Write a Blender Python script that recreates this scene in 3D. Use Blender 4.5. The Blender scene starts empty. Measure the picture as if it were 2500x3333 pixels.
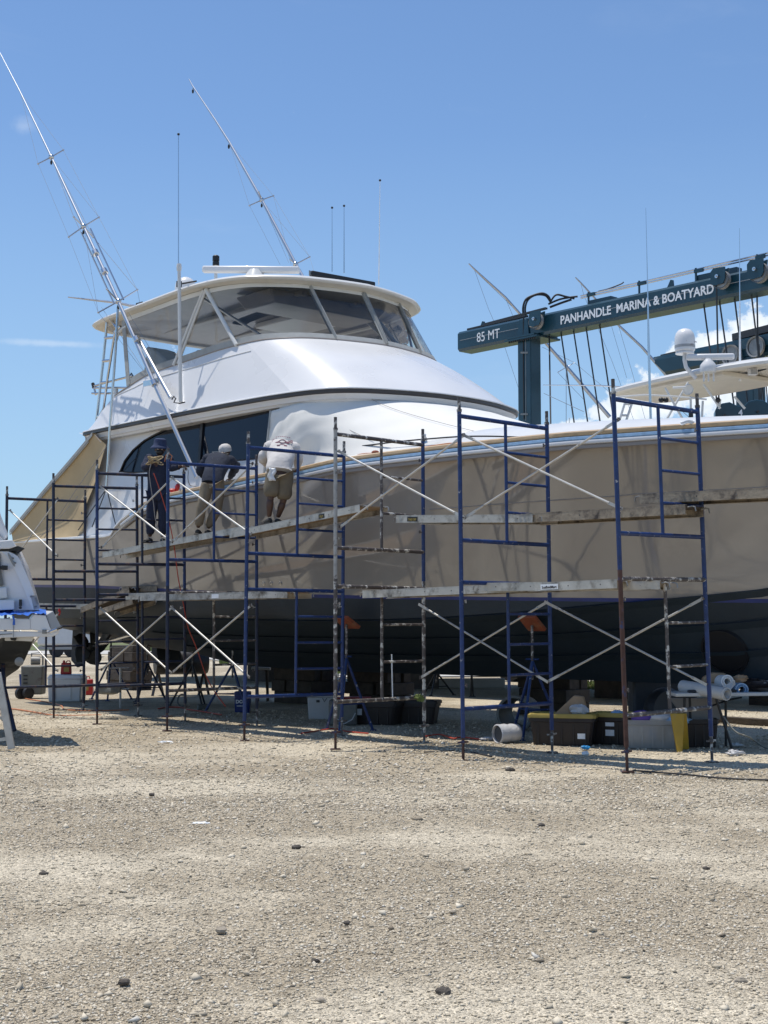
import bpy, math, random
import numpy as np
from mathutils import Vector, Matrix, Quaternion
random.seed(7); rng=np.random.default_rng(7)
scene=bpy.context.scene
COL=scene.collection
# ---------------------------------------------------------------- camera
F=4620.0; HC=1.546; PITCH=math.atan(375.5/F)          # focal length in photo pixels, eye height, pitch
cp,sp=math.cos(PITCH),math.sin(PITCH)
cam=bpy.data.cameras.new('camera'); camo=bpy.data.objects.new('camera',cam); COL.objects.link(camo)
camo.location=(0,0,HC); camo.rotation_euler=(math.pi/2+PITCH,0,0)
cam.sensor_fit='VERTICAL'; cam.sensor_height=24.0; cam.sensor_width=24.0*0.75
cam.lens=24.0*F/3333.0; cam.clip_start=0.1; cam.clip_end=4000
scene.camera=camo
scene.render.resolution_x=768; scene.render.resolution_y=1024
scene.view_settings.view_transform='Standard'; scene.view_settings.look='None'
scene.view_settings.exposure=-0.20; scene.view_settings.gamma=1.0; scene.view_settings.use_curve_mapping=False
# ---------------------------------------------------------------- sun and sky
SUN_EL=math.radians(77.5)
SUNH=Vector((-0.90,0.36,0)).normalized()              # horizontal direction towards the sun
sun_dir=Vector((SUNH.x*math.cos(SUN_EL),SUNH.y*math.cos(SUN_EL),math.sin(SUN_EL)))
sl=bpy.data.lights.new('sun','SUN'); sl.energy=5.0; sl.angle=math.radians(0.5); sl.color=(1,0.945,0.86)
so=bpy.data.objects.new('sun',sl); COL.objects.link(so); so.rotation_euler=sun_dir.to_track_quat('Z','Y').to_euler()
so.location=(0,0,60)
world=bpy.data.worlds.new('World'); scene.world=world; world.use_nodes=True
nt=world.node_tree; nt.nodes.clear(); L=nt.links
def wn(t,**k):
    n=nt.nodes.new(t)
    for a,b in k.items(): setattr(n,a,b)
    return n
wout=wn('ShaderNodeOutputWorld'); bg=wn('ShaderNodeBackground'); bg.inputs['Strength'].default_value=0.15
sky=wn('ShaderNodeTexSky',sky_type='NISHITA'); sky.sun_disc=False; sky.sun_elevation=SUN_EL
sky.sun_rotation=math.atan2(SUNH.x,SUNH.y); sky.air_density=1.0; sky.dust_density=0.1; sky.ozone_density=2.2; sky.altitude=0
geo=wn('ShaderNodeTexCoord')
sep=wn('ShaderNodeSeparateXYZ'); L.new(geo.outputs['Generated'],sep.inputs[0])
def math_(op,a,b=None,c=None,clamp=False):
    n=wn('ShaderNodeMath',operation=op); n.use_clamp=clamp
    for i,v in enumerate((a,b,c)):
        if v is None: continue
        if isinstance(v,(int,float)): n.inputs[i].default_value=v
        else: L.new(v,n.inputs[i])
    return n.outputs[0]
def ramp(v,a,b,smooth=True):
    n=wn('ShaderNodeMapRange'); n.interpolation_type='SMOOTHSTEP' if smooth else 'LINEAR'
    n.inputs['From Min'].default_value=a; n.inputs['From Max'].default_value=b; L.new(v,n.inputs['Value']); return n.outputs['Result']
# direction -> flat azimuth/elevation like coordinates
az=math_('ARCTAN2',sep.outputs['X'],sep.outputs['Y']); el=math_('ARCSINE',sep.outputs['Z'])
cmb=wn('ShaderNodeCombineXYZ'); L.new(az,cmb.inputs[0]); L.new(el,cmb.inputs[1])
def noise(scale,detail,rough,vec,dist=0.0,ty='FBM'):
    n=wn('ShaderNodeTexNoise'); n.noise_dimensions='3D'; n.inputs['Scale'].default_value=scale; n.inputs['Detail'].default_value=detail
    n.inputs['Roughness'].default_value=rough; n.inputs['Distortion'].default_value=dist; L.new(vec,n.inputs['Vector']); return n.outputs['Fac']
# cumulus: billowing blobs with flat-ish bases, a low broken band all round the horizon, one tower ahead right
vor=wn('ShaderNodeTexVoronoi',feature='SMOOTH_F1'); vor.inputs['Scale'].default_value=26; vor.inputs['Smoothness'].default_value=0.6; L.new(cmb.outputs[0],vor.inputs['Vector'])
nb=noise(55,9,0.66,cmb.outputs[0],0.15)
def blob(a0,e0,ra,re):   # azimuth, elevation in radians
    dx=math_('DIVIDE',math_('SUBTRACT',az,a0),ra); dy=math_('DIVIDE',math_('SUBTRACT',el,e0),re)
    return math_('SUBTRACT',1.0,math_('SQRT',math_('ADD',math_('MULTIPLY',dx,dx),math_('MULTIPLY',dy,dy))))
def pxdir(x,y):
    u=(x-1250)/F; v=(1666.5-y)/F; d=Vector((u,cp-v*sp,sp+v*cp)).normalized(); return math.atan2(d.x,d.y),math.asin(d.z)
den=None
for (x,y,rx,ry) in [(2440,1085,95,115),(2350,1140,110,90),(2230,1180,95,80),(2130,1290,150,100),(2510,1180,120,130),(2620,1110,150,120),(2330,1290,160,110),(2010,1340,130,75),(1900,1395,110,45),(2780,1210,160,120)]:
    a0,e0=pxdir(x,y); b=blob(a0,e0,rx/F,ry/F)
    den=b if den is None else math_('MAXIMUM',den,b)
gen=noise(9,3,0.5,cmb.outputs[0]); gband=math_('MULTIPLY',ramp(gen,0.60,0.74),ramp(el,0.20,0.05))
side=ramp(math_('ABSOLUTE',math_('SUBTRACT',az,0.02)),0.30,0.5)
den=math_('MAXIMUM',den,math_('SUBTRACT',math_('MULTIPLY',math_('MULTIPLY',gband,side),1.0),0.35))
bil=math_('ADD',math_('MULTIPLY',math_('SUBTRACT',nb,0.5),2.3),math_('MULTIPLY',math_('SUBTRACT',0.5,vor.outputs['Distance']),0.5))
cum=ramp(math_('ADD',den,bil),0.15,0.42)
core=ramp(math_('ADD',den,bil),0.2,1.1)
low=ramp(el,0.03,0.19)
cden=math_('MULTIPLY',cum,math_('ADD',0.62,math_('MULTIPLY',low,0.36)),None,True)
# thin cirrus streaks
mp=wn('ShaderNodeMapping'); mp.inputs['Scale'].default_value=(2.2,9,1); mp.inputs['Rotation'].default_value=(0,0,-0.25); L.new(cmb.outputs[0],mp.inputs['Vector'])
cir=noise(2.3,7,0.6,mp.outputs[0],0.6); cirf=math_('MULTIPLY',ramp(cir,0.56,0.85),0.07)
a0,e0=pxdir(170,1118); st=ramp(math_('ADD',blob(a0,e0,230/F,17/F),math_('MULTIPLY',math_('SUBTRACT',nb,0.5),1.2)),0.1,0.9)
a1,e1=pxdir(80,410); st2=ramp(math_('ADD',blob(a1,e1,60/F,40/F),math_('MULTIPLY',math_('SUBTRACT',nb,0.5),1.6)),0.1,1.2)
cirf=math_('ADD',cirf,math_('MULTIPLY',st,0.30)); cirf=math_('ADD',cirf,math_('MULTIPLY',st2,0.22),None,True)
mix1=wn('ShaderNodeMixRGB'); L.new(cirf,mix1.inputs[0]); mix1.inputs[2].default_value=(6.6,7.2,7.9,1)
# a pale moist haze low in the sky, all the way round
hz=math_('MULTIPLY',ramp(el,0.34,0.0,False),0.75)
mixh=wn('ShaderNodeMixRGB'); L.new(hz,mixh.inputs[0]); tint=wn('ShaderNodeMixRGB',blend_type='MULTIPLY'); tint.inputs[0].default_value=1.0; L.new(sky.outputs[0],tint.inputs[1]); tint.inputs[2].default_value=(0.90,1.02,1.14,1); L.new(tint.outputs[0],mixh.inputs[1]); mixh.inputs[2].default_value=(2.75,4.25,5.9,1)
L.new(mixh.outputs[0],mix1.inputs[1])
shade=wn('ShaderNodeMixRGB'); L.new(core,shade.inputs[0]); shade.inputs[1].default_value=(6.3,7.0,7.8,1); shade.inputs[2].default_value=(8.2,8.5,8.8,1)
mix2=wn('ShaderNodeMixRGB'); L.new(cden,mix2.inputs[0]); L.new(mix1.outputs[0],mix2.inputs[1]); L.new(shade.outputs[0],mix2.inputs[2])
L.new(mix2.outputs[0],bg.inputs['Color']); L.new(bg.outputs[0],wout.inputs['Surface'])
# ---------------------------------------------------------------- photo geometry helpers (points of the place, found by ray and plane)
def ray(x,y):
    u=(x-1250)/F; v=(1666.5-y)/F
    return (u, cp-v*sp, sp+v*cp)
def W(x,y,D):
    d=ray(x,y); k=D/d[1]; return Vector((d[0]*k, D, HC+d[2]*k))
def onZ(x,y,z=0.0):
    d=ray(x,y); k=(z-HC)/d[2]; return Vector((d[0]*k,d[1]*k,z))
TH=math.radians(48.5); A=Vector((math.cos(TH),-math.sin(TH),0)); N=Vector((math.sin(TH),math.cos(TH),0)); C0=Vector((3.08,21.42,0))
UP=Vector((0,0,1))
def BR(s,t,z): return C0+A*s+N*t+UP*z
SQ=0.862
def sq(t): return -2.9+(t+2.9)*SQ
def B(s,t,z): return BR(s,sq(t),z)      # t runs symmetrically about the yacht's centre line
def inv(p):
    d=Vector((p[0],p[1],0))-C0; return (A.dot(d),N.dot(d),p[2])
def onT(x,y,t):
    if callable(t):
        z=4.0
        for _ in range(10):
            q=onT(x,y,t(z)); z=q[2]
        return q
    d=ray(x,y); c=C0.x*N.x+C0.y*N.y+t
    k=c/(d[0]*N.x+d[1]*N.y); return inv((d[0]*k,d[1]*k,HC+d[2]*k))
def lerp(a,b,u): return a+(b-a)*u
def interp(tab,x):
    if x<=tab[0][0]: return tab[0][1]
    for (a,b),(c,d) in zip(tab,tab[1:]):
        if x<=c: return b+(d-b)*(x-a)/(c-a)
    return tab[-1][1]
def smooth_tab(tab,n=60):
    """Catmull-Rom resample of (x,y) table"""
    P=[tab[0]]+list(tab)+[tab[-1]]; out=[]
    for i in range(1,len(P)-2):
        for j in range(n):
            u=j/n; p0,p1,p2,p3=P[i-1],P[i],P[i+1],P[i+2]
            out.append(tuple(0.5*((2*p1[k])+(-p0[k]+p2[k])*u+(2*p0[k]-5*p1[k]+4*p2[k]-p3[k])*u*u+(-p0[k]+3*p1[k]-3*p2[k]+p3[k])*u**3) for k in range(len(p1))))
    out.append(tuple(tab[-1])); return out
# ---------------------------------------------------------------- materials
def S(v): return v/12.92 if v<=0.04045 else ((v+0.055)/1.055)**2.4
def mat(name,col,rough=0.5,metal=0.0,var=0.0,vscale=6.0,bump=0.0,bscale=60.0,coat=0.0,dirt_or_sheen=None,dscale=3.0,dlo=0.52,dhi=0.62,alpha=1.0,trans=0.0,spec=0.5,rvar=0.0,sheen=0.0):
    m=bpy.data.materials.new(name); m.use_nodes=True; n=m.node_tree; b=n.nodes['Principled BSDF']
    b.inputs['Roughness'].default_value=rough; b.inputs['Metallic'].default_value=metal
    b.inputs['Coat Weight'].default_value=coat; b.inputs['Coat Roughness'].default_value=0.05
    b.inputs['Alpha'].default_value=alpha; b.inputs['Transmission Weight'].default_value=trans; b.inputs['Specular IOR Level'].default_value=spec
    b.inputs['Sheen Weight'].default_value=sheen
    tc=n.nodes.new('ShaderNodeTexCoord'); out=None
    c=n.nodes.new('ShaderNodeRGB'); c.outputs[0].default_value=(*col,1); out=c.outputs[0]
    if var>0:
        no=n.nodes.new('ShaderNodeTexNoise'); no.inputs['Scale'].default_value=vscale; no.inputs['Detail'].default_value=6; n.links.new(tc.outputs['Object'],no.inputs['Vector'])
        mr=n.nodes.new('ShaderNodeMapRange'); mr.inputs['From Min'].default_value=0.3; mr.inputs['From Max'].default_value=0.7
        mr.inputs['To Min'].default_value=1-var; mr.inputs['To Max'].default_value=1+var; n.links.new(no.outputs['Fac'],mr.inputs['Value'])
        mx=n.nodes.new('ShaderNodeVectorMath'); mx.operation='SCALE'; n.links.new(out,mx.inputs[0]); n.links.new(mr.outputs[0],mx.inputs['Scale']); out=mx.outputs[0]
        if rvar>0:
            m3=n.nodes.new('ShaderNodeMapRange'); m3.inputs['From Min'].default_value=0.3; m3.inputs['From Max'].default_value=0.7
            m3.inputs['To Min'].default_value=max(0,rough-rvar); m3.inputs['To Max'].default_value=min(1,rough+rvar); n.links.new(no.outputs['Fac'],m3.inputs['Value']); n.links.new(m3.outputs[0],b.inputs['Roughness'])
    if dirt_or_sheen is not None:
        no=n.nodes.new('ShaderNodeTexNoise'); no.inputs['Scale'].default_value=dscale; no.inputs['Detail'].default_value=9; no.inputs['Roughness'].default_value=0.65; n.links.new(tc.outputs['Object'],no.inputs['Vector'])
        mr=n.nodes.new('ShaderNodeMapRange'); mr.inputs['From Min'].default_value=dlo; mr.inputs['From Max'].default_value=dhi; n.links.new(no.outputs['Fac'],mr.inputs['Value'])
        mx=n.nodes.new('ShaderNodeMixRGB'); n.links.new(mr.outputs[0],mx.inputs[0]); n.links.new(out,mx.inputs[1]); mx.inputs[2].default_value=(*dirt_or_sheen,1); out=mx.outputs[0]
    n.links.new(out,b.inputs['Base Color'])
    if bump>0:
        no=n.nodes.new('ShaderNodeTexNoise'); no.inputs['Scale'].default_value=bscale; no.inputs['Detail'].default_value=5; n.links.new(tc.outputs['Object'],no.inputs['Vector'])
        bu=n.nodes.new('ShaderNodeBump'); bu.inputs['Strength'].default_value=bump; bu.inputs['Distance'].default_value=0.02; n.links.new(no.outputs['Fac'],bu.inputs['Height']); n.links.new(bu.outputs[0],b.inputs['Normal'])
    return m
M={}
M['gel']=mat('white_gelcoat',(0.69,0.69,0.69),0.30,var=0.03,vscale=1.2,coat=0.15,rvar=0.05)
M['gel2']=mat('white_gelcoat_aged',(0.66,0.66,0.64),0.28,var=0.04,vscale=3,dirt_or_sheen=(0.5,0.48,0.43),dscale=2.2,dlo=0.62,dhi=0.8)
M['cream']=mat('cream_underside_paint',(0.62,0.58,0.50),0.4,var=0.05,vscale=4)
M['hull']=mat('tan_hull_paint',(0.288,0.264,0.236),0.07,var=0.05,vscale=0.9,coat=1.0,spec=0.8,rvar=0.04,dirt_or_sheen=(0.35,0.32,0.28),dscale=0.8,dlo=0.55,dhi=0.70)  # lighter patches are reflections on the glossy hull, put into the colour
M['boot']=mat('blue_waterline_paint',(0.012,0.03,0.16),0.3,var=0.15)
M['slate']=mat('slate_bottom_paint',(0.016,0.028,0.040),0.6,var=0.18,vscale=1.6,dirt_or_sheen=(0.026,0.038,0.05),dscale=1.1,dlo=0.5,dhi=0.8,bump=0.2,bscale=30)
M['blackgel']=mat('dark_bottom_paint',(0.022,0.024,0.026),0.7,var=0.3,vscale=3,dirt_or_sheen=(0.12,0.12,0.11),dscale=4,dlo=0.55,dhi=0.75)
M['brown']=mat('dark_brown_belt_trim',(0.05,0.04,0.035),0.35,var=0.1)
M['taupe']=mat('taupe_trim',(0.28,0.25,0.23),0.4)
M['teak']=mat('varnished_teak_cap_rail',(0.50,0.36,0.21),0.4,var=0.12,vscale=9,bump=0.05)
M['skyblue']=mat('blue_sky_sheen_and_cloth',(0.28,0.44,0.63),0.25,var=0.15,vscale=12)  # light blue for cloths and labels; on the rail it includes reflected sky
M['stain']=mat('polished_stainless',(0.62,0.63,0.64),0.2,1.0,var=0.05)
M['alu']=mat('anodised_aluminium_tube',(0.52,0.54,0.57),0.34,1.0,var=0.05,vscale=5)
M['galv']=mat('galvanised_brace_steel',(0.50,0.49,0.46),0.5,0.5,var=0.12,vscale=7,dirt_or_sheen=(0.2,0.15,0.11),dscale=9,dlo=0.58,dhi=0.72)
M['plank']=mat('aluminium_plank',(0.50,0.48,0.43),0.5,0.35,var=0.15,vscale=4,dirt_or_sheen=(0.13,0.11,0.085),dscale=4.5,dlo=0.48,dhi=0.68,bump=0.15,bscale=40)
M['plank2']=mat('dirty_wooden_plank',(0.36,0.30,0.22),0.7,0.0,var=0.2,vscale=5,dirt_or_sheen=(0.07,0.055,0.045),dscale=5,dlo=0.46,dhi=0.66,bump=0.3,bscale=30)
M['ply']=mat('plank_plywood_deck',(0.30,0.21,0.13),0.75,var=0.2,dirt_or_sheen=(0.5,0.48,0.44),dscale=5,dlo=0.6,dhi=0.7)
M['scafblue']=mat('blue_scaffold_paint',(0.007,0.030,0.125),0.42,var=0.25,vscale=14,dirt_or_sheen=(0.35,0.35,0.36),dscale=17,dlo=0.62,dhi=0.68)
M['scafnavy']=mat('faded_navy_scaffold_paint',(0.010,0.018,0.045),0.5,var=0.3,vscale=14,dirt_or_sheen=(0.10,0.045,0.025),dscale=8,dlo=0.55,dhi=0.66)
M['scafworn']=mat('worn_rusty_scaffold_steel',(0.10,0.085,0.08),0.55,0.2,var=0.3,vscale=12,dirt_or_sheen=(0.55,0.54,0.50),dscale=12,dlo=0.52,dhi=0.60)
M['scafrust']=mat('rust_brown_scaffold_steel',(0.085,0.04,0.028),0.7,0.1,var=0.3,vscale=12,dirt_or_sheen=(0.04,0.06,0.14),dscale=6,dlo=0.55,dhi=0.62)
M['scafwhite']=mat('paint_splashed_grey_scaffold',(0.36,0.35,0.33),0.5,0.3,var=0.2,vscale=10,dirt_or_sheen=(0.10,0.08,0.07),dscale=9,dlo=0.54,dhi=0.64)
M['glass']=mat('dark_tinted_glass',(0.006,0.010,0.018),0.05,spec=0.3,var=0.05,vscale=2)
M['gasket']=mat('black_window_gasket',(0.008,0.008,0.01),0.5)
M['skirt']=mat('grey_canvas_skirt',(0.36,0.37,0.36),0.85,var=0.08,vscale=10,bump=0.2,bscale=25)
M['canvas']=mat('white_canvas',(0.72,0.71,0.67),0.85,var=0.03,vscale=2,sheen=0.2)
M['tan']=mat('tan_shade_mesh_canvas',(0.50,0.38,0.22),0.85,var=0.07,vscale=2.5,bump=0.15,bscale=120)
M['black']=mat('black_plastic',(0.012,0.012,0.014),0.45)
M['rubber']=mat('black_rubber_hose',(0.02,0.02,0.022),0.6)
M['lift']=mat('dark_teal_travel_lift_paint',(0.008,0.042,0.064),0.32,var=0.15,vscale=1.5,coat=0.2)
M['steel']=mat('grey_sheave_steel',(0.26,0.26,0.25),0.45,0.4,var=0.15)
M['cable']=mat('dark_wire_rope',(0.03,0.032,0.035),0.5)
M['wire']=mat('thin_rigging_wire',(0.26,0.31,0.38),0.6,0.0)
M['letter']=mat('white_vinyl_lettering',(0.80,0.82,0.83),0.5,var=0.1,vscale=20)
M['wood']=mat('weathered_timber_block',(0.07,0.055,0.042),0.85,var=0.35,vscale=6,dirt_or_sheen=(0.05,0.04,0.035),dscale=3,bump=0.4,bscale=25)
M['orange']=mat('faded_orange_stand_pad',(0.24,0.06,0.025),0.7,var=0.15,dirt_or_sheen=(0.25,0.1,0.05),dscale=8)
M['yellow']=mat('yellow_plastic',(0.40,0.25,0.02),0.5,var=0.1,dirt_or_sheen=(0.3,0.22,0.08),dscale=8,dlo=0.56,dhi=0.7)
M['ylid']=mat('yellow_tote_lid',(0.36,0.27,0.06),0.5,var=0.1)
M['tote']=mat('black_plastic_tote',(0.022,0.015,0.013),0.5,var=0.15)
M['bin']=mat('grey_trash_barrel_plastic',(0.05,0.055,0.065),0.6,var=0.1)
M['greyplastic']=mat('grey_green_plastic',(0.14,0.145,0.13),0.55,var=0.1,dirt_or_sheen=(0.1,0.09,0.08),dscale=6)
M['clear']=mat('frosted_clear_plastic',(0.42,0.42,0.40),0.35,alpha=0.6,var=0.08)
M['paper']=mat('brown_kraft_paper',(0.38,0.26,0.16),0.85,var=0.1,bump=0.2)
M['whitebag']=mat('white_plastic_bag',(0.52,0.52,0.53),0.4,var=0.05,bump=0.5,bscale=25)
M['whitepl']=mat('white_plastic',(0.50,0.51,0.51),0.4,var=0.05,vscale=4)
M['purple']=mat('purple_cloth',(0.12,0.07,0.32),0.85)
M['red']=mat('red_plastic',(0.42,0.015,0.012),0.4,var=0.1)
M['redcord']=mat('red_air_hose',(0.45,0.06,0.03),0.5)
M['orcord']=mat('orange_extension_cord',(0.55,0.20,0.08),0.6)
M['bluecloth']=mat('bright_blue_tarp',(0.02,0.12,0.52),0.4,var=0.2,vscale=12,bump=0.7,bscale=30)
M['bluegl']=mat('light_blue_nitrile',(0.03,0.28,0.62),0.5)
M['skin']=mat('dark_skin',(0.085,0.042,0.026),0.5,var=0.1)
M['navy']=mat('navy_coverall_cloth',(0.022,0.028,0.055),0.9,var=0.2,vscale=8,bump=0.5,bscale=22)
M['navy2']=mat('navy_sweatshirt_cloth',(0.016,0.022,0.040),0.9,var=0.15,vscale=8,bump=0.5,bscale=18)
M['bluehat']=mat('blue_bucket_hat_cloth',(0.03,0.045,0.10),0.9,var=0.15,vscale=20,bump=0.3)
M['khaki']=mat('khaki_trouser_cloth',(0.20,0.165,0.115),0.9,var=0.12,vscale=7,bump=0.5,bscale=20)
M['olive']=mat('olive_shorts_cloth',(0.16,0.135,0.095),0.9,var=0.12,vscale=7,bump=0.5,bscale=20)
M['tee']=mat('heather_grey_tshirt_cloth',(0.58,0.55,0.52),0.9,var=0.06,vscale=10,bump=0.6,bscale=14)
M['print']=mat('maroon_shirt_print',(0.16,0.06,0.09),0.9,var=0.5,vscale=40)
M['shoe']=mat('dark_work_shoe',(0.03,0.028,0.026),0.7)
M['glove']=mat('tan_strap_webbing',(0.42,0.32,0.18),0.85,var=0.25,vscale=30)
M['dirtyw']=mat('white_painted_metal_trailer',(0.62,0.65,0.68),0.4,var=0.04)
M['concrete']=mat('pale_concrete',(0.48,0.46,0.42),0.9,var=0.08,vscale=0.8)
M['primer']=mat('bronze_green_propeller',(0.03,0.032,0.03),0.55,var=0.3)
M['stone']=mat('limestone_rock',(0.36,0.31,0.24),0.9,var=0.25,vscale=25,bump=0.5,bscale=60)
M['headliner']=mat('grey_brown_headliner',(0.27,0.255,0.235),0.3,var=0.1,vscale=3)
M['beltgrey']=mat('mid_grey_panel',(0.33,0.34,0.35),0.4)  # plain mid grey for panels, joints and trim
def vinyl():
    m=bpy.data.materials.new('clear_vinyl_enclosure'); m.use_nodes=True; n=m.node_tree; n.nodes.clear()
    o=n.nodes.new('ShaderNodeOutputMaterial'); mx=n.nodes.new('ShaderNodeMixShader'); mx2=n.nodes.new('ShaderNodeMixShader')
    t=n.nodes.new('ShaderNodeBsdfTransparent'); t.inputs[0].default_value=(0.86,0.88,0.90,1)
    g=n.nodes.new('ShaderNodeBsdfGlossy'); g.inputs['Roughness'].default_value=0.06
    d=n.nodes.new('ShaderNodeBsdfDiffuse'); d.inputs[0].default_value=(0.75,0.77,0.80,1)
    fr=n.nodes.new('ShaderNodeFresnel'); fr.inputs[0].default_value=1.45
    tc=n.nodes.new('ShaderNodeTexCoord'); no=n.nodes.new('ShaderNodeTexNoise'); no.inputs['Scale'].default_value=2.2; no.inputs['Detail'].default_value=4; n.links.new(tc.outputs['Object'],no.inputs['Vector'])
    bu=n.nodes.new('ShaderNodeBump'); bu.inputs['Strength'].default_value=0.35; bu.inputs['Distance'].default_value=0.05; n.links.new(no.outputs['Fac'],bu.inputs['Height'])
    n.links.new(bu.outputs[0],g.inputs['Normal']); n.links.new(bu.outputs[0],fr.inputs['Normal'])
    n.links.new(fr.outputs[0],mx.inputs[0]); n.links.new(t.outputs[0],mx.inputs[1]); n.links.new(g.outputs[0],mx.inputs[2])
    mx2.inputs[0].default_value=0.025; n.links.new(mx.outputs[0],mx2.inputs[1]); n.links.new(d.outputs[0],mx2.inputs[2]); n.links.new(mx2.outputs[0],o.inputs[0]); return m
M['vinyl']=vinyl()
# ---------------------------------------------------------------- mesh builder
class MB:
    def __init__(s): s.v=[]; s.f=[]; s.mi=[]; s.cur=0
    def add(s,vs,fs):
        o=len(s.v); s.v.extend([tuple(v) for v in vs]); s.f.extend([tuple(i+o for i in f) for f in fs]); s.mi.extend([s.cur]*len(fs)); return s
    def box(s,c,size,mtx=None,taper=1.0):
        x,y,z=[q/2 for q in size]; c=Vector(c)
        vs=[Vector(((-x if i in(0,3) else x),(-y if i<2 else y),-z)) for i in range(4)]+[Vector(((-x if i in(0,3) else x)*taper,(-y if i<2 else y)*taper,z)) for i in range(4)]
        if mtx is not None: vs=[mtx@v for v in vs]
        return s.add([v+c for v in vs],[(3,2,1,0),(4,5,6,7),(0,1,5,4),(1,2,6,5),(2,3,7,6),(3,0,4,7)])
    def bar(s,p0,p1,w,h,up=UP):
        p0,p1=Vector(p0),Vector(p1); d=(p1-p0); l=d.length
        if l<1e-6: return s
        d=d/l; x=d.cross(Vector(up))
        if x.length<1e-4: x=d.cross(Vector((1,0,0)))
        x.normalize(); y=x.cross(d).normalized()
        vs=[]
        for p in (p0,p1):
            for a,b in ((-1,-1),(1,-1),(1,1),(-1,1)): vs.append(p+x*(a*w/2)+y*(b*h/2))
        return s.add(vs,[(3,2,1,0),(4,5,6,7),(0,1,5,4),(1,2,6,5),(2,3,7,6),(3,0,4,7)])
    def tube(s,pts,r,n=8,cap=True,closed=False):
        pts=[Vector(p) for p in pts]; k=len(pts); rs=r if isinstance(r,(list,tuple)) else [r]*k
        vs=[]; fs=[]; prev=None
        for i,p in enumerate(pts):
            if closed: d=pts[(i+1)%k]-pts[i-1]
            elif i==0: d=pts[1]-pts[0]
            elif i==k-1: d=pts[-1]-pts[-2]
            else: d=(pts[i+1]-pts[i]).normalized()+(pts[i]-pts[i-1]).normalized()
            if d.length<1e-9: d=Vector((0,0,1))
            d.normalize()
            if prev is None:
                x=d.cross(UP if abs(d.z)<0.95 else Vector((1,0,0))).normalized()
            else:
                x=prev-d*prev.dot(d)
                if x.length<1e-5: x=d.cross(UP if abs(d.z)<0.95 else Vector((1,0,0)))
                x.normalize()
            prev=x; y=d.cross(x)
            for j in range(n):
                a=2*math.pi*j/n; vs.append(p+x*(math.cos(a)*rs[i])+y*(math.sin(a)*rs[i]))
        for i in range(k if closed else k-1):
            for j in range(n):
                a=i*n+j; b=i*n+(j+1)%n; c=((i+1)%k)*n+(j+1)%n; d_=((i+1)%k)*n+j; fs.append((a,d_,c,b))
        if cap and not closed:
            fs.append(tuple(range(n))); fs.append(tuple((k-1)*n+j for j in reversed(range(n))))
        return s.add(vs,fs)
    def grid(s,rows,flip=False,closeu=False):
        R=len(rows); Cn=len(rows[0]); vs=[p for r in rows for p in r]; fs=[]
        for i in range(R-1):
            for j in range(Cn-1 if not closeu else Cn):
                q=(i*Cn+j,i*Cn+(j+1)%Cn,(i+1)*Cn+(j+1)%Cn,(i+1)*Cn+j); fs.append(q[::-1] if flip else q)
        return s.add(vs,fs)
    def prism(s,poly,vec,cap=True):
        poly=[Vector(p) for p in poly]; vec=Vector(vec); n=len(poly)
        fs=[tuple(range(n)),tuple(range(2*n-1,n-1,-1))] if cap else []
        fs+=[(i,i+n,(i+1)%n+n,(i+1)%n) for i in range(n)]
        return s.add(poly+[p+vec for p in poly],fs)
    def lathe(s,prof,c,axis=UP,n=20,cap=True,sx=1.0):
        axis=Vector(axis).normalized(); x=axis.cross(UP if abs(axis.z)<0.95 else Vector((1,0,0))).normalized(); y=axis.cross(x); c=Vector(c)
        rows=[[c+axis*h+x*(math.cos(2*math.pi*j/n)*r*sx)+y*(math.sin(2*math.pi*j/n)*r) for j in range(n)] for r,h in prof]
        o=len(s.v); s.grid(rows,closeu=True)
        if cap:
            s.f.append(tuple(o+j for j in reversed(range(n)))); s.mi.append(s.cur)
            s.f.append(tuple(o+(len(prof)-1)*n+j for j in range(n))); s.mi.append(s.cur)
        return s
    def sphere(s,c,r,n=12,m=8,sc=(1,1,1),mtx=None):
        c=Vector(c); rows=[]
        for i in range(m+1):
            a=math.pi*i/m
            rr=[]
            for j in range(n):
                p=Vector((math.sin(a)*math.cos(2*math.pi*j/n)*sc[0],math.sin(a)*math.sin(2*math.pi*j/n)*sc[1],math.cos(a)*sc[2]))*r
                if mtx is not None: p=mtx@p
                rr.append(c+p)
            rows.append(rr)
        return s.grid(rows,flip=True,closeu=True)
    def build(s,name,m,parent=None,smooth=35,label=None,bevel=0):
        me=bpy.data.meshes.new(name)
        off=Vector((0,0,0)); q=parent
        while q is not None: off+=Vector(q.get('_o',(0,0,0))); q=q.parent
        me.from_pydata([(v[0]-off.x,v[1]-off.y,v[2]-off.z) for v in s.v],[],s.f)
        ms=m if isinstance(m,(list,tuple)) else [m]
        for q in ms: me.materials.append(M[q] if isinstance(q,str) else q)
        if len(ms)>1: me.polygons.foreach_set('material_index',s.mi)
        me.validate(); me.update()
        if smooth: me.polygons.foreach_set('use_smooth',[True]*len(me.polygons)); me.set_sharp_from_angle(angle=math.radians(smooth))
        o=bpy.data.objects.new(name,me); COL.objects.link(o)
        if parent is not None: o.parent=parent
        if label: o['label']=label
        if bevel:
            bm=o.modifiers.new('bevel','BEVEL'); bm.width=bevel; bm.segments=2; bm.limit_method='ANGLE'; bm.angle_limit=math.radians(40)
        return o
def tag(o,label=None,cat=None,group=None,kind=None):
    if label: o['label']=label
    if cat: o['category']=cat
    if group: o['group']=group
    if kind: o['kind']=kind
    return o
def thing(name,label,cat,loc=(0,0,0),group=None):
    o=bpy.data.objects.new(name,None); COL.objects.link(o); o.location=loc; o.empty_display_size=0.2
    o['_o']=tuple(loc); return tag(o,label,cat,group)
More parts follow.
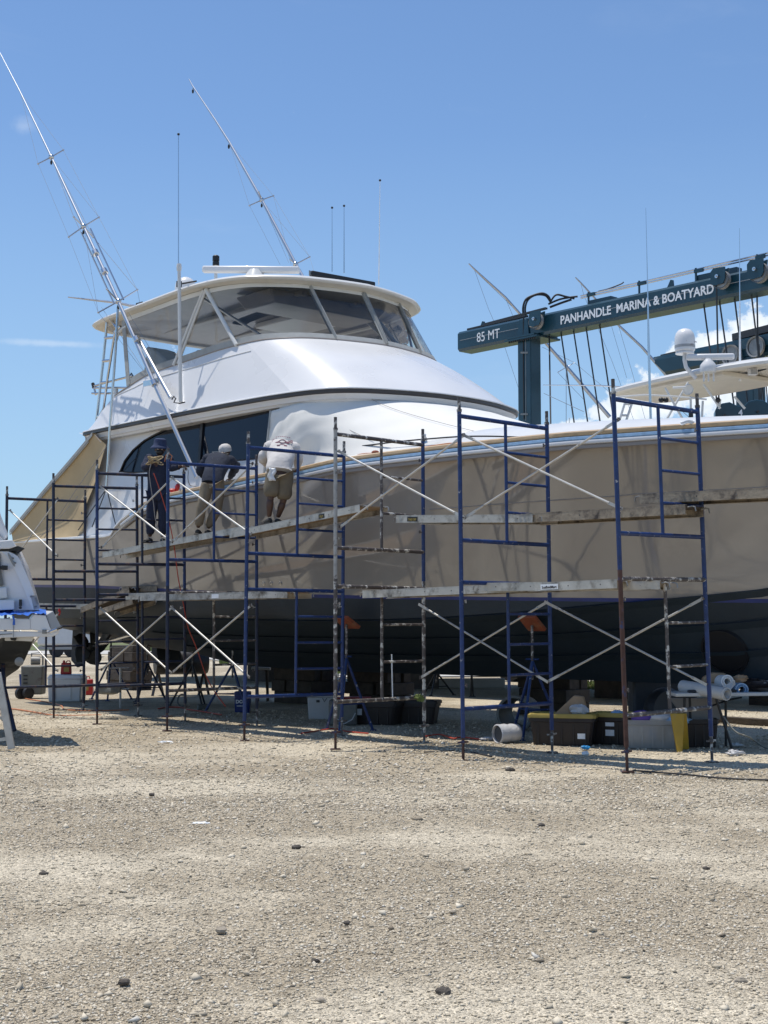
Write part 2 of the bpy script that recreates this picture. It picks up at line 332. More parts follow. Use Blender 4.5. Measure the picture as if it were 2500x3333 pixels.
def copy_tree(o,parent=None):
    c=o.copy(); COL.objects.link(c)
    if parent is not None: c.parent=parent
    for ch in list(o.children): copy_tree(ch,c)
    return c
def text_mesh(txt,size,extr=0.004,bold=0.0,sx=1.0):
    cu=bpy.data.curves.new('t','FONT'); cu.body=txt; cu.size=size; cu.extrude=extr; cu.offset=bold; cu.align_x='LEFT'; cu.align_y='BOTTOM_BASELINE'; cu.resolution_u=3
    o=bpy.data.objects.new('t',cu); COL.objects.link(o); dg=bpy.context.evaluated_depsgraph_get(); me=bpy.data.meshes.new_from_object(o.evaluated_get(dg))
    COL.objects.unlink(o); bpy.data.objects.remove(o)
    vs=[Vector((v.co.x*sx,v.co.y,v.co.z)) for v in me.vertices]; fs=[tuple(p.vertices) for p in me.polygons]; bpy.data.meshes.remove(me); return vs,fs
def put_text(mb,txt,size,origin,xdir,ydir,extr=0.004,bold=0.0,sx=1.0,width=None):
    vs,fs=text_mesh(txt,size,extr,bold,sx); xdir=Vector(xdir).normalized(); ydir=Vector(ydir).normalized(); z=xdir.cross(ydir)
    if width:
        w=max(v.x for v in vs)-min(v.x for v in vs); k=width/w; vs=[Vector((v.x*k,v.y,v.z)) for v in vs]
    mb.add([Vector(origin)+xdir*v.x+ydir*v.y+z*v.z for v in vs],fs)
# ---------------------------------------------------------------- ground
def hnoise(x,y,seed=0,oct=4,sc=1.0):
    r=np.random.default_rng(100+seed); out=np.zeros_like(x,dtype=float); a=1.0; f=sc; tot=0
    for o in range(oct):
        for k in range(5):
            th=r.uniform(0,2*math.pi); ph=r.uniform(0,2*math.pi); ff=f*r.uniform(0.7,1.4)
            out+=a*np.sin(ff*(x*math.cos(th)+y*math.sin(th))+ph)/5**0.5
        tot+=a*a; a*=0.6; f*=2.1
    return out/math.sqrt(tot)
def dust(x,y):   # 0 = loose stone, 1 = packed pale dust
    n=hnoise(x*0.55,y*0.9,1,6,1.5); return 1/(1+np.exp(-(n-0.35)*2.6))
def gz(x,y):
    x=np.asarray(x,float); y=np.asarray(y,float)
    return 0.011*hnoise(x,y,3,4,1.6)*np.clip((y-3)/6,0.3,1)
xs=np.concatenate([-np.geomspace(1500,14,34),np.linspace(-13.9,13.9,280),np.geomspace(14,1500,34)])
ys=np.concatenate([-np.geomspace(400,3,14),np.linspace(-2.9,30,330),np.geomspace(30.2,3500,60)])
X,Y=np.meshgrid(xs,ys); near=(np.abs(X)<14)&(Y>-3)&(Y<30)
Z=np.where(near,gz(X,Y),0.0)
edge=np.clip((14-np.abs(X))/3,0,1)*np.clip((30-Y)/4,0,1)*np.clip((Y+3)/3,0,1); Z=Z*np.clip(edge,0,1)
me=bpy.data.meshes.new('ground'); nv=X.size; R_,C_=X.shape
me.vertices.add(nv); me.vertices.foreach_set('co',np.stack([X,Y,Z],-1).ravel())
i=np.arange(R_-1)[:,None]*C_+np.arange(C_-1)[None,:]; q=np.stack([i,i+1,i+1+C_,i+C_],-1).reshape(-1,4)
me.loops.add(q.size); me.loops.foreach_set('vertex_index',q.ravel()); me.polygons.add(len(q)); me.polygons.foreach_set('loop_start',np.arange(len(q))*4)
me.update(); me.polygons.foreach_set('use_smooth',[True]*len(q))
at=me.attributes.new('dust','FLOAT','POINT'); at.data.foreach_set('value',dust(X,Y).ravel())
gm=bpy.data.materials.new('gravel_yard'); gm.use_nodes=True; n=gm.node_tree; b=n.nodes['Principled BSDF']; b.inputs['Roughness'].default_value=0.95; b.inputs['Specular IOR Level'].default_value=0.15
tc=n.nodes.new('ShaderNodeTexCoord'); A_=n.nodes.new('ShaderNodeAttribute'); A_.attribute_name='dust'
def N1(sc,de,ro=0.5):
    q=n.nodes.new('ShaderNodeTexNoise'); q.inputs['Scale'].default_value=sc; q.inputs['Detail'].default_value=de; q.inputs['Roughness'].default_value=ro; n.links.new(tc.outputs['Object'],q.inputs['Vector']); return q.outputs['Fac']
def V1(sc,feat='F1'):
    q=n.nodes.new('ShaderNodeTexVoronoi'); q.feature=feat; q.inputs['Scale'].default_value=sc; n.links.new(tc.outputs['Object'],q.inputs['Vector']); return q
def MRn(v,a,bb,c,d):
    q=n.nodes.new('ShaderNodeMapRange'); q.inputs['From Min'].default_value=a; q.inputs['From Max'].default_value=bb; q.inputs['To Min'].default_value=c; q.inputs['To Max'].default_value=d; n.links.new(v,q.inputs['Value']); return q.outputs[0]
def MX(f,a,bb,mode='MIX'):
    q=n.nodes.new('ShaderNodeMixRGB'); q.blend_type=mode
    for i,v in enumerate((f,a,bb)):
        if isinstance(v,(int,float)): q.inputs[i].default_value=v
        elif isinstance(v,tuple): q.inputs[i].default_value=(*v,1)
        else: n.links.new(v,q.inputs[i])
    return q.outputs[0]
vs_=V1(85); vl=V1(40)
base=MX(MRn(N1(1.3,6),0.35,0.65,0,1),(0.42,0.352,0.25),(0.52,0.445,0.325))
base=MX(MRn(A_.outputs['Fac'],0.25,0.85,0,1),base,(0.66,0.58,0.44))
cs=n.nodes.new('ShaderNodeSeparateXYZ'); n.links.new(vs_.outputs['Color'],cs.inputs[0])
cell=MRn(cs.outputs[0],0,1,0.68,1.30); sc_=n.nodes.new('ShaderNodeVectorMath'); sc_.operation='SCALE'; n.links.new(base,sc_.inputs[0]); n.links.new(cell,sc_.inputs['Scale'])
nf=MRn(N1(9,8,0.7),0.35,0.65,0.82,1.15); sc2=n.nodes.new('ShaderNodeVectorMath'); sc2.operation='SCALE'; n.links.new(sc_.outputs[0],sc2.inputs[0]); n.links.new(nf,sc2.inputs['Scale'])
n.links.new(sc2.outputs[0],b.inputs['Base Color'])
bu1=n.nodes.new('ShaderNodeBump'); bu1.inputs['Strength'].default_value=0.6; bu1.inputs['Distance'].default_value=0.03
inv1=MRn(vs_.outputs['Distance'],0,0.7,1,0); n.links.new(inv1,bu1.inputs['Height'])
bu2=n.nodes.new('ShaderNodeBump'); bu2.inputs['Strength'].default_value=0.30; bu2.inputs['Distance'].default_value=0.05; n.links.new(MRn(vl.outputs['Distance'],0,0.7,1,0),bu2.inputs['Height']); n.links.new(bu1.outputs[0],bu2.inputs['Normal'])
bu3=n.nodes.new('ShaderNodeBump'); bu3.inputs['Strength'].default_value=0.4; bu3.inputs['Distance'].default_value=0.05; n.links.new(N1(14,8,0.7),bu3.inputs['Height']); n.links.new(bu2.outputs[0],bu3.inputs['Normal'])
n.links.new(bu3.outputs[0],b.inputs['Normal'])
me.materials.append(gm); go=bpy.data.objects.new('ground',me); COL.objects.link(go); tag(go,'crushed limestone yard with pale packed dust patches',None,None,'structure')
# loose stones
def stones(cnt,dens_fn,D0,D1,smin,smax,name,label,m,seed,oct8=True,half=0.30,pw=1.0):
    r=np.random.default_rng(seed)
    # sample distance with pdf ~ 1/D^pw * width
    u=r.random(cnt)
    if pw==1.0: D=D0*(D1/D0)**u
    else: D=(D0**(1-pw)+(D1**(1-pw)-D0**(1-pw))*u)**(1/(1-pw))
    Xp=(r.random(cnt)*2-1)*(half*D+0.6)
    keep=r.random(cnt)<dens_fn(Xp,D); D=D[keep]; Xp=Xp[keep]; k=len(D)
    base=np.array([[1,0,0],[-1,0,0],[0,1,0],[0,-1,0],[0,0,1],[0,0,-1.0]])
    fc=np.array([[0,2,4],[2,1,4],[1,3,4],[3,0,4],[2,0,5],[1,2,5],[3,1,5],[0,3,5]])
    P=np.repeat(base[None],k,0)+r.normal(0,0.28,(k,6,3))
    s=smin+(smax-smin)*r.random(k)**2.8; s=s*(0.8+0.2*np.clip(D/8,0.6,2.0))
    sz=np.stack([s*(0.8+0.5*r.random(k)),s*(0.6+0.4*r.random(k)),s*(0.35+0.4*r.random(k))],-1)
    P=P*sz[:,None,:]; a=r.random(k)*2*math.pi; tl=r.normal(0,0.35,k)
    ca,sa=np.cos(a),np.sin(a); x=P[...,0]*ca[:,None]-P[...,1]*sa[:,None]; y=P[...,0]*sa[:,None]+P[...,1]*ca[:,None]; z=P[...,2]
    ct,st=np.cos(tl),np.sin(tl); y2=y*ct[:,None]-z*st[:,None]; z2=y*st[:,None]+z*ct[:,None]
    z0=gz(Xp,D)
    Vv=np.stack([x+Xp[:,None],y2+D[:,None],z2+(z0+sz[:,2]*0.35)[:,None]],-1).reshape(-1,3)
    Ff=(fc[None]+np.arange(k)[:,None,None]*6).reshape(-1,3)
    me=bpy.data.meshes.new(name); me.vertices.add(len(Vv)); me.vertices.foreach_set('co',Vv.ravel()); me.loops.add(Ff.size); me.loops.foreach_set('vertex_index',Ff.ravel())
    me.polygons.add(len(Ff)); me.polygons.foreach_set('loop_start',np.arange(len(Ff))*3); me.update()
    at=me.attributes.new('tone','FLOAT','POINT'); at.data.foreach_set('value',np.repeat(r.random(k),6))
    at=me.attributes.new('dust','FLOAT','POINT'); at.data.foreach_set('value',np.repeat(dust(Xp,D),6))
    me.materials.append(m); o=bpy.data.objects.new(name,me); COL.objects.link(o); return tag(o,label,None,None,'stuff')
sm=bpy.data.materials.new('loose_limestone_chips'); sm.use_nodes=True; n2=sm.node_tree; b2=n2.nodes['Principled BSDF']; b2.inputs['Roughness'].default_value=0.95; b2.inputs['Specular IOR Level'].default_value=0.15
at_=n2.nodes.new('ShaderNodeAttribute'); at_.attribute_name='tone'; cr=n2.nodes.new('ShaderNodeValToRGB'); n2.links.new(at_.outputs['Fac'],cr.inputs[0])
for p_,c_ in ((0.0,(0.20,0.165,0.125)),(0.10,(0.33,0.28,0.205)),(0.5,(0.56,0.485,0.37)),(0.85,(0.68,0.605,0.475)),(0.97,(0.66,0.60,0.49))):
    e=cr.color_ramp.elements.new(p_) if p_>0 else cr.color_ramp.elements[0]; e.color=(*c_,1)
e=cr.color_ramp.elements[-1]; e.position=1.0; e.color=(0.60,0.58,0.53,1)
a2_=n2.nodes.new('ShaderNodeAttribute'); a2_.attribute_name='dust'; mm=n2.nodes.new('ShaderNodeMixRGB'); ml=n2.nodes.new('ShaderNodeMath'); ml.operation='MULTIPLY'; ml.inputs[1].default_value=0.55; n2.links.new(a2_.outputs['Fac'],ml.inputs[0]); n2.links.new(ml.outputs[0],mm.inputs[0])
n2.links.new(cr.outputs[0],mm.inputs[1]); mm.inputs[2].default_value=(0.66,0.58,0.44,1); n2.links.new(mm.outputs[0],b2.inputs['Base Color'])
stones(190000,lambda x,y:1.0-0.75*dust(x,y),4.9,15,0.0035,0.0135,'gravel_chips','small pale limestone chips scattered over the open yard in the foreground',sm,11)
stones(42000,lambda x,y:1.0-0.5*dust(x,y),12,27,0.007,0.022,'coarse_gravel','coarse limestone gravel lying around the scaffold feet',sm,12,half=0.31)
stones(1000,lambda x,y:1.0+0*x,5,22,0.010,0.034,'gravel_lumps','larger loose limestone lumps scattered across the yard',sm,13)
# separate bigger rocks
def rock(x,y,r,tone,label):
    r*=0.78
    c=onZ(x,y,0.0); rr=np.random.default_rng(int(x*7+y)); mb=MB(); m=5;n_=7; rows=[]
    for i in range(m+1):
        a=math.pi*i/m; rows.append([])
        for j in range(n_):
            b=2*math.pi*j/n_; k=1+0.16*math.sin(3*b+x)+0.12*math.cos(2*a+5*b+y)+rr.normal(0,0.11)
            rows[-1].append(c+Vector((math.sin(a)*math.cos(b)*1.15*k,math.sin(a)*math.sin(b)*0.9*k,math.cos(a)*0.62*k+0.36))*r)
    for q in (0,m): rows[q]=[sum(rows[q],Vector())/n_]*n_
    mb.grid(rows,flip=True,closeu=True); o=mb.build('rock',tone,None,smooth=22); return tag(o,label,'rock','loose rocks lying on the open yard')
M['rockd']=mat('dark_grey_rock',(0.10,0.085,0.07),0.9,var=0.3,vscale=30,bump=0.6)
for (x,y,r,t,l) in [(721,3034,0.036,'stone','largest pale rock, low in the middle of the foreground'),(963,2763,0.038,'rockd','dark rock half way across the yard, below the scaffold gap'),
    (141,2848,0.034,'rockd','dark rock near the left edge of the yard'),(405,3204,0.032,'rockd','flat dark rock at lower left near the bottom'),(1441,3236,0.040,'rockd','dark rock right of centre at the very bottom'),
    (1025,3132,0.022,'rockd','small dark rock right of the largest pale rock'),(1130,3008,0.024,'rockd','small dark angular rock at the middle right of the foreground'),(2410,3200,0.036,'stone','pale rock in the bottom right corner of the yard'),
    (1760,2690,0.034,'rockd','dark rock on the right half, well in front of the scaffold'),(1660,2510,0.05,'rockd','dark lump just in front of the second scaffold tower'),(1043,3262,0.026,'stone','pale rock beside the lower middle edge'),(186,2765,0.03,'stone','small pale rock above the dark rock at left'),
    (1475,2972,0.022,'stone','small pale stone on the right half of the foreground'),(2300,2830,0.026,'rockd','dark stone at far right middle of the yard'),(495,2590,0.035,'rockd','dark stone on the left, not far from the boat shadow')]:
    rock(x,y,r,t,l)
# pavement strip and grass beyond the yachts
def sheet(name,pts,z,m,label):
    mb=MB(); mb.add([Vector((p[0],p[1],z)) for p in pts],[tuple(range(len(pts)))]); o=mb.build(name,m,None,smooth=0); return tag(o,label,None,None,'structure')
rd=[onZ(-600,2132),onZ(560,2130),onZ(1090,2207),onZ(1640,2203),onZ(2100,2219),onZ(3400,2210),onZ(3400,2195),onZ(2100,2206),onZ(1640,2192),onZ(1100,2196),onZ(600,2118),onZ(-600,2122)]
sheet('pavement',rd,0.03,'concrete','pale concrete roadway beyond the yachts')
gr=mat('grass_ground',(0.13,0.15,0.05),0.95,var=0.3,vscale=0.8)
sheet('grass_verge',[onZ(-600,2120),onZ(600,2116),onZ(1090,2176),onZ(3400,2166),onZ(3400,2120),onZ(1090,2100),onZ(-600,2085)],0.034,gr,'thin green grass verge beyond the roadway')
def grass(polys,cnt,h,name,label,m,seed):
    r=random.Random(seed); mb=MB()
    for (x0,x1,y0,y1) in polys:
        for _ in range(cnt//len(polys)):
            c=onZ(r.uniform(x0,x1),r.uniform(y0,y1)); a=r.uniform(0,6.28); w=h*r.uniform(0.25,0.5); hh=h*r.uniform(0.4,1.2)
            d=Vector((math.cos(a),math.sin(a),0)); t=c+Vector((r.uniform(-1,1),r.uniform(-1,1),0))*hh*0.4+UP*(hh+0.02)
            mb.add([c-d*w,c+d*w,t],[(0,1,2)])
    o=mb.build(name,m,None,smooth=0); return tag(o,label,None,None,'stuff')
gb=mat('grass_blades',(0.13,0.17,0.045),0.9,var=0.35,vscale=2)
grass([(1095,1245,2183,2197),(470,520,2110,2122),(1905,2150,2222,2246),(715,745,2140,2160),(2100,2500,2180,2195)],3200,0.10,'grass_tufts','sparse green grass tufts beside the roadway',gb,5)
mb=MB(); p0=onZ(1372,2240); p1=onZ(1640,2238); mb.bar(p0+UP*0.12,p1+UP*0.12,0.3,0.24); tag(mb.build('concrete_curb_block','concrete',None,bevel=0.02),'long low concrete kerb block lying on the gravel behind the keel','block')
# white site trailer seen under the stern
t0=onZ(120,2140); tr=thing('storage_trailer','white boxy storage trailer standing far behind under the yacht stern','trailer',tuple(t0))
mb=MB(); e1=Vector((1,0.15,0)).normalized(); e2=Vector((-0.15,1,0)).normalized(); Lw=2.75
mm_=Matrix((e1,e2,UP)).transposed(); mb.box(t0+e1*Lw/2+e2*1.3+UP*1.9,(Lw,2.5,2.6),mm_); mb.build('body','dirtyw',tr,bevel=0.12)
mb=MB(); mb.box(t0+e1*Lw/2+e2*1.3+UP*0.48,(Lw*0.98,2.3,0.16),mm_); mb.build('chassis','beltgrey',tr)
for k in (0.35,0.62):
    mb=MB(); mb.lathe([(0.2,-0.1),(0.38,-0.09),(0.38,0.09),(0.2,0.1)],t0+e1*Lw*k+e2*0.3+UP*0.38,axis=e2,n=18); mb.build('wheel','rubber',tr)
# ================================================================ the large sportfishing yacht
yo=B(-4,0,0)
yacht=thing('sportfishing_yacht','large tan-hulled white sportfishing yacht propped ashore behind the blue scaffolding','yacht',tuple(yo))
BT=smooth_tab([(-13.5,2.85),(-10,3.05),(-6,3.18),(-3.55,3.17),(-1.5,3.03),(0.89,2.62),(2.6,2.05),(4.03,1.40),(5.2,0.78),(6.0,0.36),(6.75,0.03)],20)
def bs(s): return interp(BT,s)
def fit(x,y,bf):
    t=sq(-bf(-2.0))
    for _ in range(60):
        q=onT(x,y,t); t=0.5*t+0.5*sq(-bf(max(-13.5,min(6.7,q[0]))))
    q=onT(x,y,t); return (q[0],q[2])
sheer_px=[(36,1765),(150,1757),(253,1750),(340,1745),(362,1739),(376,1713),(398,1688),(434,1659),(474,1637),(557,1609),(647,1590),(733,1573),(807,1556),(974,1527),(1095,1499),(1300,1472),(1495,1449),(1660,1432),(1855,1413),(2050,1400),(2270,1385),(2500,1370)]
ZS=[fit(x,y,bs) for x,y in sheer_px]
ZS=[(-13.5,ZS[0][1])]+ZS+[(6.0,ZS[-1][1]+0.16),(6.75,ZS[-1][1]+0.24)]
def zs(s): return interp(ZS,s)
CT=smooth_tab([(-13.5,2.55),(-10,2.72),(-6,2.72),(-4,2.6),(-2,2.28),(0,1.78),(2,1.10),(3.5,0.58),(4.6,0.22),(5.2,0.06)],20)
def bc(s): return interp(CT,s)
ch_px=[(200,2012),(450,2007),(850,2015),(1050,2017),(1250,2015),(1450,2007),(1700,1990),(1900,1970),(2100,1952),(2300,1933),(2500,1912)]
ZC=[fit(x,y,bc) for x,y in ch_px]; ZC=[(-13.5,ZC[0][1]+0.02)]+ZC+[(5.2,ZC[-1][1]+0.35)]
def zc(s): return interp(ZC,s)
ZK=[(-13.5,1.32),(-12.39,1.18),(-10,1.04),(-8.5,0.83),(-6.35,0.77),(-2.7,0.78),(3.1,0.77),(3.7,0.84),(4.3,1.15),(4.8,1.62),(5.2,2.05),(5.7,2.75),(6.3,3.6),(6.75,zs(6.75))]
def zk(s): return interp(ZK,s)
ZW=[(-13.5,2.44),(-9.7,2.34),(-4.3,2.09),(-2.4,2.03),(1.2,1.95),(3.5,1.91),(6.75,1.90)]
def zw(s): return interp(ZW,s)
def hullt(s,z):
    """half breadth at height z"""
    k=zk(s); c=max(zc(s),k+0.005) if s<5.2 else k; S_=zs(s); b0=bc(s) if s<5.2 else 0.0; B0=bs(s)
    if z>=c:
        u=min(1,max(0,(z-c)/max(1e-4,S_-c))); p=interp([(-13.5,0.55),(-5,0.62),(-2,0.9),(1,1.35),(4,1.7),(6.75,1.4)],s)
        fl=0.10*interp([(-6,0),(-1,0.6),(2,1),(6,0.5)],s)
        return b0+(B0-b0)*u**p - 0*fl
    u=max(0,(z-k)/max(1e-4,c-k)); return b0*u**1.06
stn=sorted(set([round(v,3) for v in np.linspace(-13.4,6.74,70)]+[-8.9,-8.75,-8.65,-8.55,-8.45,-8.35,-8.2,-8.05,-7.9,-7.7]))
def hull_rows(rowz,sgn):
    return [[B(s,sgn*hullt(s,z),z) for z in rowz(s)] for s in stn]
def rz_top(s):
    a=zs(s); w=max(zw(s),zk(s)); c=max(zc(s),zk(s)) if s<5.2 else zk(s); m_=max(c,w); m_=min(m_,a-0.01)
    r=[lerp(a,m_,(i/9)) for i in range(10)]; r+=[lerp(m_,min(w,m_),i/3) for i in (1,2,3)]; return r
def rz_str(s):
    w=max(zw(s),zk(s)); return [w,max(w-0.025,zk(s)),max(w-0.05,zk(s))]
def rz_bot(s):
    k=zk(s); w=max(zw(s)-0.05,k); c=min(max(zc(s),k),w) if s<5.2 else min(k,w)
    return [lerp(w,c,i/4) for i in range(5)]+[lerp(c,k,i/5) for i in range(1,6)]
def hull_part(name,rz,m):
    mb=MB(); mb.grid(hull_rows(rz,-1),flip=False); mb.grid(hull_rows(rz,1),flip=True); return mb.build(name,m,yacht,smooth=40)
hull_part('hull_side',rz_top,'hull'); hull_part('waterline_stripe',rz_str,'boot'); hull_part('hull_bottom',rz_bot,'slate')
# transom
s0=stn[0]; zz=[lerp(zk(s0),zs(s0),i/12) for i in range(13)]
mb=MB(); mb.grid([[B(s0-0.02*0-0.0,-hullt(s0,z),z) for z in zz],[B(s0,hullt(s0,z),z) for z in zz]],flip=True); mb.build('transom','hull',yacht)
# spray strakes and chine lip
def strake(fr,w,name):
    for sg in (-1,1):
        mb=MB(); rows=[]
        for s in np.linspace(-9,4.4,50):
            z=lerp(zk(s),max(zc(s),zk(s)),fr); t=hullt(s,z); p=B(s,sg*t,z); q=B(s,sg*(t+w),z-0.012); r=B(s,sg*max(0,hullt(s,z-0.10)),z-0.10)
            rows.append([p,q,r])
        mb.grid(rows,flip=(sg>0)); mb.build(name,'slate',yacht,smooth=30)
strake(0.99,0.035,'chine_lip'); strake(0.68,0.05,'spray_strake'); strake(0.38,0.05,'spray_strake')
# bow thruster tunnel recess
q=onT(2360,2120,-0.7); 
def on_hull(x,y):
    t=-1.0
    for _ in range(60):
        q=onT(x,y,t); t=0.5*t+0.5*sq(-hullt(max(-13.4,min(6.7,q[0])),q[2]))
    return onT(x,y,t)
q=on_hull(2360,2120)
def hn(s,z,sg=-1):
    p=B(s,sg*hullt(s,z),z); a=B(s+0.05,sg*hullt(s+0.05,z),z)-p; b=B(s,sg*hullt(s,z+0.05),z+0.05)-p; n_=a.cross(b).normalized(); return n_ if n_.dot(N)*sg>0 else -n_
nn=hn(q[0],q[2]); pc=BR(*q); mb=MB(); mb.lathe([(0.30,-0.10),(0.30,0.035),(0.33,0.035),(0.35,-0.05)],pc,axis=nn,n=28,cap=False); mb.lathe([(0.001,0.022),(0.295,0.022)],pc,axis=nn,n=28,cap=False); mb.build('thruster_tunnel','black',yacht)
# cap rail, rub rail, deck
def side_strip(name,m,prof,s_a,s_b,n_=150,sides=(-1,1),dz=0,smooth=50):
    for sg in sides:
        mb=MB(); rows=[]
        for s in np.linspace(s_a,s_b,n_):
            rows.append([B(s,sg*(bs(s)+o),zs(s)+h+dz) for o,h in prof])
        mb.grid(rows,flip=(sg<0)); mb.build(name,m,yacht,smooth=smooth)
side_strip('teak_cap_rail','teak',[(-0.12,-0.02),(-0.11,0.025),(-0.03,0.04),(0.015,0.02),(0.02,-0.012),(0.0,-0.03)],-7.9,6.7)
side_strip('cockpit_cap_rail','gel',[(-0.25,-0.02),(-0.24,0.02),(-0.03,0.03),(0.02,0.015),(0.025,-0.02),(0.0,-0.035)],-13.4,-7.9)
side_strip('sky_sheen_band','skyblue',[(0.004,-0.035),(0.03,-0.045),(0.034,-0.075),(0.006,-0.09)],-8.0,6.7)  # blue stripe, with the glossy rail's sky reflection put into its colour
side_strip('rub_rail','gel',[(0.006,-0.09),(0.045,-0.098),(0.055,-0.12),(0.045,-0.142),(0.004,-0.15)],-8.3,6.7)
side_strip('rail_underside','taupe',[(0.004,-0.15),(0.02,-0.16),(0.02,-0.20),(0.0,-0.21)],-8.3,6.7)
mb=MB(); rows=[]
def deckz(s,fr):  # crowned foredeck
    cr=interp([(-13.5,0.0),(-7.9,0.05),(-6,0.15),(-3,0.42),(0,0.42),(3,0.25),(6.7,0.02)],s)
    base=interp([(-13.5,-1.0),(-8.9,-1.0),(-8.7,-0.05),(6.7,-0.03)],s)
    return zs(s)+base+cr*1.1*(1-fr**4)
for s in stn:
    if s<-8.6: continue
    rows.append([B(s,fr*(bs(s)-0.10),deckz(s,fr)) for fr in np.linspace(-1,1,13)])
mb.grid(rows,flip=False); mb.build('deck','gel2',yacht,smooth=60)
mb=MB(); rows=[]
for s in [v for v in stn if v<=-8.5]: rows.append([B(s,fr*(bs(s)-0.22),2.55) for fr in (-1,1)])
mb.grid(rows); 
for sg in (-1,1): mb.grid([[B(s,sg*(bs(s)-0.22),2.55),B(s,sg*(bs(s)-0.22),zs(s))] for s in stn if s<=-8.5],flip=sg>0)
mb.build('cockpit_liner','gel2',yacht)
# faint name lettering on the quarter, exhaust ports
for (x,y) in [(858,1899),(883,1898),(913,1898)]:
    q=on_hull(x,y); nn=hn(q[0],q[2]); pc=BR(*q); mb=MB(); mb.lathe([(0.018,0.0),(0.022,0.010),(0.034,0.008),(0.036,0.0)],pc,axis=nn,n=14,cap=False); mb.lathe([(0.001,0.003),(0.02,0.003)],pc,axis=nn,n=12); mb.build('drain_fitting','stain',yacht)
# thin taupe line along the hull
mb=MB(); pts=[]
for x,y in [(1400,1659),(1600,1643),(1800,1629),(2000,1616),(2070,1609),(2300,1597),(2500,1585)]:
    q=on_hull(x,y); pts.append(BR(q[0],q[1]-0.004,q[2]))
mb.tube(pts,0.008,n=6); mb.build('hull_line','taupe',yacht)
# ---- deckhouse side (starboard/port)
def tw(z): return -2.93+(z-3.2)*0.15      # inward-leaning house side
def P_(x,y,off=0.0):
    q=onT(x,y,lambda z: tw(z)+off); return q
def mirror(q): return (q[0],-q[1],q[2])
house_px=[(262,1409),(343,1452),(322,1515),(304,1581),(275,1653),(252,1718),(250,1748)]
aft=[P_(x,y) for x,y in house_px]
prof_aft=[(q[0],q[2]) for q in aft]
HTOP=5.20
def house_base(s): return (zs(s)-0.06) if s>-8.75 else zs(s)-0.02
# window outline
win_px=[(391,1537),(395,1520),(409,1497),(434,1465),(470,1434),(506,1414),(563,1387),(620,1369),(700,1350),(800,1331),(905,1313),(905,1400),(903,1489),(772,1502),(635,1519),(474,1539),(430,1541)]
winq=[P_(x,y) for x,y in win_px]
import bisect
wt=[q for q in winq[:11]]; wb=[winq[0]]+winq[:11:-1]
def ztop(s): return interp([(q[0],q[2]) for q in wt],s)
def zbot(s): return interp(sorted([(q[0],q[2]) for q in wb]),s)
sA=winq[0][0]; sE=P_(905,1400)[0]
def side_wall(sg):
    mb=MB()
    def pt(s,z): return B(s,sg*-tw(z),z)
    # aft piece: strips between aft profile and window tip
    zl=np.linspace(zs(-9.5)-0.02,HTOP,14); rows=[]
    def saft(z):
        pr=sorted([(q[2],q[0]) for q in aft]); return interp(pr,z)
    S_=list(np.linspace(sA,sE,40))
    for z in zl: 
        rows.append([pt(lerp(saft(z),sA,i/6),max(z,0)) for i in range(7)])
    mb.grid(rows,flip=(sg>0))
    rows=[[pt(s,lerp(max(ztop(s),zbot(s)+0.0),HTOP,j/3)) for j in range(4)] for s in S_]; mb.grid(rows,flip=(sg<0))
    rows=[[pt(s,lerp(min(house_base(s),zbot(s)-0.01),zbot(s),j/3)) for j in range(4)] for s in S_]; mb.grid(rows,flip=(sg<0))
    # forward return behind the cover
    rows=[[pt(s,lerp(house_base(s),HTOP,j/3)) for j in range(4)] for s in np.linspace(sE,-3.95,4)]; mb.grid(rows,flip=(sg<0))
    # window reveal
    rim=[(s,ztop(s)) for s in S_]+[(s,zbot(s)) for s in S_[::-1]]
    rows=[[pt(s,z),pt(s,z)+N*(-sg*0.045)] for s,z in rim]; rows.append(rows[0]); mb.grid(rows,flip=(sg>0))
    # aft end thickness
    rows=[[pt(q[0],q[2]),pt(q[0],q[2])+N*(-sg*0.3)] for q in aft]; mb.grid(rows,flip=(sg<0))
    return mb.build('deckhouse_side','gel',yacht,smooth=40)
def window(sg):
    S_=list(np.linspace(sA,sE,40)); mb=MB()
    rows=[[B(s,sg*-tw(z)-sg*0.035,z) for z in (lerp(zbot(s),ztop(s),j/5) for j in range(6))] for s in S_]; mb.grid(rows,flip=(sg<0)); g=mb.build('salon_window','glass',yacht,smooth=60)
    # black border frame
    mb=MB(); mb.tube([B(s,sg*-tw(ztop(s))-sg*0.012,ztop(s)-0.012) for s in S_]+[B(s,sg*-tw(zbot(s))-sg*0.012,zbot(s)+0.012) for s in S_[::-1]],0.016,n=6,closed=True); mb.build('window_frame','gasket',g)
    # mullion
    a=P_(664,1352); b_=P_(648,1520); mb=MB(); mb.bar(B(a[0],sg*-tw(a[2])-sg*0.02,a[2]),B(b_[0],sg*-tw(b_[2])-sg*0.02,b_[2]),0.075,0.03,up=N); mb.build('window_mullion','gasket',g)
for sg in (-1,1): side_wall(sg); window(sg)
# aft bulkhead with door
mb=MB(); sb=aft[3][0]+0.6; mb.grid([[B(sb,t,z) for z in (2.55,HTOP)] for t in (-2.6,2.6)],flip=True); mb.build('aft_bulkhead','gel2',yacht)
mb=MB(); mb.box(B(sb-0.03,0.4,3.7),(0.05,1.5,2.0),Matrix((A,N,UP)).transposed()); mb.build('cockpit_door','glass',yacht)
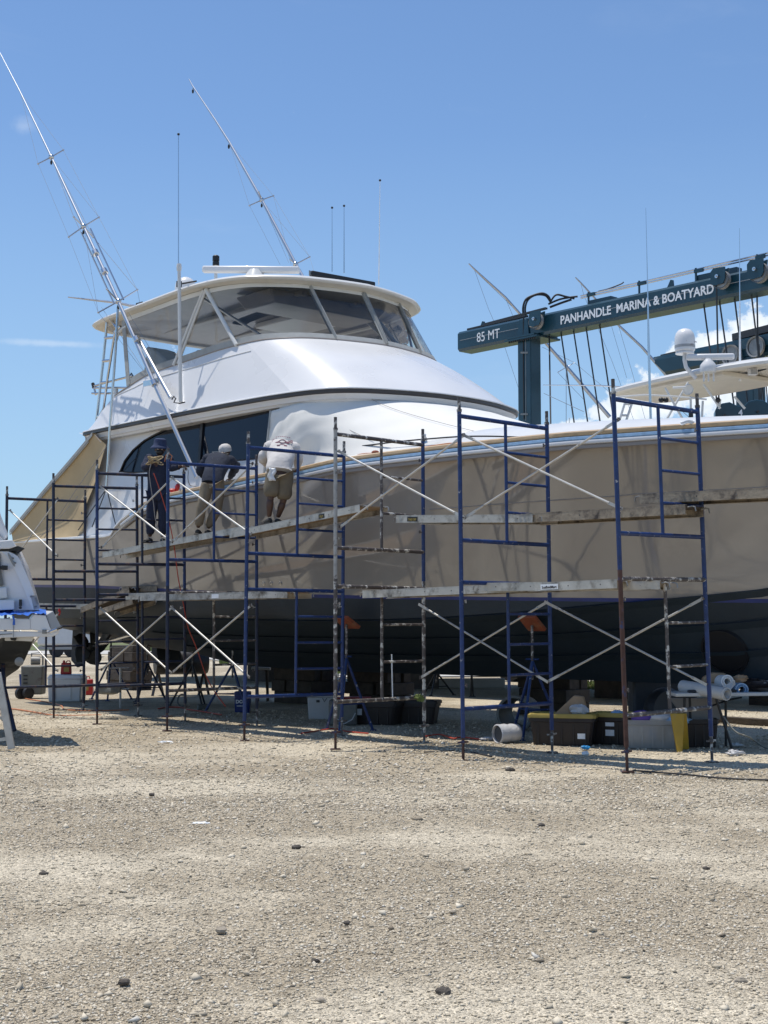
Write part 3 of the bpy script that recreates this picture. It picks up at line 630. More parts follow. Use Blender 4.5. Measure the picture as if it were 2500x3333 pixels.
# ---- flybridge deck / belt
half=[(-10.35,-2.2,0),(-10.30,-2.6,0),(-10.15,-2.82,0),(-9.9,-2.90,0),(-8,-2.93,0),(-6.2,-2.92,0),(-4.7,-2.85,0),(-4.0,-2.77,0),(-3.4,-2.63,0),(-2.97,-2.36,0),(-2.70,-2.0,0),(-2.50,-1.5,0),(-2.36,-1.0,0),(-2.28,-0.5,0),(-2.26,0,0)]
beltc=smooth_tab([(a,b_) for a,b_,_ in half],6); belt=[(s,t) for s,t in beltc]+[(s,-t) for s,t in beltc[::-1][1:]]
def ring_part(name,m,prof,curve=belt,smooth=50,closed=False,cz=None):
    """sweep an (outward offset, z) profile along a plan curve"""
    mb=MB(); rows=[]; k=len(curve)
    for i,(s,t) in enumerate(curve):
        a=curve[max(0,i-1)]; b_=curve[min(k-1,i+1)]; d=Vector((b_[0]-a[0],b_[1]-a[1])); d.normalize(); nx,ny=(d.y,-d.x)
        z0=cz(s,t) if cz else 0
        rows.append([B(s+nx*o,t+ny*o,z+z0) for o,z in prof])
    mb.grid(rows,flip=True); return mb.build(name,m,yacht,smooth=smooth)
ZB=5.28
ring_part('flybridge_belt_lip','gel',[(-0.10,ZB+0.035),(0.0,ZB+0.03),(0.02,ZB+0.015),(0.02,ZB),(-0.01,ZB-0.003)])
ring_part('flybridge_belt','brown',[(-0.01,ZB-0.003),(0.010,ZB-0.01),(0.010,ZB-0.055),(-0.03,ZB-0.07)])
ring_part('overhang_moulding','gel',[(-0.03,ZB-0.07),(-0.06,ZB-0.10),(-0.07,ZB-0.15),(-0.10,ZB-0.155),(-0.12,ZB-0.19),(-0.45,ZB-0.21)])
mb=MB(); mb.add([B(s,t*0.93,ZB-0.20) for s,t in belt],[tuple(range(len(belt)))]); mb.add([B(s,t*0.97,ZB+0.02) for s,t in belt],[tuple(reversed(range(len(belt))))]); mb.build('flybridge_deck','gel2',yacht,smooth=0)
# ---- flybridge coaming: bottom follows the belt, top follows the enclosure foot
low=[(-10.12,-2.80),(-9.6,-2.84),(-8.9,-2.86),(-8.2,-2.87),(-7.4,-2.87),(-6.4,-2.86),(-5.1,-2.81),(-4.4,-2.765),(-3.82,-2.70),(-3.42,-2.52),(-3.03,-2.28),(-2.77,-1.95),(-2.57,-1.48),(-2.43,-0.98),(-2.35,-0.5),(-2.33,0)]
upc=[(-10.02,-2.72,5.42),(-9.50,-2.62,5.86),(-8.97,-2.53,6.06),(-8.3,-2.52,6.20),(-7.56,-2.51,6.25),(-6.9,-2.50,6.285),(-6.2,-2.48,6.33),(-5.80,-2.44,6.35),(-5.40,-2.38,6.37),(-5.05,-2.27,6.38),(-4.72,-2.05,6.38),(-4.50,-1.72,6.39),(-4.33,-1.2,6.40),(-4.21,-0.7,6.40),(-4.14,-0.3,6.40),(-4.12,0,6.40)]
CI=40
lo=smooth_tab(low[:9],5)[:-1]+smooth_tab(low[8:],5); up_=smooth_tab(upc[:9],5)[:-1]+smooth_tab(upc[8:],5)
lo_f=lo+[(s,-t) for s,t in lo[::-1][1:]]; up_f=up_+[(s,-t,z) for s,t,z in up_[::-1][1:]]
def bulge(i,k):
    u=i/(k-1); c=abs(u-0.5)*2   # 1 at the aft ends, 0 at the bow
    return interp([(0,0.060),(0.36,0.045),(0.465,0.0),(1,0.0)],c)
mb=MB(); rows=[]; k=len(lo_f)
for i in range(k):
    a=Vector((lo_f[i][0],lo_f[i][1],ZB+0.03)); b_=Vector(up_f[i]); r=[]
    for j in range(11):
        u=j/10; p=a.lerp(b_,u); h=4*u*(1-u)*bulge(i,k); p=p+Vector((0.35,0,0.9))*h; r.append(B(*p))
    rows.append(r)
kk=len(rows)
for a_,b2__ in ((0,CI+1),(CI,kk-CI),(kk-1-CI,kk)): mb.grid(rows[a_:b2__],flip=True)
coam=mb.build('flybridge_coaming','gel',yacht,smooth=60)
# inner face of the coaming
mb=MB(); mb.grid([[B(*up_f[i]),B(up_f[i][0]-0.08,up_f[i][1]*0.95,up_f[i][2]-0.02),B(up_f[i][0]-0.1,up_f[i][1]*0.92,ZB+0.03)] for i in range(k)],flip=True); mb.build('coaming_liner','gel2',yacht)
# styling ridge along the side, and the rounded shoulder crease highlight
def coam_pt(i,u,off=0.0):
    a=Vector((lo_f[i][0],lo_f[i][1],ZB+0.03)); b_=Vector(up_f[i]); p=a.lerp(b_,u)+Vector((0.35,0,0.9))*(4*u*(1-u)*bulge(i,k)); return B(p.x,p.y-off if p.y<0 else p.y+off,p.z)
for sg in (0,1):
    mb=MB(); idx=range(6,40); mb.tube([coam_pt(i if sg==0 else k-1-i,interp([(6,0.98),(12,0.86),(26,0.83),(40,0.84)],i),0.004) for i in idx],0.009,n=6); mb.build('styling_ridge','gel',yacht)
# dark joint below the enclosure skirt
mb=MB(); mb.tube([B(*up_f[i])+UP*0.008 for i in range(6,k-6)],0.016,n=6); mb.build('coaming_track','taupe',yacht)
# ---- hardtop
hh=[(-10.85,0),(-10.83,-1.2),(-10.75,-2.0),(-10.50,-2.45),(-10.0,-2.58),(-9.2,-2.63),(-8.3,-2.66),(-7.2,-2.73),(-6.6,-2.72),(-6.1,-2.64),(-5.75,-2.52),(-5.42,-2.33),(-5.14,-2.0),(-4.86,-1.55),(-4.69,-1.0),(-4.58,-0.5),(-4.52,0)]
ht=smooth_tab(hh,6); htc=ht+[(s,-t) for s,t in ht[::-1][1:-1]]
ZH=7.55
def htz(s,t): return interp([(-11,-0.07),(-10,-0.02),(-8,0.01),(-6,0.02),(-4.6,0.0)],s)
cx,cy=-7.8,0
def hscale(k_,dz): return [B(cx+(s-cx)*(1-k_/ (3.2)),t*(1-k_/2.6),ZH+dz+htz(s,t)) for s,t in htc]
mb=MB(); 
prof=[(2.4,0.20),(1.2,0.17),(0.35,0.085),(0.10,0.03),(0.02,0.0),(0.0,-0.03),(0.02,-0.055),(0.06,-0.065)]
rows=[hscale(a,b_) for a,b_ in prof]; mb.grid(rows,closeu=True); mb.build('hardtop','gel2',yacht,smooth=50)
mb=MB(); prof=[(0.06,-0.065),(0.14,-0.07),(0.20,-0.085),(0.26,-0.095)]
rows=[hscale(a,b_) for a,b_ in prof]; mb.grid(rows,closeu=True); mb.build('hardtop_rim','cream',yacht,smooth=40)
mb=MB(); prof=[(0.26,-0.095),(0.30,-0.10),(0.42,-0.10),(0.46,-0.06),(1.0,-0.02),(2.4,0.0)]
rows=[hscale(a,b_) for a,b_ in prof]; mb.grid(rows,closeu=True); mb.build('headliner','headliner',yacht,smooth=40)
# electronics box and longitudinal beams under the roof
for t in (-0.75,0.75):
    mb=MB(); mb.bar(B(-10.3,t,ZH-0.06),B(-5.6,t,ZH-0.06),0.16,0.08); mb.build('roof_beam','headliner',yacht,bevel=0.02)
mb=MB(); mb.box(B(-6.3,0.1,ZH-0.14),(0.9,2.4,0.22),Matrix((A,N,UP)).transposed(),taper=1.15); mb.build('overhead_console','headliner',yacht,bevel=0.03)
mb=MB(); mb.box(B(-7.6,1.0,ZH-0.07),(1.6,1.1,0.10),Matrix((A,N,UP)).transposed()); mb.build('roof_hatch_liner','gel2',yacht,bevel=0.02)
# ---- enclosure: clear vinyl between coaming top and roof valance
def roof_inner(s,t,k_=0.34,dz=-0.10): return None
# roof foot curve: for every coaming point pick a matching roof edge point
rin=[(cx+(s-cx)*(1-0.24/3.2),t*(1-0.20/2.6)) for s,t in ht[::-1]]   # from bow to stern, starboard
def roof_at(u):   # u in 0..1 from bow centre to aft limit
    L_=[0]; 
    for a,b_ in zip(rin,rin[1:]): L_.append(L_[-1]+math.dist(a,b_))
    # stop at aft post s=-9.4
    tot=None
    for i,(s,t) in enumerate(rin):
        if s<-9.35: tot=L_[i]; break
    tab=[(l,p[0],p[1]) for l,p in zip(L_,rin)]; x=u*tot
    for a,b_ in zip(tab,tab[1:]):
        if x<=b_[0]: w=(x-a[0])/max(1e-6,b_[0]-a[0]); return (lerp(a[1],b_[1],w),lerp(a[2],b_[2],w))
    return tab[-1][1:]
ubow=up_[::-1]  # bow to stern
def foot_at(u):
    pts=[p for p in ubow if p[0]>=-8.99]; L_=[0]
    for a,b_ in zip(pts,pts[1:]): L_.append(L_[-1]+math.dist(a,b_))
    x=u*L_[-1]
    for i in range(len(pts)-1):
        if x<=L_[i+1]: w=(x-L_[i])/max(1e-6,L_[i+1]-L_[i]); return tuple(lerp(pts[i][q],pts[i+1][q],w) for q in range(3))
    return pts[-1]
def project(p):
    v=Vector(p)-Vector((0,0,HC)); y=v.y*cp+v.z*sp; z=-v.y*sp+v.z*cp; return (1250+F*v.x/y,1666.5-F*z/y)
def u_foot(x,sg=-1):
    best=min(np.linspace(0,1,201),key=lambda u:abs(project(B(foot_at(u)[0],foot_at(u)[1]*(1 if sg<0 else -1),foot_at(u)[2]))[0]-x)); return best
def u_roof(x,sg=-1):
    best=min(np.linspace(0,1,201),key=lambda u:abs(project(B(roof_at(u)[0],roof_at(u)[1]*(1 if sg<0 else -1),ZH-0.15))[0]-x)); return best
def encl(uf,ur,v,sg=-1,off=0.0):
    f=foot_at(uf); r=roof_at(ur); z1=ZH-0.095+htz(r[0],r[1])
    s=lerp(f[0],r[0],v); t=lerp(f[1],r[1],v); z=lerp(f[2],z1,v)
    # push outwards by off
    return B(s+off*0.35,(t-off)*(1 if sg<0 else -1),z)
posts=[('s',440,470),('s',567,664),('s',774,666),('s',1095,1005),('s',1285,1207)]
pu=[(0.0,0.0)]+sorted([(u_foot(f_),u_roof(r_)) for _,f_,r_ in posts])
# remapping foot u -> roof u for the clear sheets (monotone through the straight seams)
seam=[(0,0),(u_foot(1285),u_roof(1207)),(u_foot(1095),u_roof(1005)),(u_foot(774),u_roof(700)),(1,1)]
seam=sorted(seam)
for sg in (-1,1):
    mb=MB(); rows=[]
    for v in np.linspace(0.10,1,9): rows.append([encl(u,interp(seam,u),v,sg) for u in np.linspace(0,1,70)])
    mb.grid(rows,flip=(sg<0)); mb.build('clear_enclosure_panel','vinyl',yacht,smooth=80)
    mb=MB(); rows=[]
    for v in (0.0,0.05,0.10): rows.append([encl(u,interp(seam,u),v,sg,0.014) for u in np.linspace(0,1,90)])
    mb.grid(rows,flip=(sg<0)); mb.build('enclosure_skirt','skirt',yacht,smooth=80)
    mb=MB(); rows=[]
    for v in (0.93,1.0): rows.append([encl(u,interp(seam,u),v,sg,0.012) for u in np.linspace(0,1,90)])
    mb.grid(rows,flip=(sg<0)); mb.build('enclosure_valance','canvas',yacht,smooth=80)
    # sewn seams with zips
    for uf,ur,w in [(u_foot(1285),u_roof(1207),0.085),(u_foot(1095),u_roof(1005),0.10),(1.0,1.0,0.12)]:
        mb=MB(); mb.bar(encl(uf,ur,0.02,sg,0.02),encl(uf,ur,0.97,sg,0.02),w,0.012,up=N*sg); mb.build('zip_seam','skirt',yacht)
    # structural stanchions
    for x0,x1,r_ in [(567,664,0.030),(580,672,0.026),(774,672,0.038)]:
        mb=MB(); uf,ur=u_foot(x0),u_roof(x1); mb.tube([encl(uf,ur,0.0,sg,0.03),encl(uf,ur,1.0,sg,0.03)],r_,n=8); mb.build('stanchion','gel2',yacht)
mb=MB(); mb.bar(encl(0,0,0.02,-1,0.0),encl(0,0,0.97,-1,0.0),0.09,0.012,up=A); mb.build('zip_seam','skirt',yacht)
# inner struts
for (a,b_,m_) in [(B(-5.55,-1.2,6.35),B(-7.2,-2.0,7.5),'alu'),(B(-5.0,1.6,6.4),B(-5.6,0.9,7.5),'skirt'),(B(-5.3,2.1,6.38),B(-6.4,1.6,7.5),'gel2'),(B(-5.15,1.9,6.4),B(-5.75,2.2,7.48),'alu')]:
    mb=MB(); mb.tube([a,b_],0.025 if m_=='alu' else 0.04,n=8); mb.build('inner_strut',m_,yacht)
# helm pod and covered seats on the bridge deck
mb=MB(); mb.box(B(-6.6,0.1,5.85),(0.9,2.2,1.1),Matrix((A,N,UP)).transposed(),taper=0.8); mb.build('helm_console','skirt',yacht,bevel=0.06)
for t in (-0.7,0.7):
    mb=MB(); mb.box(B(-7.6,t,5.95),(0.55,0.6,0.5),Matrix((A,N,UP)).transposed()); mb.box(B(-7.9,t,6.35),(0.12,0.6,0.6),Matrix((A,N,UP)).transposed()); mb.build('helm_chair','skirt',yacht,bevel=0.06)
qs=[onT(x,y,-2.2) for x,y in [(468,1240),(474,1127),(500,1135),(540,1170),(570,1172),(600,1165),(640,1138),(670,1140),(690,1160),(700,1185)]]
mb=MB(); mb.prism([BR(*q) for q in qs]+[B(qs[-1][0],-2.2,5.6),B(qs[0][0],-2.2,5.6)],N*0.5); mb.build('seat_cover','skirt',yacht,bevel=0.04)
# ---------------------------------------------------------------- fittings of the yacht
def T(x,y,t): return BR(*onT(x,y,t))
def along(pa,Pa,pb,Pb,px):
    """3-D point on the line Pa-Pb seen at image point px (1/depth is linear along an image line)"""
    pa,pb,px=Vector(pa),Vector(pb),Vector(px); u=(px-pa).dot(pb-pa)/(pb-pa).length_squared
    inv_=lerp(1/Pa.y,1/Pb.y,u); return W(px.x,px.y,1/inv_)
def outrigger(base_px,Pa,Pb,pa,pb,pts,crosses,label,extra=()):
    fn=lambda p: along(pa,Pa,pb,Pb,p)
    mb=MB(); P=[fn(p) for p in pts]; rr=[0.040,0.038,0.034,0.027,0.021,0.015,0.009][:len(P)]
    mb.tube(P,rr,n=8); root=mb.build('outrigger','alu',yacht,label=label)
    tips=[]
    for (c,arms,D0) in crosses:
        Pc=fn(c); tp=[]
        for a in arms:
            d=Vector(a)-Vector(c); q=W(a[0],a[1],Pc.y+ (0.25 if d.x*1.0>0 else -0.25)); 
            mb=MB(); mb.tube([Pc,q],0.014,n=6); mb.sphere(q,0.022,6,4); mb.build('spreader','alu',root); tp.append(q)
        mb=MB(); mb.sphere(Pc,0.06,8,6); mb.build('collar','stain',root)
        mb=MB(); e=W(c[0],c[1]+18,Pc.y); mb.tube([Pc,e],0.006,n=5); mb.sphere(e,0.04,8,6,sc=(0.6,0.6,1.2)); mb.build('pulley','black',root)
        tips.append(tp)
    return root,fn,tips
# starboard
pa,pb=(641,1554),(385,981); Pa=T(641,1554,-2.95); Pb=T(385,981,-3.0)
tube_pts=[(641,1554),(502,1247),(385,981),(272,737),(167,511),(67,302),(0,172)]
rt,fn,tips=outrigger(None,Pa,Pb,pa,pb,tube_pts,[((167,511),[(124,533),(206,488)],0),((272,737),[(224,771),(322,707),(240,706),(304,772)],0),((385,981),[(320,1017),(447,943),(348,941)],0)],'starboard outrigger pole rising over the left edge of the frame')
def wire(root,pts,r=0.0035,m='wire'):
    mb=MB(); mb.tube(pts,r,n=5,cap=False); return mb.build('rigging_wire',m,root,smooth=60)
top=fn((67,302)); c1=fn((167,511))
wire(rt,[top,tips[0][0],tips[1][0],tips[2][0]]); wire(rt,[top,tips[0][1],tips[1][1],tips[2][1]])
wire(rt,[c1,tips[1][3],tips[2][1]],0.005); wire(rt,[c1,tips[1][2],tips[2][2]],0.006); wire(rt,[tips[2][1],W(455,985,tips[2][1].y)])
wire(rt,[c1,tips[1][1]]); wire(rt,[fn((272,737)),tips[2][0],W(480,1225,tips[2][0].y)])
# doubled lower tubes with clamps
off=[Vector((0.10,-0.02,0.03)),Vector((-0.08,0.02,-0.04))]
for o_ in off:
    mb=MB(); mb.tube([fn(p)+o_ for p in [(385,981),(330,862),(290,776),(278,750)]],0.016,n=6); mb.build('brace_tube','alu',rt)
for p in [(502,1247),(445,1105),(340,884),(311,823)]:
    mb=MB(); q=fn(p); d=(fn((p[0]-10,p[1]-22))-q).normalized(); mb.lathe([(0.055,-0.06),(0.065,-0.05),(0.065,0.05),(0.055,0.06)],q,axis=d,n=10); mb.build('clamp','stain',rt)
mb=MB(); a=T(455,1110,-2.9); b_=T(556,1295,-2.93); mb.tube([a,b_],0.035,n=8); mb.build('support_strut','alu',rt)
mb=MB(); mb.bar(T(470,1250,-2.88),T(520,1240,-2.88),0.05,0.10); mb.build('mount_plate','stain',rt)
# port
pa,pb=(960,856),(615,257); Pa=T(960,856,2.2); Pb=T(615,257,2.2)
rt2,fn2,tips2=outrigger(None,Pa,Pb,pa,pb,[(1010,945),(960,856),(852,651),(746,463),(700,390),(627,280),(615,257)],[((852,651),[(812,669),(890,637),(842,625)],0),((962,860),[(1008,836),(945,845)],0)],'port outrigger pole leaning up behind the hardtop')
top=fn2((746,463)); wire(rt2,[top,tips2[0][0],T(912,862,2.2)]); wire(rt2,[top,tips2[0][1],tips2[1][0]]); wire(rt2,[fn2((852,651)),tips2[1][0]]); wire(rt2,[tips2[0][1],T(948,862,2.2)])
wire(rt2,[tips2[1][0],T(1022,885,2.2)])
wire(rt2,[fn2((852,651)),T(940,855,2.2)])
for p in [(746,463),(629,283)]:
    q=fn2(p); mb=MB(); e=W(p[0]-1,p[1]+14,q.y); mb.tube([q,e],0.008,n=5); mb.sphere(e,0.045,8,6,sc=(0.6,0.6,1.3)); mb.build('pulley','black',rt2)
# centre rigger and stay pole
mb=MB(); mb.tube([W(222,967,27.4),W(300,976,27.2),W(385,986,27.0),W(425,995,26.9),W(480,1000,26.6)],[0.012,0.02,0.026,0.03,0.03],n=7); mb.build('centre_rigger','alu',yacht)
mb=MB(); mb.tube([T(384,1000,-2.95),T(375,1150,-2.98),T(357,1400,-3.0),T(347,1586,-3.0)],0.026,n=7); mb.lathe([(0.14,-0.03),(0.14,0.0),(0.05,0.02)],T(347,1588,-3.0),n=12); mb.build('support_pole','stain',yacht)
for a,b_ in [((347,1590),(255,1725)),((347,1590),(378,1715)),((347,1590),(300,1715))]: 
    mb=MB(); mb.tube([T(*a,-2.98),T(*b_,-2.95)],0.010,n=5); mb.build('stay_rope','rubber',yacht)
for pts in [[(330,1000),(440,1160),(480,1225)],[(420,1020),(452,1075),(486,1130),(503,1230)]]:
    wire(yacht,[T(x,y,-2.6) for x,y in pts],0.004)
# whip antennas
def whip(px,t,r0,label=None,m='stain',thick=None):
    P=[T(x,y,t) for x,y in px]; mb=MB(); k=len(P); mb.tube(P,[lerp(r0,r0*0.45,i/(k-1)) for i in range(k)],n=6); o=mb.build('whip_antenna',m,yacht,label=label)
    mb=MB(); mb.sphere(P[-1],0.025,6,5); mb.build('antenna_tip','black',o)
    if thick:
        a,b_=T(*thick[0],t),T(*thick[1],t); mb=MB(); mb.tube([a,b_],[0.034,0.030],n=8); mb.lathe([(0.04,-0.06),(0.048,0),(0.04,0.06)],b_,n=10); mb.build('antenna_socket','gel2',o)
whip([(586,1290),(584,1000),(581,850),(581,437)],-2.98,0.016,'tall whip antenna on the starboard side',thick=((588,1308),(583,870)))
whip([(1081,884),(1081,676)],1.2,0.013); whip([(1120,888),(1120,670)],1.2,0.016); whip([(1233,926),(1237,587)],1.6,0.013,m='letter')
mb=MB(); mb.tube([T(583,925,-2.9),T(640,915,-2.6)],0.016,n=6); mb.lathe([(0.05,-0.05),(0.05,0.05)],T(583,925,-2.95),n=8); mb.build('antenna_bracket','black',yacht)
mb=MB(); mb.tube([T(560,1300,-2.95),T(566,1290,-3.0),T(572,1297,-3.02),T(566,1310,-3.0),T(585,1313,-2.98),T(602,1309,-2.93)],0.012,n=6); mb.build('antenna_lead','rubber',yacht)
# radar, domes, camera, light bar
cz=T(818,880,-0.4); mb=MB(); d=(T(975,876,0.2)-T(660,874,0.2)).normalized()
p0,p1=W(660,877,cz.y+0.15),W(975,879,cz.y-0.15); mb.bar(p0,p1,0.14,0.13); mb.build('radar_array','gel',yacht,bevel=0.03)
mb=MB(); cc=W(830,905,cz.y); mb.lathe([(0.45,-0.10),(0.42,-0.04),(0.22,0.0),(0.16,0.10),(0.12,0.16)],cc,n=22); mb.build('radar_pedestal','gel2',yacht)
cd=T(604,930,-1.2); mb=MB(); mb.lathe([(0.20,-0.16),(0.21,-0.05),(0.19,0.06),(0.13,0.13),(0.06,0.165),(0.001,0.17)],cd,n=20); mb.build('satellite_dome','gel',yacht)
cc=T(703,850,0.0); mb=MB(); mb.lathe([(0.07,-0.09),(0.07,-0.02),(0.05,-0.02),(0.05,0.0),(0.072,0.0),(0.072,0.10),(0.05,0.12)],cc,n=14); c_=mb.build('night_camera','black',yacht)
mb=MB(); mb.tube([cc-UP*0.09,cc-UP*0.42],0.035,n=8); mb.build('camera_mast','gel2',c_)
mb=MB(); a,b_=T(1010,890,-1.3),T(1218,928,0.0); mb.bar(a,b_,0.10,0.10); lb=mb.build('light_bar','black',yacht,bevel=0.02)
for i in range(26):
    c=a.lerp(b_,(i+0.5)/26)+Vector((-0.03,-0.06,0.0)); mb=MB(); mb.box(c,(0.008,0.03,0.085),Matrix((A,N,UP)).transposed()); mb.build('light_bar_fin','steel',lb,smooth=0)
# aft ladder and rails
def tubep(name,px,t,r,m='stain',n=7):
    mb=MB(); mb.tube([T(x,y,t) for x,y in px],r,n=n); return mb.build(name,m,yacht)
lad=tubep('ladder_rail',[(349,1040),(336,1175),(322,1300),(313,1380)],-2.5,0.028)
tubep('ladder_rail',[(392,1062),(375,1080),(370,1105),(351,1225),(337,1330),(325,1352),(318,1356)],-2.5,0.026)
tubep('ladder_rail',[(365,1045),(383,1072)],-2.5,0.03); tubep('hardtop_leg',[(412,1062),(398,1070),(385,1085),(376,1115)],-2.5,0.03,'gel2')
for y0,xa,xb in ((1100,342,371),(1175,335,360),(1246,330,349)): tubep('ladder_rung',[(xa,y0),(xb,y0-2)],-2.5,0.03)
for px in [[(302,1262),(430,1262)],[(300,1280),(410,1280)],[(302,1258),(345,1245),(432,1223)],[(303,1250),(312,1285)],[(372,1262),(378,1287)]]: tubep('aft_rail',px,-2.4,0.022)
tubep('rod_holder',[(302,1248),(306,1262)],-2.4,0.035,'black'); tubep('rod_holder',[(378,1264),(378,1288)],-2.4,0.04,'gel2'); tubep('rail_knot',[(420,1228),(428,1215),(432,1222),(425,1233)],-2.4,0.014,'rubber')
tubep('roof_hook',[(440,1005),(445,988),(463,983),(463,992)],-2.3,0.014,'black')
# shaft, propeller, rudder, running gear under the stern
def prop(c,R,ax,label):
    p=MB(); p.lathe([(0.02,-0.22),(0.075,-0.16),(0.09,0.0),(0.075,0.12)],c,axis=ax,n=14); pr=p.build('propeller','primer',yacht,label=label)
    x=ax.cross(UP).normalized(); y=ax.cross(x)
    for k_ in range(5):
        a=k_*2*math.pi/5+0.55; rows=[]
        for i in range(8):
            r_=lerp(0.07,R,i/7); w=R*0.42*math.sin(min(1,(i+1.2)/7.4)*math.pi)**0.6*(1 if i<7 else 0.35); tw_=lerp(0.9,0.45,i/7); row=[]
            for j in range(7):
                q=(j/6-0.5)*2*w; ang=a+0.25*(i/7); dr=x*math.cos(ang)+y*math.sin(ang); tg=-x*math.sin(ang)+y*math.cos(ang)
                row.append(c+dr*r_+tg*q*math.cos(tw_)+ax*q*math.sin(tw_)*0.8)
            rows.append(row)
        m_=MB(); m_.grid(rows); o=m_.build('blade','primer',pr,smooth=80); sd=o.modifiers.new('solid','SOLIDIFY'); sd.thickness=0.018
for t,lab in ((-1.15,None),(1.15,None)):
    c=BR(*onT(292,2105,-1.4)); q=inv(c); c=B(q[0],t,q[2]); prop(c,0.46,A,lab)
    mb=MB(); mb.tube([c,B(q[0]+2.6,t*0.95,q[2]+0.42)],0.045,n=8); mb.build('propeller_shaft','stain',yacht)
    mb=MB(); s=q[0]; 
    mb.prism([B(s-0.75,t,1.55),B(s-0.30,t,1.55),B(s-0.28,t,0.78),B(s-0.55,t,0.70),B(s-0.80,t,0.85)],N*0.07); mb.build('rudder','blackgel',yacht,bevel=0.02)
    mb=MB(); mb.prism([B(s+0.25,t,q[2]+0.05),B(s+0.5,t,q[2]+0.05),B(s+0.9,t,1.5),B(s+0.6,t,1.5)],N*0.06); mb.build('shaft_strut','blackgel',yacht)
# ---------------------------------------------------------------- white windshield cover
topc=[(-4.32,-2.715,5.05),(-3.95,-2.70,5.07),(-3.66,-2.62,5.11),(-3.32,-2.42,5.13),(-2.98,-2.14,5.13),(-2.72,-1.76,5.13),(-2.53,-1.3,5.14),(-2.40,-0.8,5.14),(-2.35,-0.4,5.14),(-2.33,0,5.14)]
botc=[(-4.32,-2.87,3.95),(-4.0,-2.84,4.02),(-3.62,-2.72,4.20),(-3.17,-2.60,4.30),(-2.38,-2.57,4.32),(-1.50,-2.38,4.32),(-0.70,-2.10,4.33),(-0.19,-1.66,4.33),(0.0,-0.95,4.34),(0.08,0,4.35)]
tp=smooth_tab(topc,9); bp=smooth_tab(botc,9); tp=tp+[(a,-b_,c) for a,b_,c in tp[::-1][1:]]; bp=bp+[(a,-b_,c) for a,b_,c in bp[::-1][1:]]
mb=MB(); rows=[]; rr=random.Random(3)
for i in range(len(tp)):
    r=[]
    for j in range(26):
        v=1.36*j/25; p=Vector(tp[i])+(Vector(bp[i])-Vector(tp[i]))*v; env=4*min(v,1)*(1-min(v,1))
        wr=0.018*math.sin(i*0.9+2.2*math.sin(v*5))*env*max(0,1-i/28)+0.007*math.sin(i*0.45+j*0.5+math.sin(j*0.35)*2)*env+0.010*math.sin(j*1.1+i*0.22)*(0.3+0.7*v)*(1 if i<30 else 0.5)
        bl=0.11*env*math.exp(-((min(i,len(tp)-1-i)-22)/11.0)**2); r.append(B(p.x+wr*0.6-0.02*env+bl*0.6,(p.y-wr*(1-min(1,i/40))-bl) if p.y<0 else (p.y+bl),p.z+bl*0.5+wr*0.8*min(1,i/20)))
    rows.append(r)
mb.grid(rows,flip=False); cov=mb.build('windshield_cover','canvas',None,smooth=80); tag(cov,'white canvas cover stretched over the big yacht windshield below the flybridge','cover')
sd=cov.modifiers.new('s','SOLIDIFY'); sd.thickness=0.006
def cpt(i,v,o=0.012):
    p=Vector(tp[i]).lerp(Vector(bp[i]),v); return B(p.x+o*0.4,p.y-o*0.6,p.z+o*0.9)
cvr=cov
for i0,i1 in ((24,40),(44,60)):
    mb=MB(); mb.tube([cpt(int(lerp(i0,i1,q/8)),lerp(0.02,0.98,q/8),0.02) for q in range(9)],0.004,n=5); mb.build('cover_seam','taupe',cov)
mb=MB(); mb.tube([cpt(0,v,0.0)+N*-0.01 for v in np.linspace(0,1,8)],0.018,n=6); mb.build('cover_edge','skirt',cov)
# ---------------------------------------------------------------- tan mesh shade over the cockpit
sh=thing('cockpit_shade','tan mesh shade stretched from the flybridge overhang down to the yacht stern','shade cover',tuple(B(-11.5,0,3.3)))
ol=[onT(x,y,-2.95) for x,y in [(302,1413),(344,1450),(330,1490),(310,1560),(290,1620),(265,1690),(248,1742),(150,1756),(36,1762),(34,1735)]]
mb=MB(); rows=[]
L1=[onT(x,y,-2.95) for x,y in [(304,1411),(262,1462),(210,1523),(150,1592),(90,1664),(34,1731)]]; R1=[onT(x,y,-2.95) for x,y in [(344,1447),(332,1490),(305,1580),(275,1655),(250,1745),(40,1763)]]
a_=smooth_tab(L1,5); b2_=smooth_tab(R1,5)
for i in range(len(a_)):
    r=[]
    for j in range(13):
        p=Vector(a_[i]).lerp(Vector(b2_[i]),j/12); r.append(B(p.x,-2.95+0.12*math.sin(math.pi*j/12)*math.sin(math.pi*i/len(a_)),p.z))
    rows.append(r)
mb.grid(rows,flip=True); mb.build('side_panel','tan',sh,smooth=80)
mb=MB(); mb.grid([[B(p.x,-p.y,p.z) for p in [Vector(inv(q)) for q in r]] for r in rows]); mb.build('side_panel','tan',sh,smooth=80)
mb=MB(); rows=[[B(s,t,z+0.01-0.10*(1-(t/2.95)**2)*math.sin(math.pi*i/(len(a_)-1))) for t in np.linspace(-2.97,2.97,13)] for i,(s,_,z) in enumerate(a_)]; mb.grid(rows); mb.build('roof_panel','tan',sh,smooth=80)
for sg in (-1,1):
    mb=MB(); mb.grid([[B(s,sg*2.985,z+0.03),B(s,sg*2.985,z-0.045)] for s,_,z in a_]); mb.grid([[B(s,sg*2.98,z-0.05),B(s,sg*2.97,z-0.075)] for s,_,z in a_[2:]]); mb.build('edge_band','skirt',sh,smooth=60)
for px in ([(307,1415),(325,1440)],[(344,1452),(262,1568),(180,1690),(140,1752)],[(250,1615),(170,1710),(120,1755)]):
    mb=MB(); mb.tube([B(onT(x,y,-3.06)[0],-3.06,onT(x,y,-3.06)[2]) for x,y in px],0.007,n=5); mb.build('seam_line','taupe',sh)
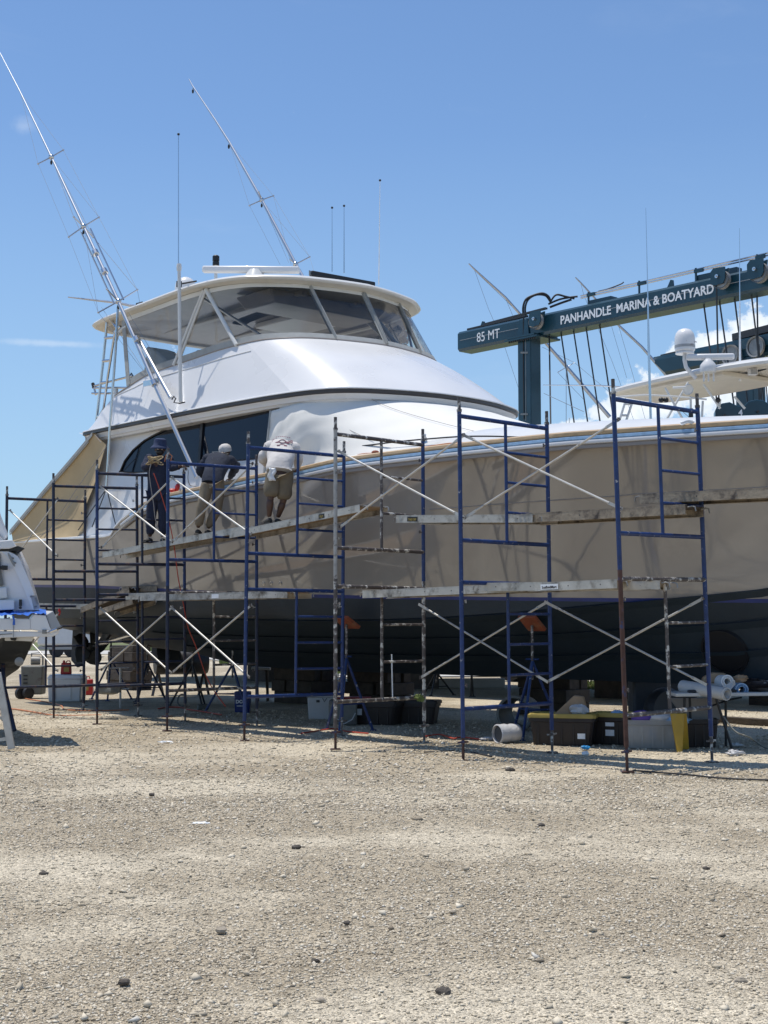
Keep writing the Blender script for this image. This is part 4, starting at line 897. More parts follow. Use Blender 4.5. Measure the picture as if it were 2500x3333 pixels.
# things lying on the deck
q=onT(1384,1446,-2.5); bl=thing('water_bottle','small clear water bottle with blue label standing on the side deck','bottle',tuple(BR(q[0],-2.5,q[2]-0.06)))
mb=MB(); bb=BR(q[0],-2.5,q[2]-0.06); mb.lathe([(0.03,0),(0.032,0.02),(0.032,0.10),(0.03,0.14),(0.013,0.175),(0.013,0.19)],bb,n=12); mb.build('bottle','clear',bl)
mb=MB(); mb.lathe([(0.034,0.05),(0.034,0.10)],bb,n=12,cap=False); mb.build('label','skyblue',bl); mb=MB(); mb.lathe([(0.015,0.19),(0.015,0.21)],bb,n=10); mb.build('cap','letter',bl)
def cord(name,pts,r,m,label,cat='hose'):
    P=[(p[0],p[1],p[2]) for p in pts]; P=smooth_tab(P,6); mb=MB(); mb.tube(P,r,n=6); o=mb.build(name,m,None,smooth=80); return tag(o,label,cat)
def onsheer(x,y,up=0.05): 
    q=fit(x,y,lambda s: bs(s)-0.15); return B(q[0],-(bs(q[0])-0.15),deckz(q[0],0.95)+up)
cord('deck_hose',[T(x,y,-2.6) for x,y in [(1000,1472),(1100,1462),(1200,1449),(1300,1437),(1400,1428),(1500,1421),(1600,1420),(1690,1423)]],0.012,'rubber','thin black hose lying along the foredeck under the white cover')
cord('cord_or_shadow_line',[T(x,y,-2.7) for x,y in [(1130,1494),(1180,1477),(1260,1473),(1330,1463),(1400,1452),(1460,1443),(1520,1440)]],0.008,'orcord','brown cord trailing over the side deck beside the water bottle','cord')
q=T(1222,1473,-2.75); mb=MB(); mb.sphere(q,0.05,8,6,sc=(1.2,0.8,0.7)); tag(mb.build('rag','orange',None),'small reddish rag knotted on the side deck cord','rag')
q=T(583,1587,-2.8); mb=MB(); mb.sphere(q,0.075,10,7,sc=(1,0.9,1.1)); mb.sphere(q+Vector((-0.12,0,-0.05)),0.06,8,6,sc=(1.4,1,0.6)); tag(mb.build('red_rag','red',None),'crumpled red rag lying at the step in the deck edge between two workers','rag')
mb=MB(); 
for x,y in [(1995,1388),(1960,1395),(2236,1387)]: mb.sphere(T(x,y,-1.7),0.09,9,6,sc=(1.5,1,0.5))
# ================================================================ scaffolding
H_=1.93
PAL={'b':'scafblue','n':'scafnavy','w':'scafworn','r':'scafrust','g':'scafwhite'}
def zbase(D): return 0.0
# each tower: front base px, front top px, back base x, back top x, palette lower/upper
TW=[  # name , front(base x,y), front top x, back base x, back top x, colours (lowerfront, lowerback, rails lower, upper post, upper rails), rung count lower
 ('first scaffold tower from the right',(2042,2514),1997,2318,2268,('r','b','w','b','b'),2,3),
 ('second scaffold tower from the right',(1508,2478),1495,1797,1769,('b','b','b','b','b'),3,3),
 ('third scaffold tower from the right, grey and paint-splashed',(1092,2440),1092,1381,1372,('w','w','w','g','w'),2,2),
 ('fourth scaffold tower from the right',(795,2412),808,1112,1110,('b','b','b','b','b'),3,3),
 ('fifth scaffold tower from the right, by the worker in coveralls',(544,2380),547,836,838,('n','n','w','b','b'),3,3),
 ('third scaffold tower from the left',(316,2358),316,603,602,('n','n','n','b','n'),3,3),
 ('second scaffold tower from the left',(175,2339),174,450,446,('n','n','n','n','n'),3,3),
 ('leftmost scaffold tower, beside the white boat',(14,2322),23,272,288,('n','n','n','n','n'),3,3)]
WFS=[1.62,1.62,1.62,1.62,1.55,1.5,1.5,1.5]; ZLS=[0.24]*6+[0.18,0.10]
towers=[]
for ti,(nm,(bx,by),tx,bbx,btx,pal,rl,ru) in enumerate(TW):
    WF=WFS[ti]
    f0=onZ(bx,by,0.0); D=f0.y; f1=W(tx,2042-1.27*(by-2042)/0.8,D)
    # back post: distance WF, seen at bbx
    best=None
    for a in np.linspace(0.1,1.45,400):
        p=f0+Vector((math.cos(a),math.sin(a),0))*WF; e=abs(project(p)[0]-bbx)
        if best is None or e<best[0]: best=(e,a)
    a=best[1]; xax=Vector((math.cos(a),math.sin(a),0)); b0=f0+xax*WF
    # lean from the front post
    lean=(f1-f0); lean.z=0; lean=lean/ (f1.z-f0.z); zax=Vector((lean.x,lean.y,1)).normalized()
    xax=(xax-zax*xax.dot(zax)).normalized(); yax=zax.cross(xax)
    towers.append(dict(nm=nm,o=f0,x=xax,y=yax,z=zax,pal=pal,rl=rl,ru=ru,wf=WF,zl=ZLS[ti]))
RP=0.026
def ZT_(t,up): return t['zl']+(H_+0.035 if up else 0.0)      # frames start above the screw legs
def frame(tw,up):
    pal=tw['pal']; x,y,z=tw['x'],tw['y'],tw['z']; o=tw['o']+z*ZT_(tw,up); WF=tw['wf']
    nr=tw['ru'] if up else tw['rl']
    cf=PAL[pal[3]] if up else PAL[pal[0]]; cb=(PAL['b'] if pal[3] in 'bg' else PAL['n']) if up else PAL[pal[1]]; cr=PAL[pal[4]] if up else PAL[pal[2]]
    P=lambda u,v: o+x*u+z*v
    lab=('upper ladder frame of the ' if up else 'lower ladder frame of the ')+tw['nm']
    root=thing('scaffold_tier',lab,'scaffold section',tuple(o),'welded ladder frames of the scaffold')
    top=H_-0.10; bot=H_-0.10-1.47; mid=WF*0.51
    for u,c in ((0,cf),(WF,cb)):
        mb=MB(); mb.tube([P(u,-0.04 if up else 0.03),P(u,H_-0.002 if not up else H_-0.04)],RP,n=10); lg=mb.build('post',c,root)
        for v in (0.30+bot-0.03,top-0.22):
            mb=MB(); q=P(u,v); mb.tube([q,q+x*(0.06 if u==0 else -0.06)],0.008,n=6); mb.box(q+x*(0.07 if u==0 else -0.07),(0.02,0.012,0.045),Matrix((x,y,z)).transposed()); mb.build('brace_stud','scafworn',lg)
        if up:
            mb=MB(); mb.tube([P(u,H_-0.04),P(u,H_+0.12)],RP*0.8,n=8); mb.tube([P(u,H_-0.05),P(u,H_-0.02)],RP*1.2,n=8); mb.build('coupling_pin','scafworn',root)
    mb=MB(); mb.tube([P(0,top),P(WF,top)],RP,n=10); mb.build('top_rail',cr,root)
    mb=MB(); mb.tube([P(0,bot),P(WF,bot)],RP,n=10); mb.build('bottom_rail',cr,root)
    mb=MB(); mb.tube([P(mid,bot),P(mid,top)],0.020,n=8); mb.build('ladder_upright',cr if pal[4]!='g' else 'scafworn',root)
    for k_ in range(nr):
        v=lerp(bot,top,(k_+1)/(nr+1)) if nr>0 else 0
        mb=MB(); mb.tube([P(mid,v),P(WF,v)],0.0175,n=8); mb.build('rung',cr,root)
    if not up:
        for u in (0,WF):
            mb=MB(); g=P(u,0.03); gr_=Vector((g.x-z.x*0.27,g.y-z.y*0.27,0.0)); mb.tube([g,gr_],0.017,n=8); mb.lathe([(0.03,-0.015),(0.03,0.015)],g-z*0.05,n=8); mb.bar(g-z*0.05-x*0.085,g-z*0.05+x*0.085,0.02,0.02); mb.box(Vector((gr_.x,gr_.y,0.008)),(0.13,0.13,0.012)); mb.build('screw_leg','scafrust' if u==0 else 'scafworn',root)
    return root
for tw_ in towers:
    for up in (0,1): frame(tw_,up)
def stud(i,back,up,hi):
    t=towers[i]; top=H_-0.10; bot=top-1.47; v=(top-0.22) if hi else (bot+0.27); u=(t['wf']-0.07) if back else 0.07
    return t['o']+t['z']*(ZT_(t,up)+v)+t['x']*u
nms=['first','second','third','fourth','fifth','sixth','seventh','eighth']
def brace(i,j,back,up,side=0.0):
    tail='%s scaffold towers from the right, %s %s'%(nms[i]+' and '+nms[j],'upper' if up else 'lower','back' if back else 'front')
    root=None; a0,a1=stud(i,back,up,1),stud(j,back,up,0); b0,b1=stud(i,back,up,0),stud(j,back,up,1)
    c=(a0+a1)/2; root=thing('cross_brace','galvanised cross brace joining the '+tail,'cross brace',tuple(c),'galvanised cross braces between the scaffold towers')
    n_=(a1-a0).cross(UP).normalized()
    for (p,q,o_) in ((a0,a1,0.012),(b0,b1,-0.012)):
        p=p+n_*o_; q=q+n_*o_; d=(q-p).normalized(); mb=MB(); mb.tube([p+d*0.16,q-d*0.16],0.0135,n=8); mb.bar(p-d*0.02,p+d*0.18,0.006,0.034,up=UP); mb.bar(q+d*0.02,q-d*0.18,0.006,0.034,up=UP); mb.build('brace_bar','galv',root)
    mb=MB(); m_=(a0+a1)/2; mb.tube([m_-n_*0.03,m_+n_*0.03],0.012,n=6); mb.build('pivot_bolt','scafworn',root)
for i,j,bk,up in [(0,1,0,1),(1,2,0,1),(3,4,0,1),(4,5,0,1),(6,7,0,1),(0,1,1,0),(1,2,1,0),(3,4,0,0),(4,5,0,0),(6,7,0,0)]: brace(i,j,bk,up)
# planks
def plank(pa,pb,za,zb,D_a,D_b,w,m,label,name='scaffold_plank',h=0.10,hook=True,word=None,zpx=None):
    """pa,pb: image x of the near top edge ends; depth given"""
    a=W(pa,2000,D_a); b_=W(pb,2000,D_b); a.z=za; b_.z=zb; d=(b_-a).normalized(); side=Vector((-d.y,d.x,0)).normalized()
    if side.y<0: side=-side
    up=d.cross(side); 
    if up.z<0: up=-up
    root=thing(name,label,'plank',tuple((a+b_)/2),'planks laid across the scaffold frames')
    L_=(b_-a).length
    for s_ in (0,1):
        mb=MB(); o_=side*(w*s_); 
        # C-section side rail: web and two lips
        mb.bar(a+o_-up*h/2,b_+o_-up*h/2,0.006,h,up=up); mb.bar(a+o_-up*0.004+side*(0.016 if s_==0 else -0.016),b_+o_-up*0.004+side*(0.016 if s_==0 else -0.016),0.04,0.006,up=up); mb.bar(a+o_-up*(h-0.004)+side*(0.012 if s_==0 else -0.012),b_+o_-up*(h-0.004)+side*(0.012 if s_==0 else -0.012),0.034,0.006,up=up)
        mb.build('side_rail',m,root,smooth=0)
    mb=MB(); mb.bar(a+side*w/2-up*0.018,b_+side*w/2-up*0.018,w-0.012,0.014,up=up); mb.build('deck_board','ply' if m=='plank' else 'wood',root,smooth=0)
    if hook:
        for e,sg in ((a,-1),(b_,1)):
            for s_ in (0.12,0.88):
                mb=MB(); q=e+side*(w*s_)-up*0.03; mb.tube([q,q+d*sg*0.05+up*0.01,q+d*sg*0.09,q+d*sg*0.10-up*0.05],0.009,n=6); mb.build('end_hook','steel',root)
    for k_ in range(max(2,int(L_/0.45))):
        q=a.lerp(b_,(k_+0.5)/max(2,int(L_/0.45))); mb=MB(); mb.lathe([(0.008,0.0),(0.006,0.004)],q-side*0.004-up*h/2,axis=-side,n=7); mb.build('rivet','scafworn',root,smooth=0)
    if word:
        u0,txt,wd,dark=word; q=a+d*(L_*u0)-up*(h*0.72)-side*0.007
        mb=MB(); mb.add([q-d*0.02-up*0.012,q+d*(wd+0.02)-up*0.012,q+d*(wd+0.02)+up*(h*0.5),q-d*0.02+up*(h*0.5)],[(0,1,2,3)]); mb.build('label_plate','letter' if not dark else 'black',root,smooth=0)
        if txt:
            mb=MB(); put_text(mb,txt,h*0.42,q-side*0.003+d*0.0,d,up,extr=0.0006,bold=0.0012,width=wd); mb.build('label_print','black' if not dark else 'ylid',root,smooth=0)
    return root
def zof(y,D): return W(1250,y,D).z
def plank_px(xa,ya,xb,yb,Da,Db,m,label,w=0.48,**k):
    za=W(xa,ya,Da).z; zb=W(xb,yb,Db).z; return plank(xa,xb,za,zb,Da,Db,w,m,label,**k)
def Dt(i,u): 
    t=towers[i]; return (t['o']+t['x']*(t['wf']*u)).y
def Dl(px,i,j,u=0.6,z=1.3):
    q=[towers[k]['o']+towers[k]['x']*(towers[k]['wf']*u)+towers[k]['z']*z for k in (i,j)]; x=[project(v)[0] for v in q]; w=(px-x[0])/(x[1]-x[0]); return 1/lerp(1/q[0].y,1/q[1].y,w)
# upper walkway
plank_px(331,1797,800,1710,Dl(331,5,4),Dl(800,5,4),'plank','long aluminium plank under the feet of the two workers on the left')
plank_px(745,1731,1170,1642,Dl(745,4,3),Dl(1170,4,3),'plank','upper aluminium plank under the worker in shorts, with a dark label plate',word=(0.72,'TILT',0.10,True))
plank_px(1290,1677,1737,1674,Dl(1290,2,1),Dl(1737,2,1),'plank','upper aluminium plank between the third and second towers with dark label plate',word=(0.10,'TAKE OFF',0.15,True))
plank_px(1698,1672,2237,1641,Dl(1698,1,0),Dl(2237,1,0),'plank2','stained upper plank between the second and first towers',hook=True,h=0.115)
plank_px(2088,1608,2760,1574,Dl(2088,1,0,0.75),14.9,'plank2','scuffed grey upper plank running out of the right edge of the frame',h=0.115)
# lower walkway
plank_px(1180,1922,2010,1885,Dt(2,0.40),Dt(0,0.04)+0.3,'plank','long lower aluminium plank with a small white maker label below the tan hull',word=(0.74,'ScaffoldMart',0.22,False),w=0.46)
plank_px(1560,1897,2150,1889,Dt(1,0.3),Dt(0,0.30),'plank','short lower plank lying beside the long labelled plank at the first tower',w=0.3)
plank_px(455,1935,935,1923,Dt(4,0.25)+0.6,Dt(3,0.45),'plank','lower aluminium plank with white sticker between the fifth and fourth towers',word=(0.52,'',0.12,False))
plank_px(409,1932,640,1922,Dt(5,0.40),Dt(4,0.38),'plank','short lower plank between the sixth and fifth towers')
plank_px(395,1908,510,1907,25.4,25.0,'plank2','short timber plank end sticking out above the ramp on the left')
plank_px(262,1977,418,1911,26.0,25.0,'plank2','sloping weathered ramp plank between the two lowest walkways')
plank_px(316,1985,430,1948,25.4,24.6,'plank2','second sloping plank lying just in front of the ramp')
plank_px(118,1963,305,1966,27.0,26.3,'plank','lowest plank at far left behind the stern of the white boat')
# ================================================================ people
import bmesh
def skin(name,nodes,edges,m,parent,root=0,sub=2,smooth_it=0,wob=0.0):
    """nodes: list of (pos,(rx,ry)); grows one continuous limb-tapering surface"""
    bm=bmesh.new(); ly=bm.verts.layers.skin.verify(); off=Vector((0,0,0)); q=parent
    while q is not None: off+=Vector(q.get('_o',(0,0,0))); q=q.parent
    vs=[]
    for p,r in nodes:
        v=bm.verts.new(Vector(p)-off); rr=r if isinstance(r,tuple) else (r,r); v[ly].radius=rr; vs.append(v)
    for a,b_ in edges: bm.edges.new((vs[a],vs[b_]))
    vs[root][ly].use_root=True
    me=bpy.data.meshes.new(name); bm.to_mesh(me); bm.free(); me.materials.append(M[m])
    o=bpy.data.objects.new(name,me); COL.objects.link(o); o.parent=parent
    s=o.modifiers.new('skin','SKIN'); s.use_smooth_shade=True; s.branch_smoothing=0.6
    u=o.modifiers.new('sub','SUBSURF'); u.levels=sub; u.render_levels=sub
    if wob>0:
        tx=bpy.data.textures.new('folds','CLOUDS'); tx.noise_scale=0.10; d=o.modifiers.new('folds','DISPLACE'); d.texture=tx; d.strength=wob; d.mid_level=0.5; d.texture_coords='LOCAL'
    return o
def hand(wrist,direction,palm_n,parent,m='skin',curl=0.9,side=1,nm='hand',sc=1.0):
    d=Vector(direction).normalized(); n_=Vector(palm_n); n_=(n_-d*n_.dot(d)).normalized(); x=d.cross(n_)*side
    w=Vector(wrist); nodes=[(w,0.026*sc),(w+d*0.045*sc,(0.036*sc,0.020*sc)),(w+d*0.085*sc,(0.038*sc,0.017*sc))]; edges=[(0,1),(1,2)]
    mb=MB()
    o=skin(nm,nodes,edges,m,parent,sub=1)
    for k_,(off,ln) in enumerate(((-0.030,0.065),(-0.010,0.075),(0.010,0.070),(0.030,0.055))):
        p=w+d*0.080*sc+x*off*sc; pts=[p]; a=0.25
        for j in range(3):
            a+=curl*0.5; p=p+(d*math.cos(a)+n_*math.sin(a))*ln*sc/2.4; pts.append(p)
        mb.tube(pts,[0.0095*sc,0.009*sc,0.008*sc,0.006*sc],n=6)
    p=w+d*0.035*sc-x*0.030*sc; mb.tube([p,p+(d*0.6-x*0.7+n_*0.2).normalized()*0.035*sc,p+(d*0.9-x*0.4+n_*0.5).normalized()*0.065*sc],[0.012*sc,0.010*sc,0.007*sc],n=6)
    mb.build('fingers',m,o,smooth=80)
def person(label,D,J,cloth,feet_z,group=None):
    """J: joint -> (px,py,depth offset)"""
    g={k_:W(v[0],v[1],D+v[2]) for k_,v in J.items()}
    base=(g['footL']+g['footR'])/2; base.z=feet_z
    p=thing('person',label,'person',tuple(base),group); return p,g
def head_geo(p,c,fwd,m='skin',r=0.098):
    f=Vector(fwd).normalized(); up=Vector((0,0,1)); up=(up-f*up.dot(f)*0.6).normalized(); x=f.cross(up).normalized(); up=x.cross(f)
    mb=MB(); Mx=Matrix((x,f,up)).transposed(); mb.sphere(c,r,16,12,sc=(0.80,0.98,1.16),mtx=Mx); mb.sphere(c+f*0.03*1-up*0.055,0.07,12,8,sc=(0.8,0.9,0.8),mtx=Mx)
    mb.add([c+f*0.088+up*0.015,c+f*0.115-up*0.028,c+f*0.088-up*0.034+x*0.016,c+f*0.088-up*0.034-x*0.016],[(0,1,2),(0,3,1),(1,3,2)])
    for s in (-1,1): mb.sphere(c+x*s*0.082-up*0.01,0.026,8,6,sc=(0.35,0.6,1.0),mtx=Mx)
    mb.tube([c+f*0.075-up*0.055-x*0.022,c+f*0.084-up*0.055,c+f*0.075-up*0.055+x*0.022],0.006,n=5)
    h=mb.build('head',m,p,smooth=70)
    mb=MB()
    for s in (-1,1): mb.sphere(c+x*s*0.032+f*0.082+up*0.012,0.011,8,6)
    mb.build('eyes','letter',h); return h,x,f,up
def shoe(p,ankle,toe,z):
    a=Vector(ankle); d=Vector(toe)-a; d.z=0; d.normalize(); q=Vector((a.x,a.y,z+0.045))
    skin('shoe',[(q-d*0.06,(0.042,0.042)),(q+d*0.03,(0.045,0.045)),(q+d*0.12-UP*0.012,(0.046,0.032)),(q+d*0.185-UP*0.018,(0.036,0.024))],[(0,1),(1,2),(2,3)],'shoe',p,sub=2)
    mb=MB(); mb.bar(q-d*0.10-UP*0.037,q+d*0.22-UP*0.037,0.085,0.016); mb.build('sole','black',p,bevel=0.006)
    return q
def zplank(px,i,j,xa,ya,xb,yb,Da,Db): 
    w=(px-xa)/(xb-xa); return lerp(W(xa,ya,Da).z,W(xb,yb,Db).z,w)
DA,DBb=Dl(331,5,4),Dl(800,5,4)
def torso(name,pts,rad,xax,m,parent,seed=1,fold=0.012):
    P=smooth_tab([tuple(p)+tuple(r) for p,r in zip(pts,rad)],6); rr=random.Random(seed); ph=[rr.uniform(0,6) for _ in range(4)]; mb=MB(); rows=[]; k_=len(P)
    for i,p in enumerate(P):
        c=Vector(p[:3]); d=(Vector(P[min(i+1,k_-1)][:3])-Vector(P[max(0,i-1)][:3])).normalized(); x=Vector(xax); x=(x-d*x.dot(d)).normalized(); y=d.cross(x); row=[]
        for j in range(28):
            a=2*math.pi*j/28; f=1+fold/0.15*(math.sin(i*0.75+ph[0]+2.2*math.sin(a+ph[1]))*0.5+0.5*math.sin(3*a+i*0.35+ph[2])); sx_=abs(math.cos(a))**0.8*(1 if math.cos(a)>0 else -1)
            row.append(c+(x*sx_*p[3]+y*math.sin(a)*p[4])*f)
        rows.append(row)
    mb.grid(rows,closeu=True); mb.add(rows[0],[tuple(range(28))]); mb.add(rows[-1],[tuple(reversed(range(28)))]); return mb.build(name,m,parent,smooth=70)
def arm(name,a,b_,c,rs,m,parent,seed=1):
    P=smooth_tab([tuple(a)+(rs[0],),tuple(Vector(a).lerp(b_,0.5))+((rs[0]+rs[1])/2,),tuple(b_)+(rs[1],),tuple(Vector(b_).lerp(c,0.5))+((rs[1]+rs[2])/2,),tuple(c)+(rs[2],)],4); rr=random.Random(seed)
    mb=MB(); mb.tube([p[:3] for p in P],[p[3]*(1+0.10*math.sin(i*1.9+seed)+rr.uniform(-0.03,0.03)) for i,p in enumerate(P)],n=12); mb.sphere(a,rs[0]*1.05,12,8); return mb.build(name,m,parent,smooth=70)
# ---- worker 1: coveralls, facing us
D1=Dl(508,5,4)+0.22; z1=W(331,1797,DA).z*(1-0.38)+W(800,1710,DBb).z*0.38
J=dict(head=(521,1462,0.0),neck=(518,1484,0.02),chest=(516,1512,0.02),belly=(514,1555,0.0),hip=(513,1600,0.02),shL=(486,1494,0.02),shR=(549,1494,0.02),elL=(471,1521,-0.10),wrL=(494,1507,-0.28),elR=(560,1522,-0.04),wrR=(586,1518,-0.16),hipL=(498,1612,0.02),hipR=(530,1612,0.02),knL=(492,1685,-0.02),knR=(531,1685,-0.02),footL=(488,1747,0.0),footR=(529,1744,0.02))
p,g=person('worker in navy coveralls and blue bucket hat handling a bundle of tan straps',D1,J,'navy',z1)
aL=Vector((g['footL'].x,g['footL'].y,z1+0.10)); aR=Vector((g['footR'].x,g['footR'].y,z1+0.10))
def body(p,g,aL,aR,m='skin'):
    nd=[(g['hip'],(0.14,0.10)),(g['belly'],(0.14,0.10)),(g['chest'],(0.15,0.105)),(g['neck'],0.05),(g['head'],0.06),(g['shL'],0.055),(g['elL'],0.042),(g['wrL'],0.028),(g['shR'],0.055),(g['elR'],0.042),(g['wrR'],0.028),(g['hipL'],0.085),(g['knL'],0.055),(aL,0.038),(g['hipR'],0.085),(g['knR'],0.055),(aR,0.038)]
    ed=[(0,1),(1,2),(2,3),(3,4),(2,5),(5,6),(6,7),(2,8),(8,9),(9,10),(0,11),(11,12),(12,13),(0,14),(14,15),(15,16)]
    return skin('body',nd,ed,m,p,0)
body(p,g,aL,aR)
mL=g['wrL'].lerp(g['elL'],0.12); mR=g['wrR'].lerp(g['elR'],0.12)
sx1=(g['shR']-g['shL']).normalized(); mid=(g['shL']+g['shR'])/2
torso('coverall_top',[g['hip']-UP*0.06,g['belly'],g['chest'],mid+UP*0.02,g['neck']+UP*0.0],[(0.175,0.135),(0.165,0.125),(0.185,0.13),(0.165,0.105),(0.075,0.075)],sx1,'navy',p,3)
skin('coverall_legs',[(g['hip'],(0.155,0.125)),(g['hipL'],0.115),(g['knL'],0.088),(aL+UP*0.02,0.078),(g['hipR'],0.115),(g['knR'],0.088),(aR+UP*0.02,0.078)],[(0,1),(1,2),(2,3),(0,4),(4,5),(5,6)],'navy',p,0,wob=0.02)
arm('sleeve',g['shL'],g['elL'],mL,(0.082,0.066,0.048),'navy',p,2); arm('sleeve',g['shR'],g['elR'],mR,(0.082,0.066,0.048),'navy',p,5)
h,hx,hf,hu=head_geo(p,g['head'],(0.15,-1,-0.25))
c=g['head']+UP*0.065
mb=MB(); mb.lathe([(0.165,-0.055),(0.135,-0.02),(0.108,0.005),(0.106,0.06),(0.098,0.10),(0.06,0.115),(0.001,0.118)],c,axis=(0.05,-0.12,1),n=24,cap=False); ht_=mb.build('bucket_hat','bluehat',p,smooth=50); so_=ht_.modifiers.new('s','SOLIDIFY'); so_.thickness=0.006
mb=MB(); mb.sphere(g['head']+Vector((0.0,-0.055,-0.05)),0.062,12,8,sc=(1.0,0.7,0.85)); mb.build('face_mask','black',p,smooth=80)
hand(g['wrL'],(0.6,-0.5,0.1),(0.2,-0.2,-1),p,curl=1.2,side=-1); hand(g['wrR'],(0.9,-0.25,0.0),(0,-0.2,-1),p,curl=0.9,side=1)
shoe(p,aL,aL+Vector((-0.3,-1,0)),z1); shoe(p,aR,aR+Vector((0.3,-1,0)),z1)
# bundle of straps held at the chest
rb=thing('strap_bundle','tangled bundle of tan straps held at the chest by the worker in coveralls','straps',tuple(W(505,1499,D1-0.34)))
r_=random.Random(4)
for k_ in range(7):
    mb=MB(); c=W(503+r_.uniform(-6,8),1499+r_.uniform(-4,4),D1-0.36); R=r_.uniform(0.05,0.10); ph=r_.uniform(0,6); pts=[c+Vector((R*1.3*math.cos(a+ph),0.03*math.sin(2*a+ph),R*0.7*math.sin(a))) for a in np.linspace(0,5.4,18)]
    mb.tube(pts,0.009,n=5); mb.build('strap_loop','glove',rb,smooth=80)
mb=MB(); mb.tube([W(536,1503,D1-0.3),W(540,1482,D1-0.32),W(552,1477,D1-0.3),W(560,1484,D1-0.28),W(556,1500,D1-0.26)],0.007,n=5); mb.build('strap_loop','orcord',rb)
cord('air_hose',[tuple(W(x,y,D1-0.40)) for x,y in [(492,1510),(486,1540),(492,1590),(500,1640),(506,1690),(524,1745),(530,1760)]],0.008,'taupe','thin dusky hose hanging in front of the worker in coveralls')
cord('air_hose',[tuple(W(x,y,D1-0.42)) for x,y in [(500,1540),(515,1580),(528,1620),(546,1680),(560,1740),(570,1800),(580,1880),(596,1960),(612,2040),(640,2110),(680,2220),(735,2300)]],0.009,'redcord','long faded red air hose trailing from the upper plank down to the ground at left')
cord('electric_lead',[tuple(W(x,y,D1-0.2)) for x,y in [(598,1516),(612,1530),(612,1560),(620,1580),(640,1582)]],0.007,'taupe','short cord looping from the hand of the worker in coveralls to the deck')
# ---- worker 2: bent forward over the rail
D2=Dl(660,5,4)+0.24; z2=W(331,1797,DA).z*(1-0.70)+W(800,1710,DBb).z*0.70
J=dict(head=(733,1470,0.62),neck=(722,1484,0.50),chest=(712,1502,0.36),belly=(700,1535,0.14),hip=(692,1566,0.02),shL=(678,1496,0.40),shR=(748,1502,0.44),elL=(652,1530,0.42),wrL=(668,1556,0.62),elR=(768,1520,0.55),wrR=(748,1556,0.80),hipL=(674,1582,0.0),hipR=(712,1584,0.02),knL=(656,1655,-0.06),knR=(706,1658,0.02),footL=(644,1730,-0.02),footR=(676,1726,0.10))
p,g=person('worker in navy sweatshirt and khaki trousers bending over the rail beside the outrigger',D2,J,'navy2',z2)
aL=Vector((g['footL'].x,g['footL'].y,z2+0.10)); aR=Vector((g['footR'].x,g['footR'].y,z2+0.10))
body(p,g,aL,aR)
sx1=(g['shR']-g['shL']).normalized(); mid=(g['shL']+g['shR'])/2
torso('sweatshirt',[g['hip']-UP*0.06,g['belly'],g['chest'],mid+Vector((0,0.05,0.01)),g['neck']],[(0.178,0.14),(0.175,0.135),(0.21,0.14),(0.19,0.115),(0.08,0.08)],sx1,'navy2',p,4)
arm('sleeve',g['shL'],g['elL'],g['wrL'].lerp(g['elL'],0.1),(0.098,0.078,0.05),'navy2',p,2); arm('sleeve',g['shR'],g['elR'],g['wrR'].lerp(g['elR'],0.1),(0.098,0.078,0.05),'navy2',p,7)
skin('trousers',[(g['hip']+UP*0.06,(0.16,0.13)),(g['hipL'],0.118),(g['knL'],0.088),(aL+UP*0.02,0.072),(g['hipR'],0.118),(g['knR'],0.088),(aR+UP*0.02,0.072)],[(0,1),(1,2),(2,3),(0,4),(4,5),(5,6)],'khaki',p,0,wob=0.025)
head_geo(p,g['head'],(0.25,0.8,-0.6))
mb=MB(); mb.lathe([(0.108,-0.02),(0.106,0.03),(0.088,0.075),(0.05,0.10),(0.001,0.108)],g['head']+UP*0.025,axis=(-0.1,-0.25,1),n=22,cap=False); mb.build('white_cap','tee',p,smooth=60)
bk=g['chest'].lerp(g['belly'],0.1); ax_u=(g['chest']-g['belly']).normalized(); ax_x=(g['shR']-g['shL']).normalized(); nb_=ax_u.cross(ax_x); nb_=nb_ if nb_.y<0 else -nb_
lg=[(-0.13,0.11),(-0.06,0.10),(0,0.085),(0.06,0.10),(0.14,0.10),(0.07,0.05),(0.03,0.03),(0.045,-0.05),(0.11,-0.10),(0.04,-0.075),(0.0,-0.13),(-0.04,-0.075),(-0.10,-0.09),(-0.045,-0.05),(-0.03,0.03),(-0.08,0.055)]
mb=MB(); mb.tube([bk+ax_x*a+ax_u*b_+nb_*(0.148-1.6*a*a) for a,b_ in lg],0.0035,n=5,closed=True); mb.build('back_logo','skirt',p,smooth=60)
hand(g['wrL'],(0.1,0.6,-0.5),(0,0.2,-1),p,curl=0.8); hand(g['wrR'],(-0.2,0.7,-0.4),(0,0.2,-1),p,curl=0.8,side=-1)
shoe(p,aL,aL+Vector((0.1,1,0)),z2); shoe(p,aR,aR+Vector((0.35,1,0)),z2)
# ---- worker 3: light tee, shorts
Da3,Db3=Dl(745,4,3),Dl(1170,4,3); w3=(890-745)/425
D3=Dl(890,4,3)+0.22; z3=lerp(W(745,1731,Da3).z,W(1170,1642,Db3).z,w3)
J=dict(head=(936,1462,0.80),neck=(930,1452,0.62),chest=(918,1460,0.40),belly=(913,1500,0.12),hip=(909,1532,0.0),shL=(880,1456,0.36),shR=(956,1460,0.40),elL=(856,1490,0.40),wrL=(872,1520,0.60),elR=(972,1492,0.42),wrR=(966,1528,0.66),hipL=(890,1552,-0.01),hipR=(930,1556,0.01),knL=(880,1622,-0.05),knR=(922,1632,0.03),footL=(876,1701,-0.02),footR=(904,1696,0.08))
p,g=person('barelegged worker in a light printed t-shirt and olive shorts bending over the rail',D3,J,'tee',z3)
aL=Vector((g['footL'].x,g['footL'].y,z3+0.10)); aR=Vector((g['footR'].x,g['footR'].y,z3+0.10))
nd_body=body(p,g,aL,aR)
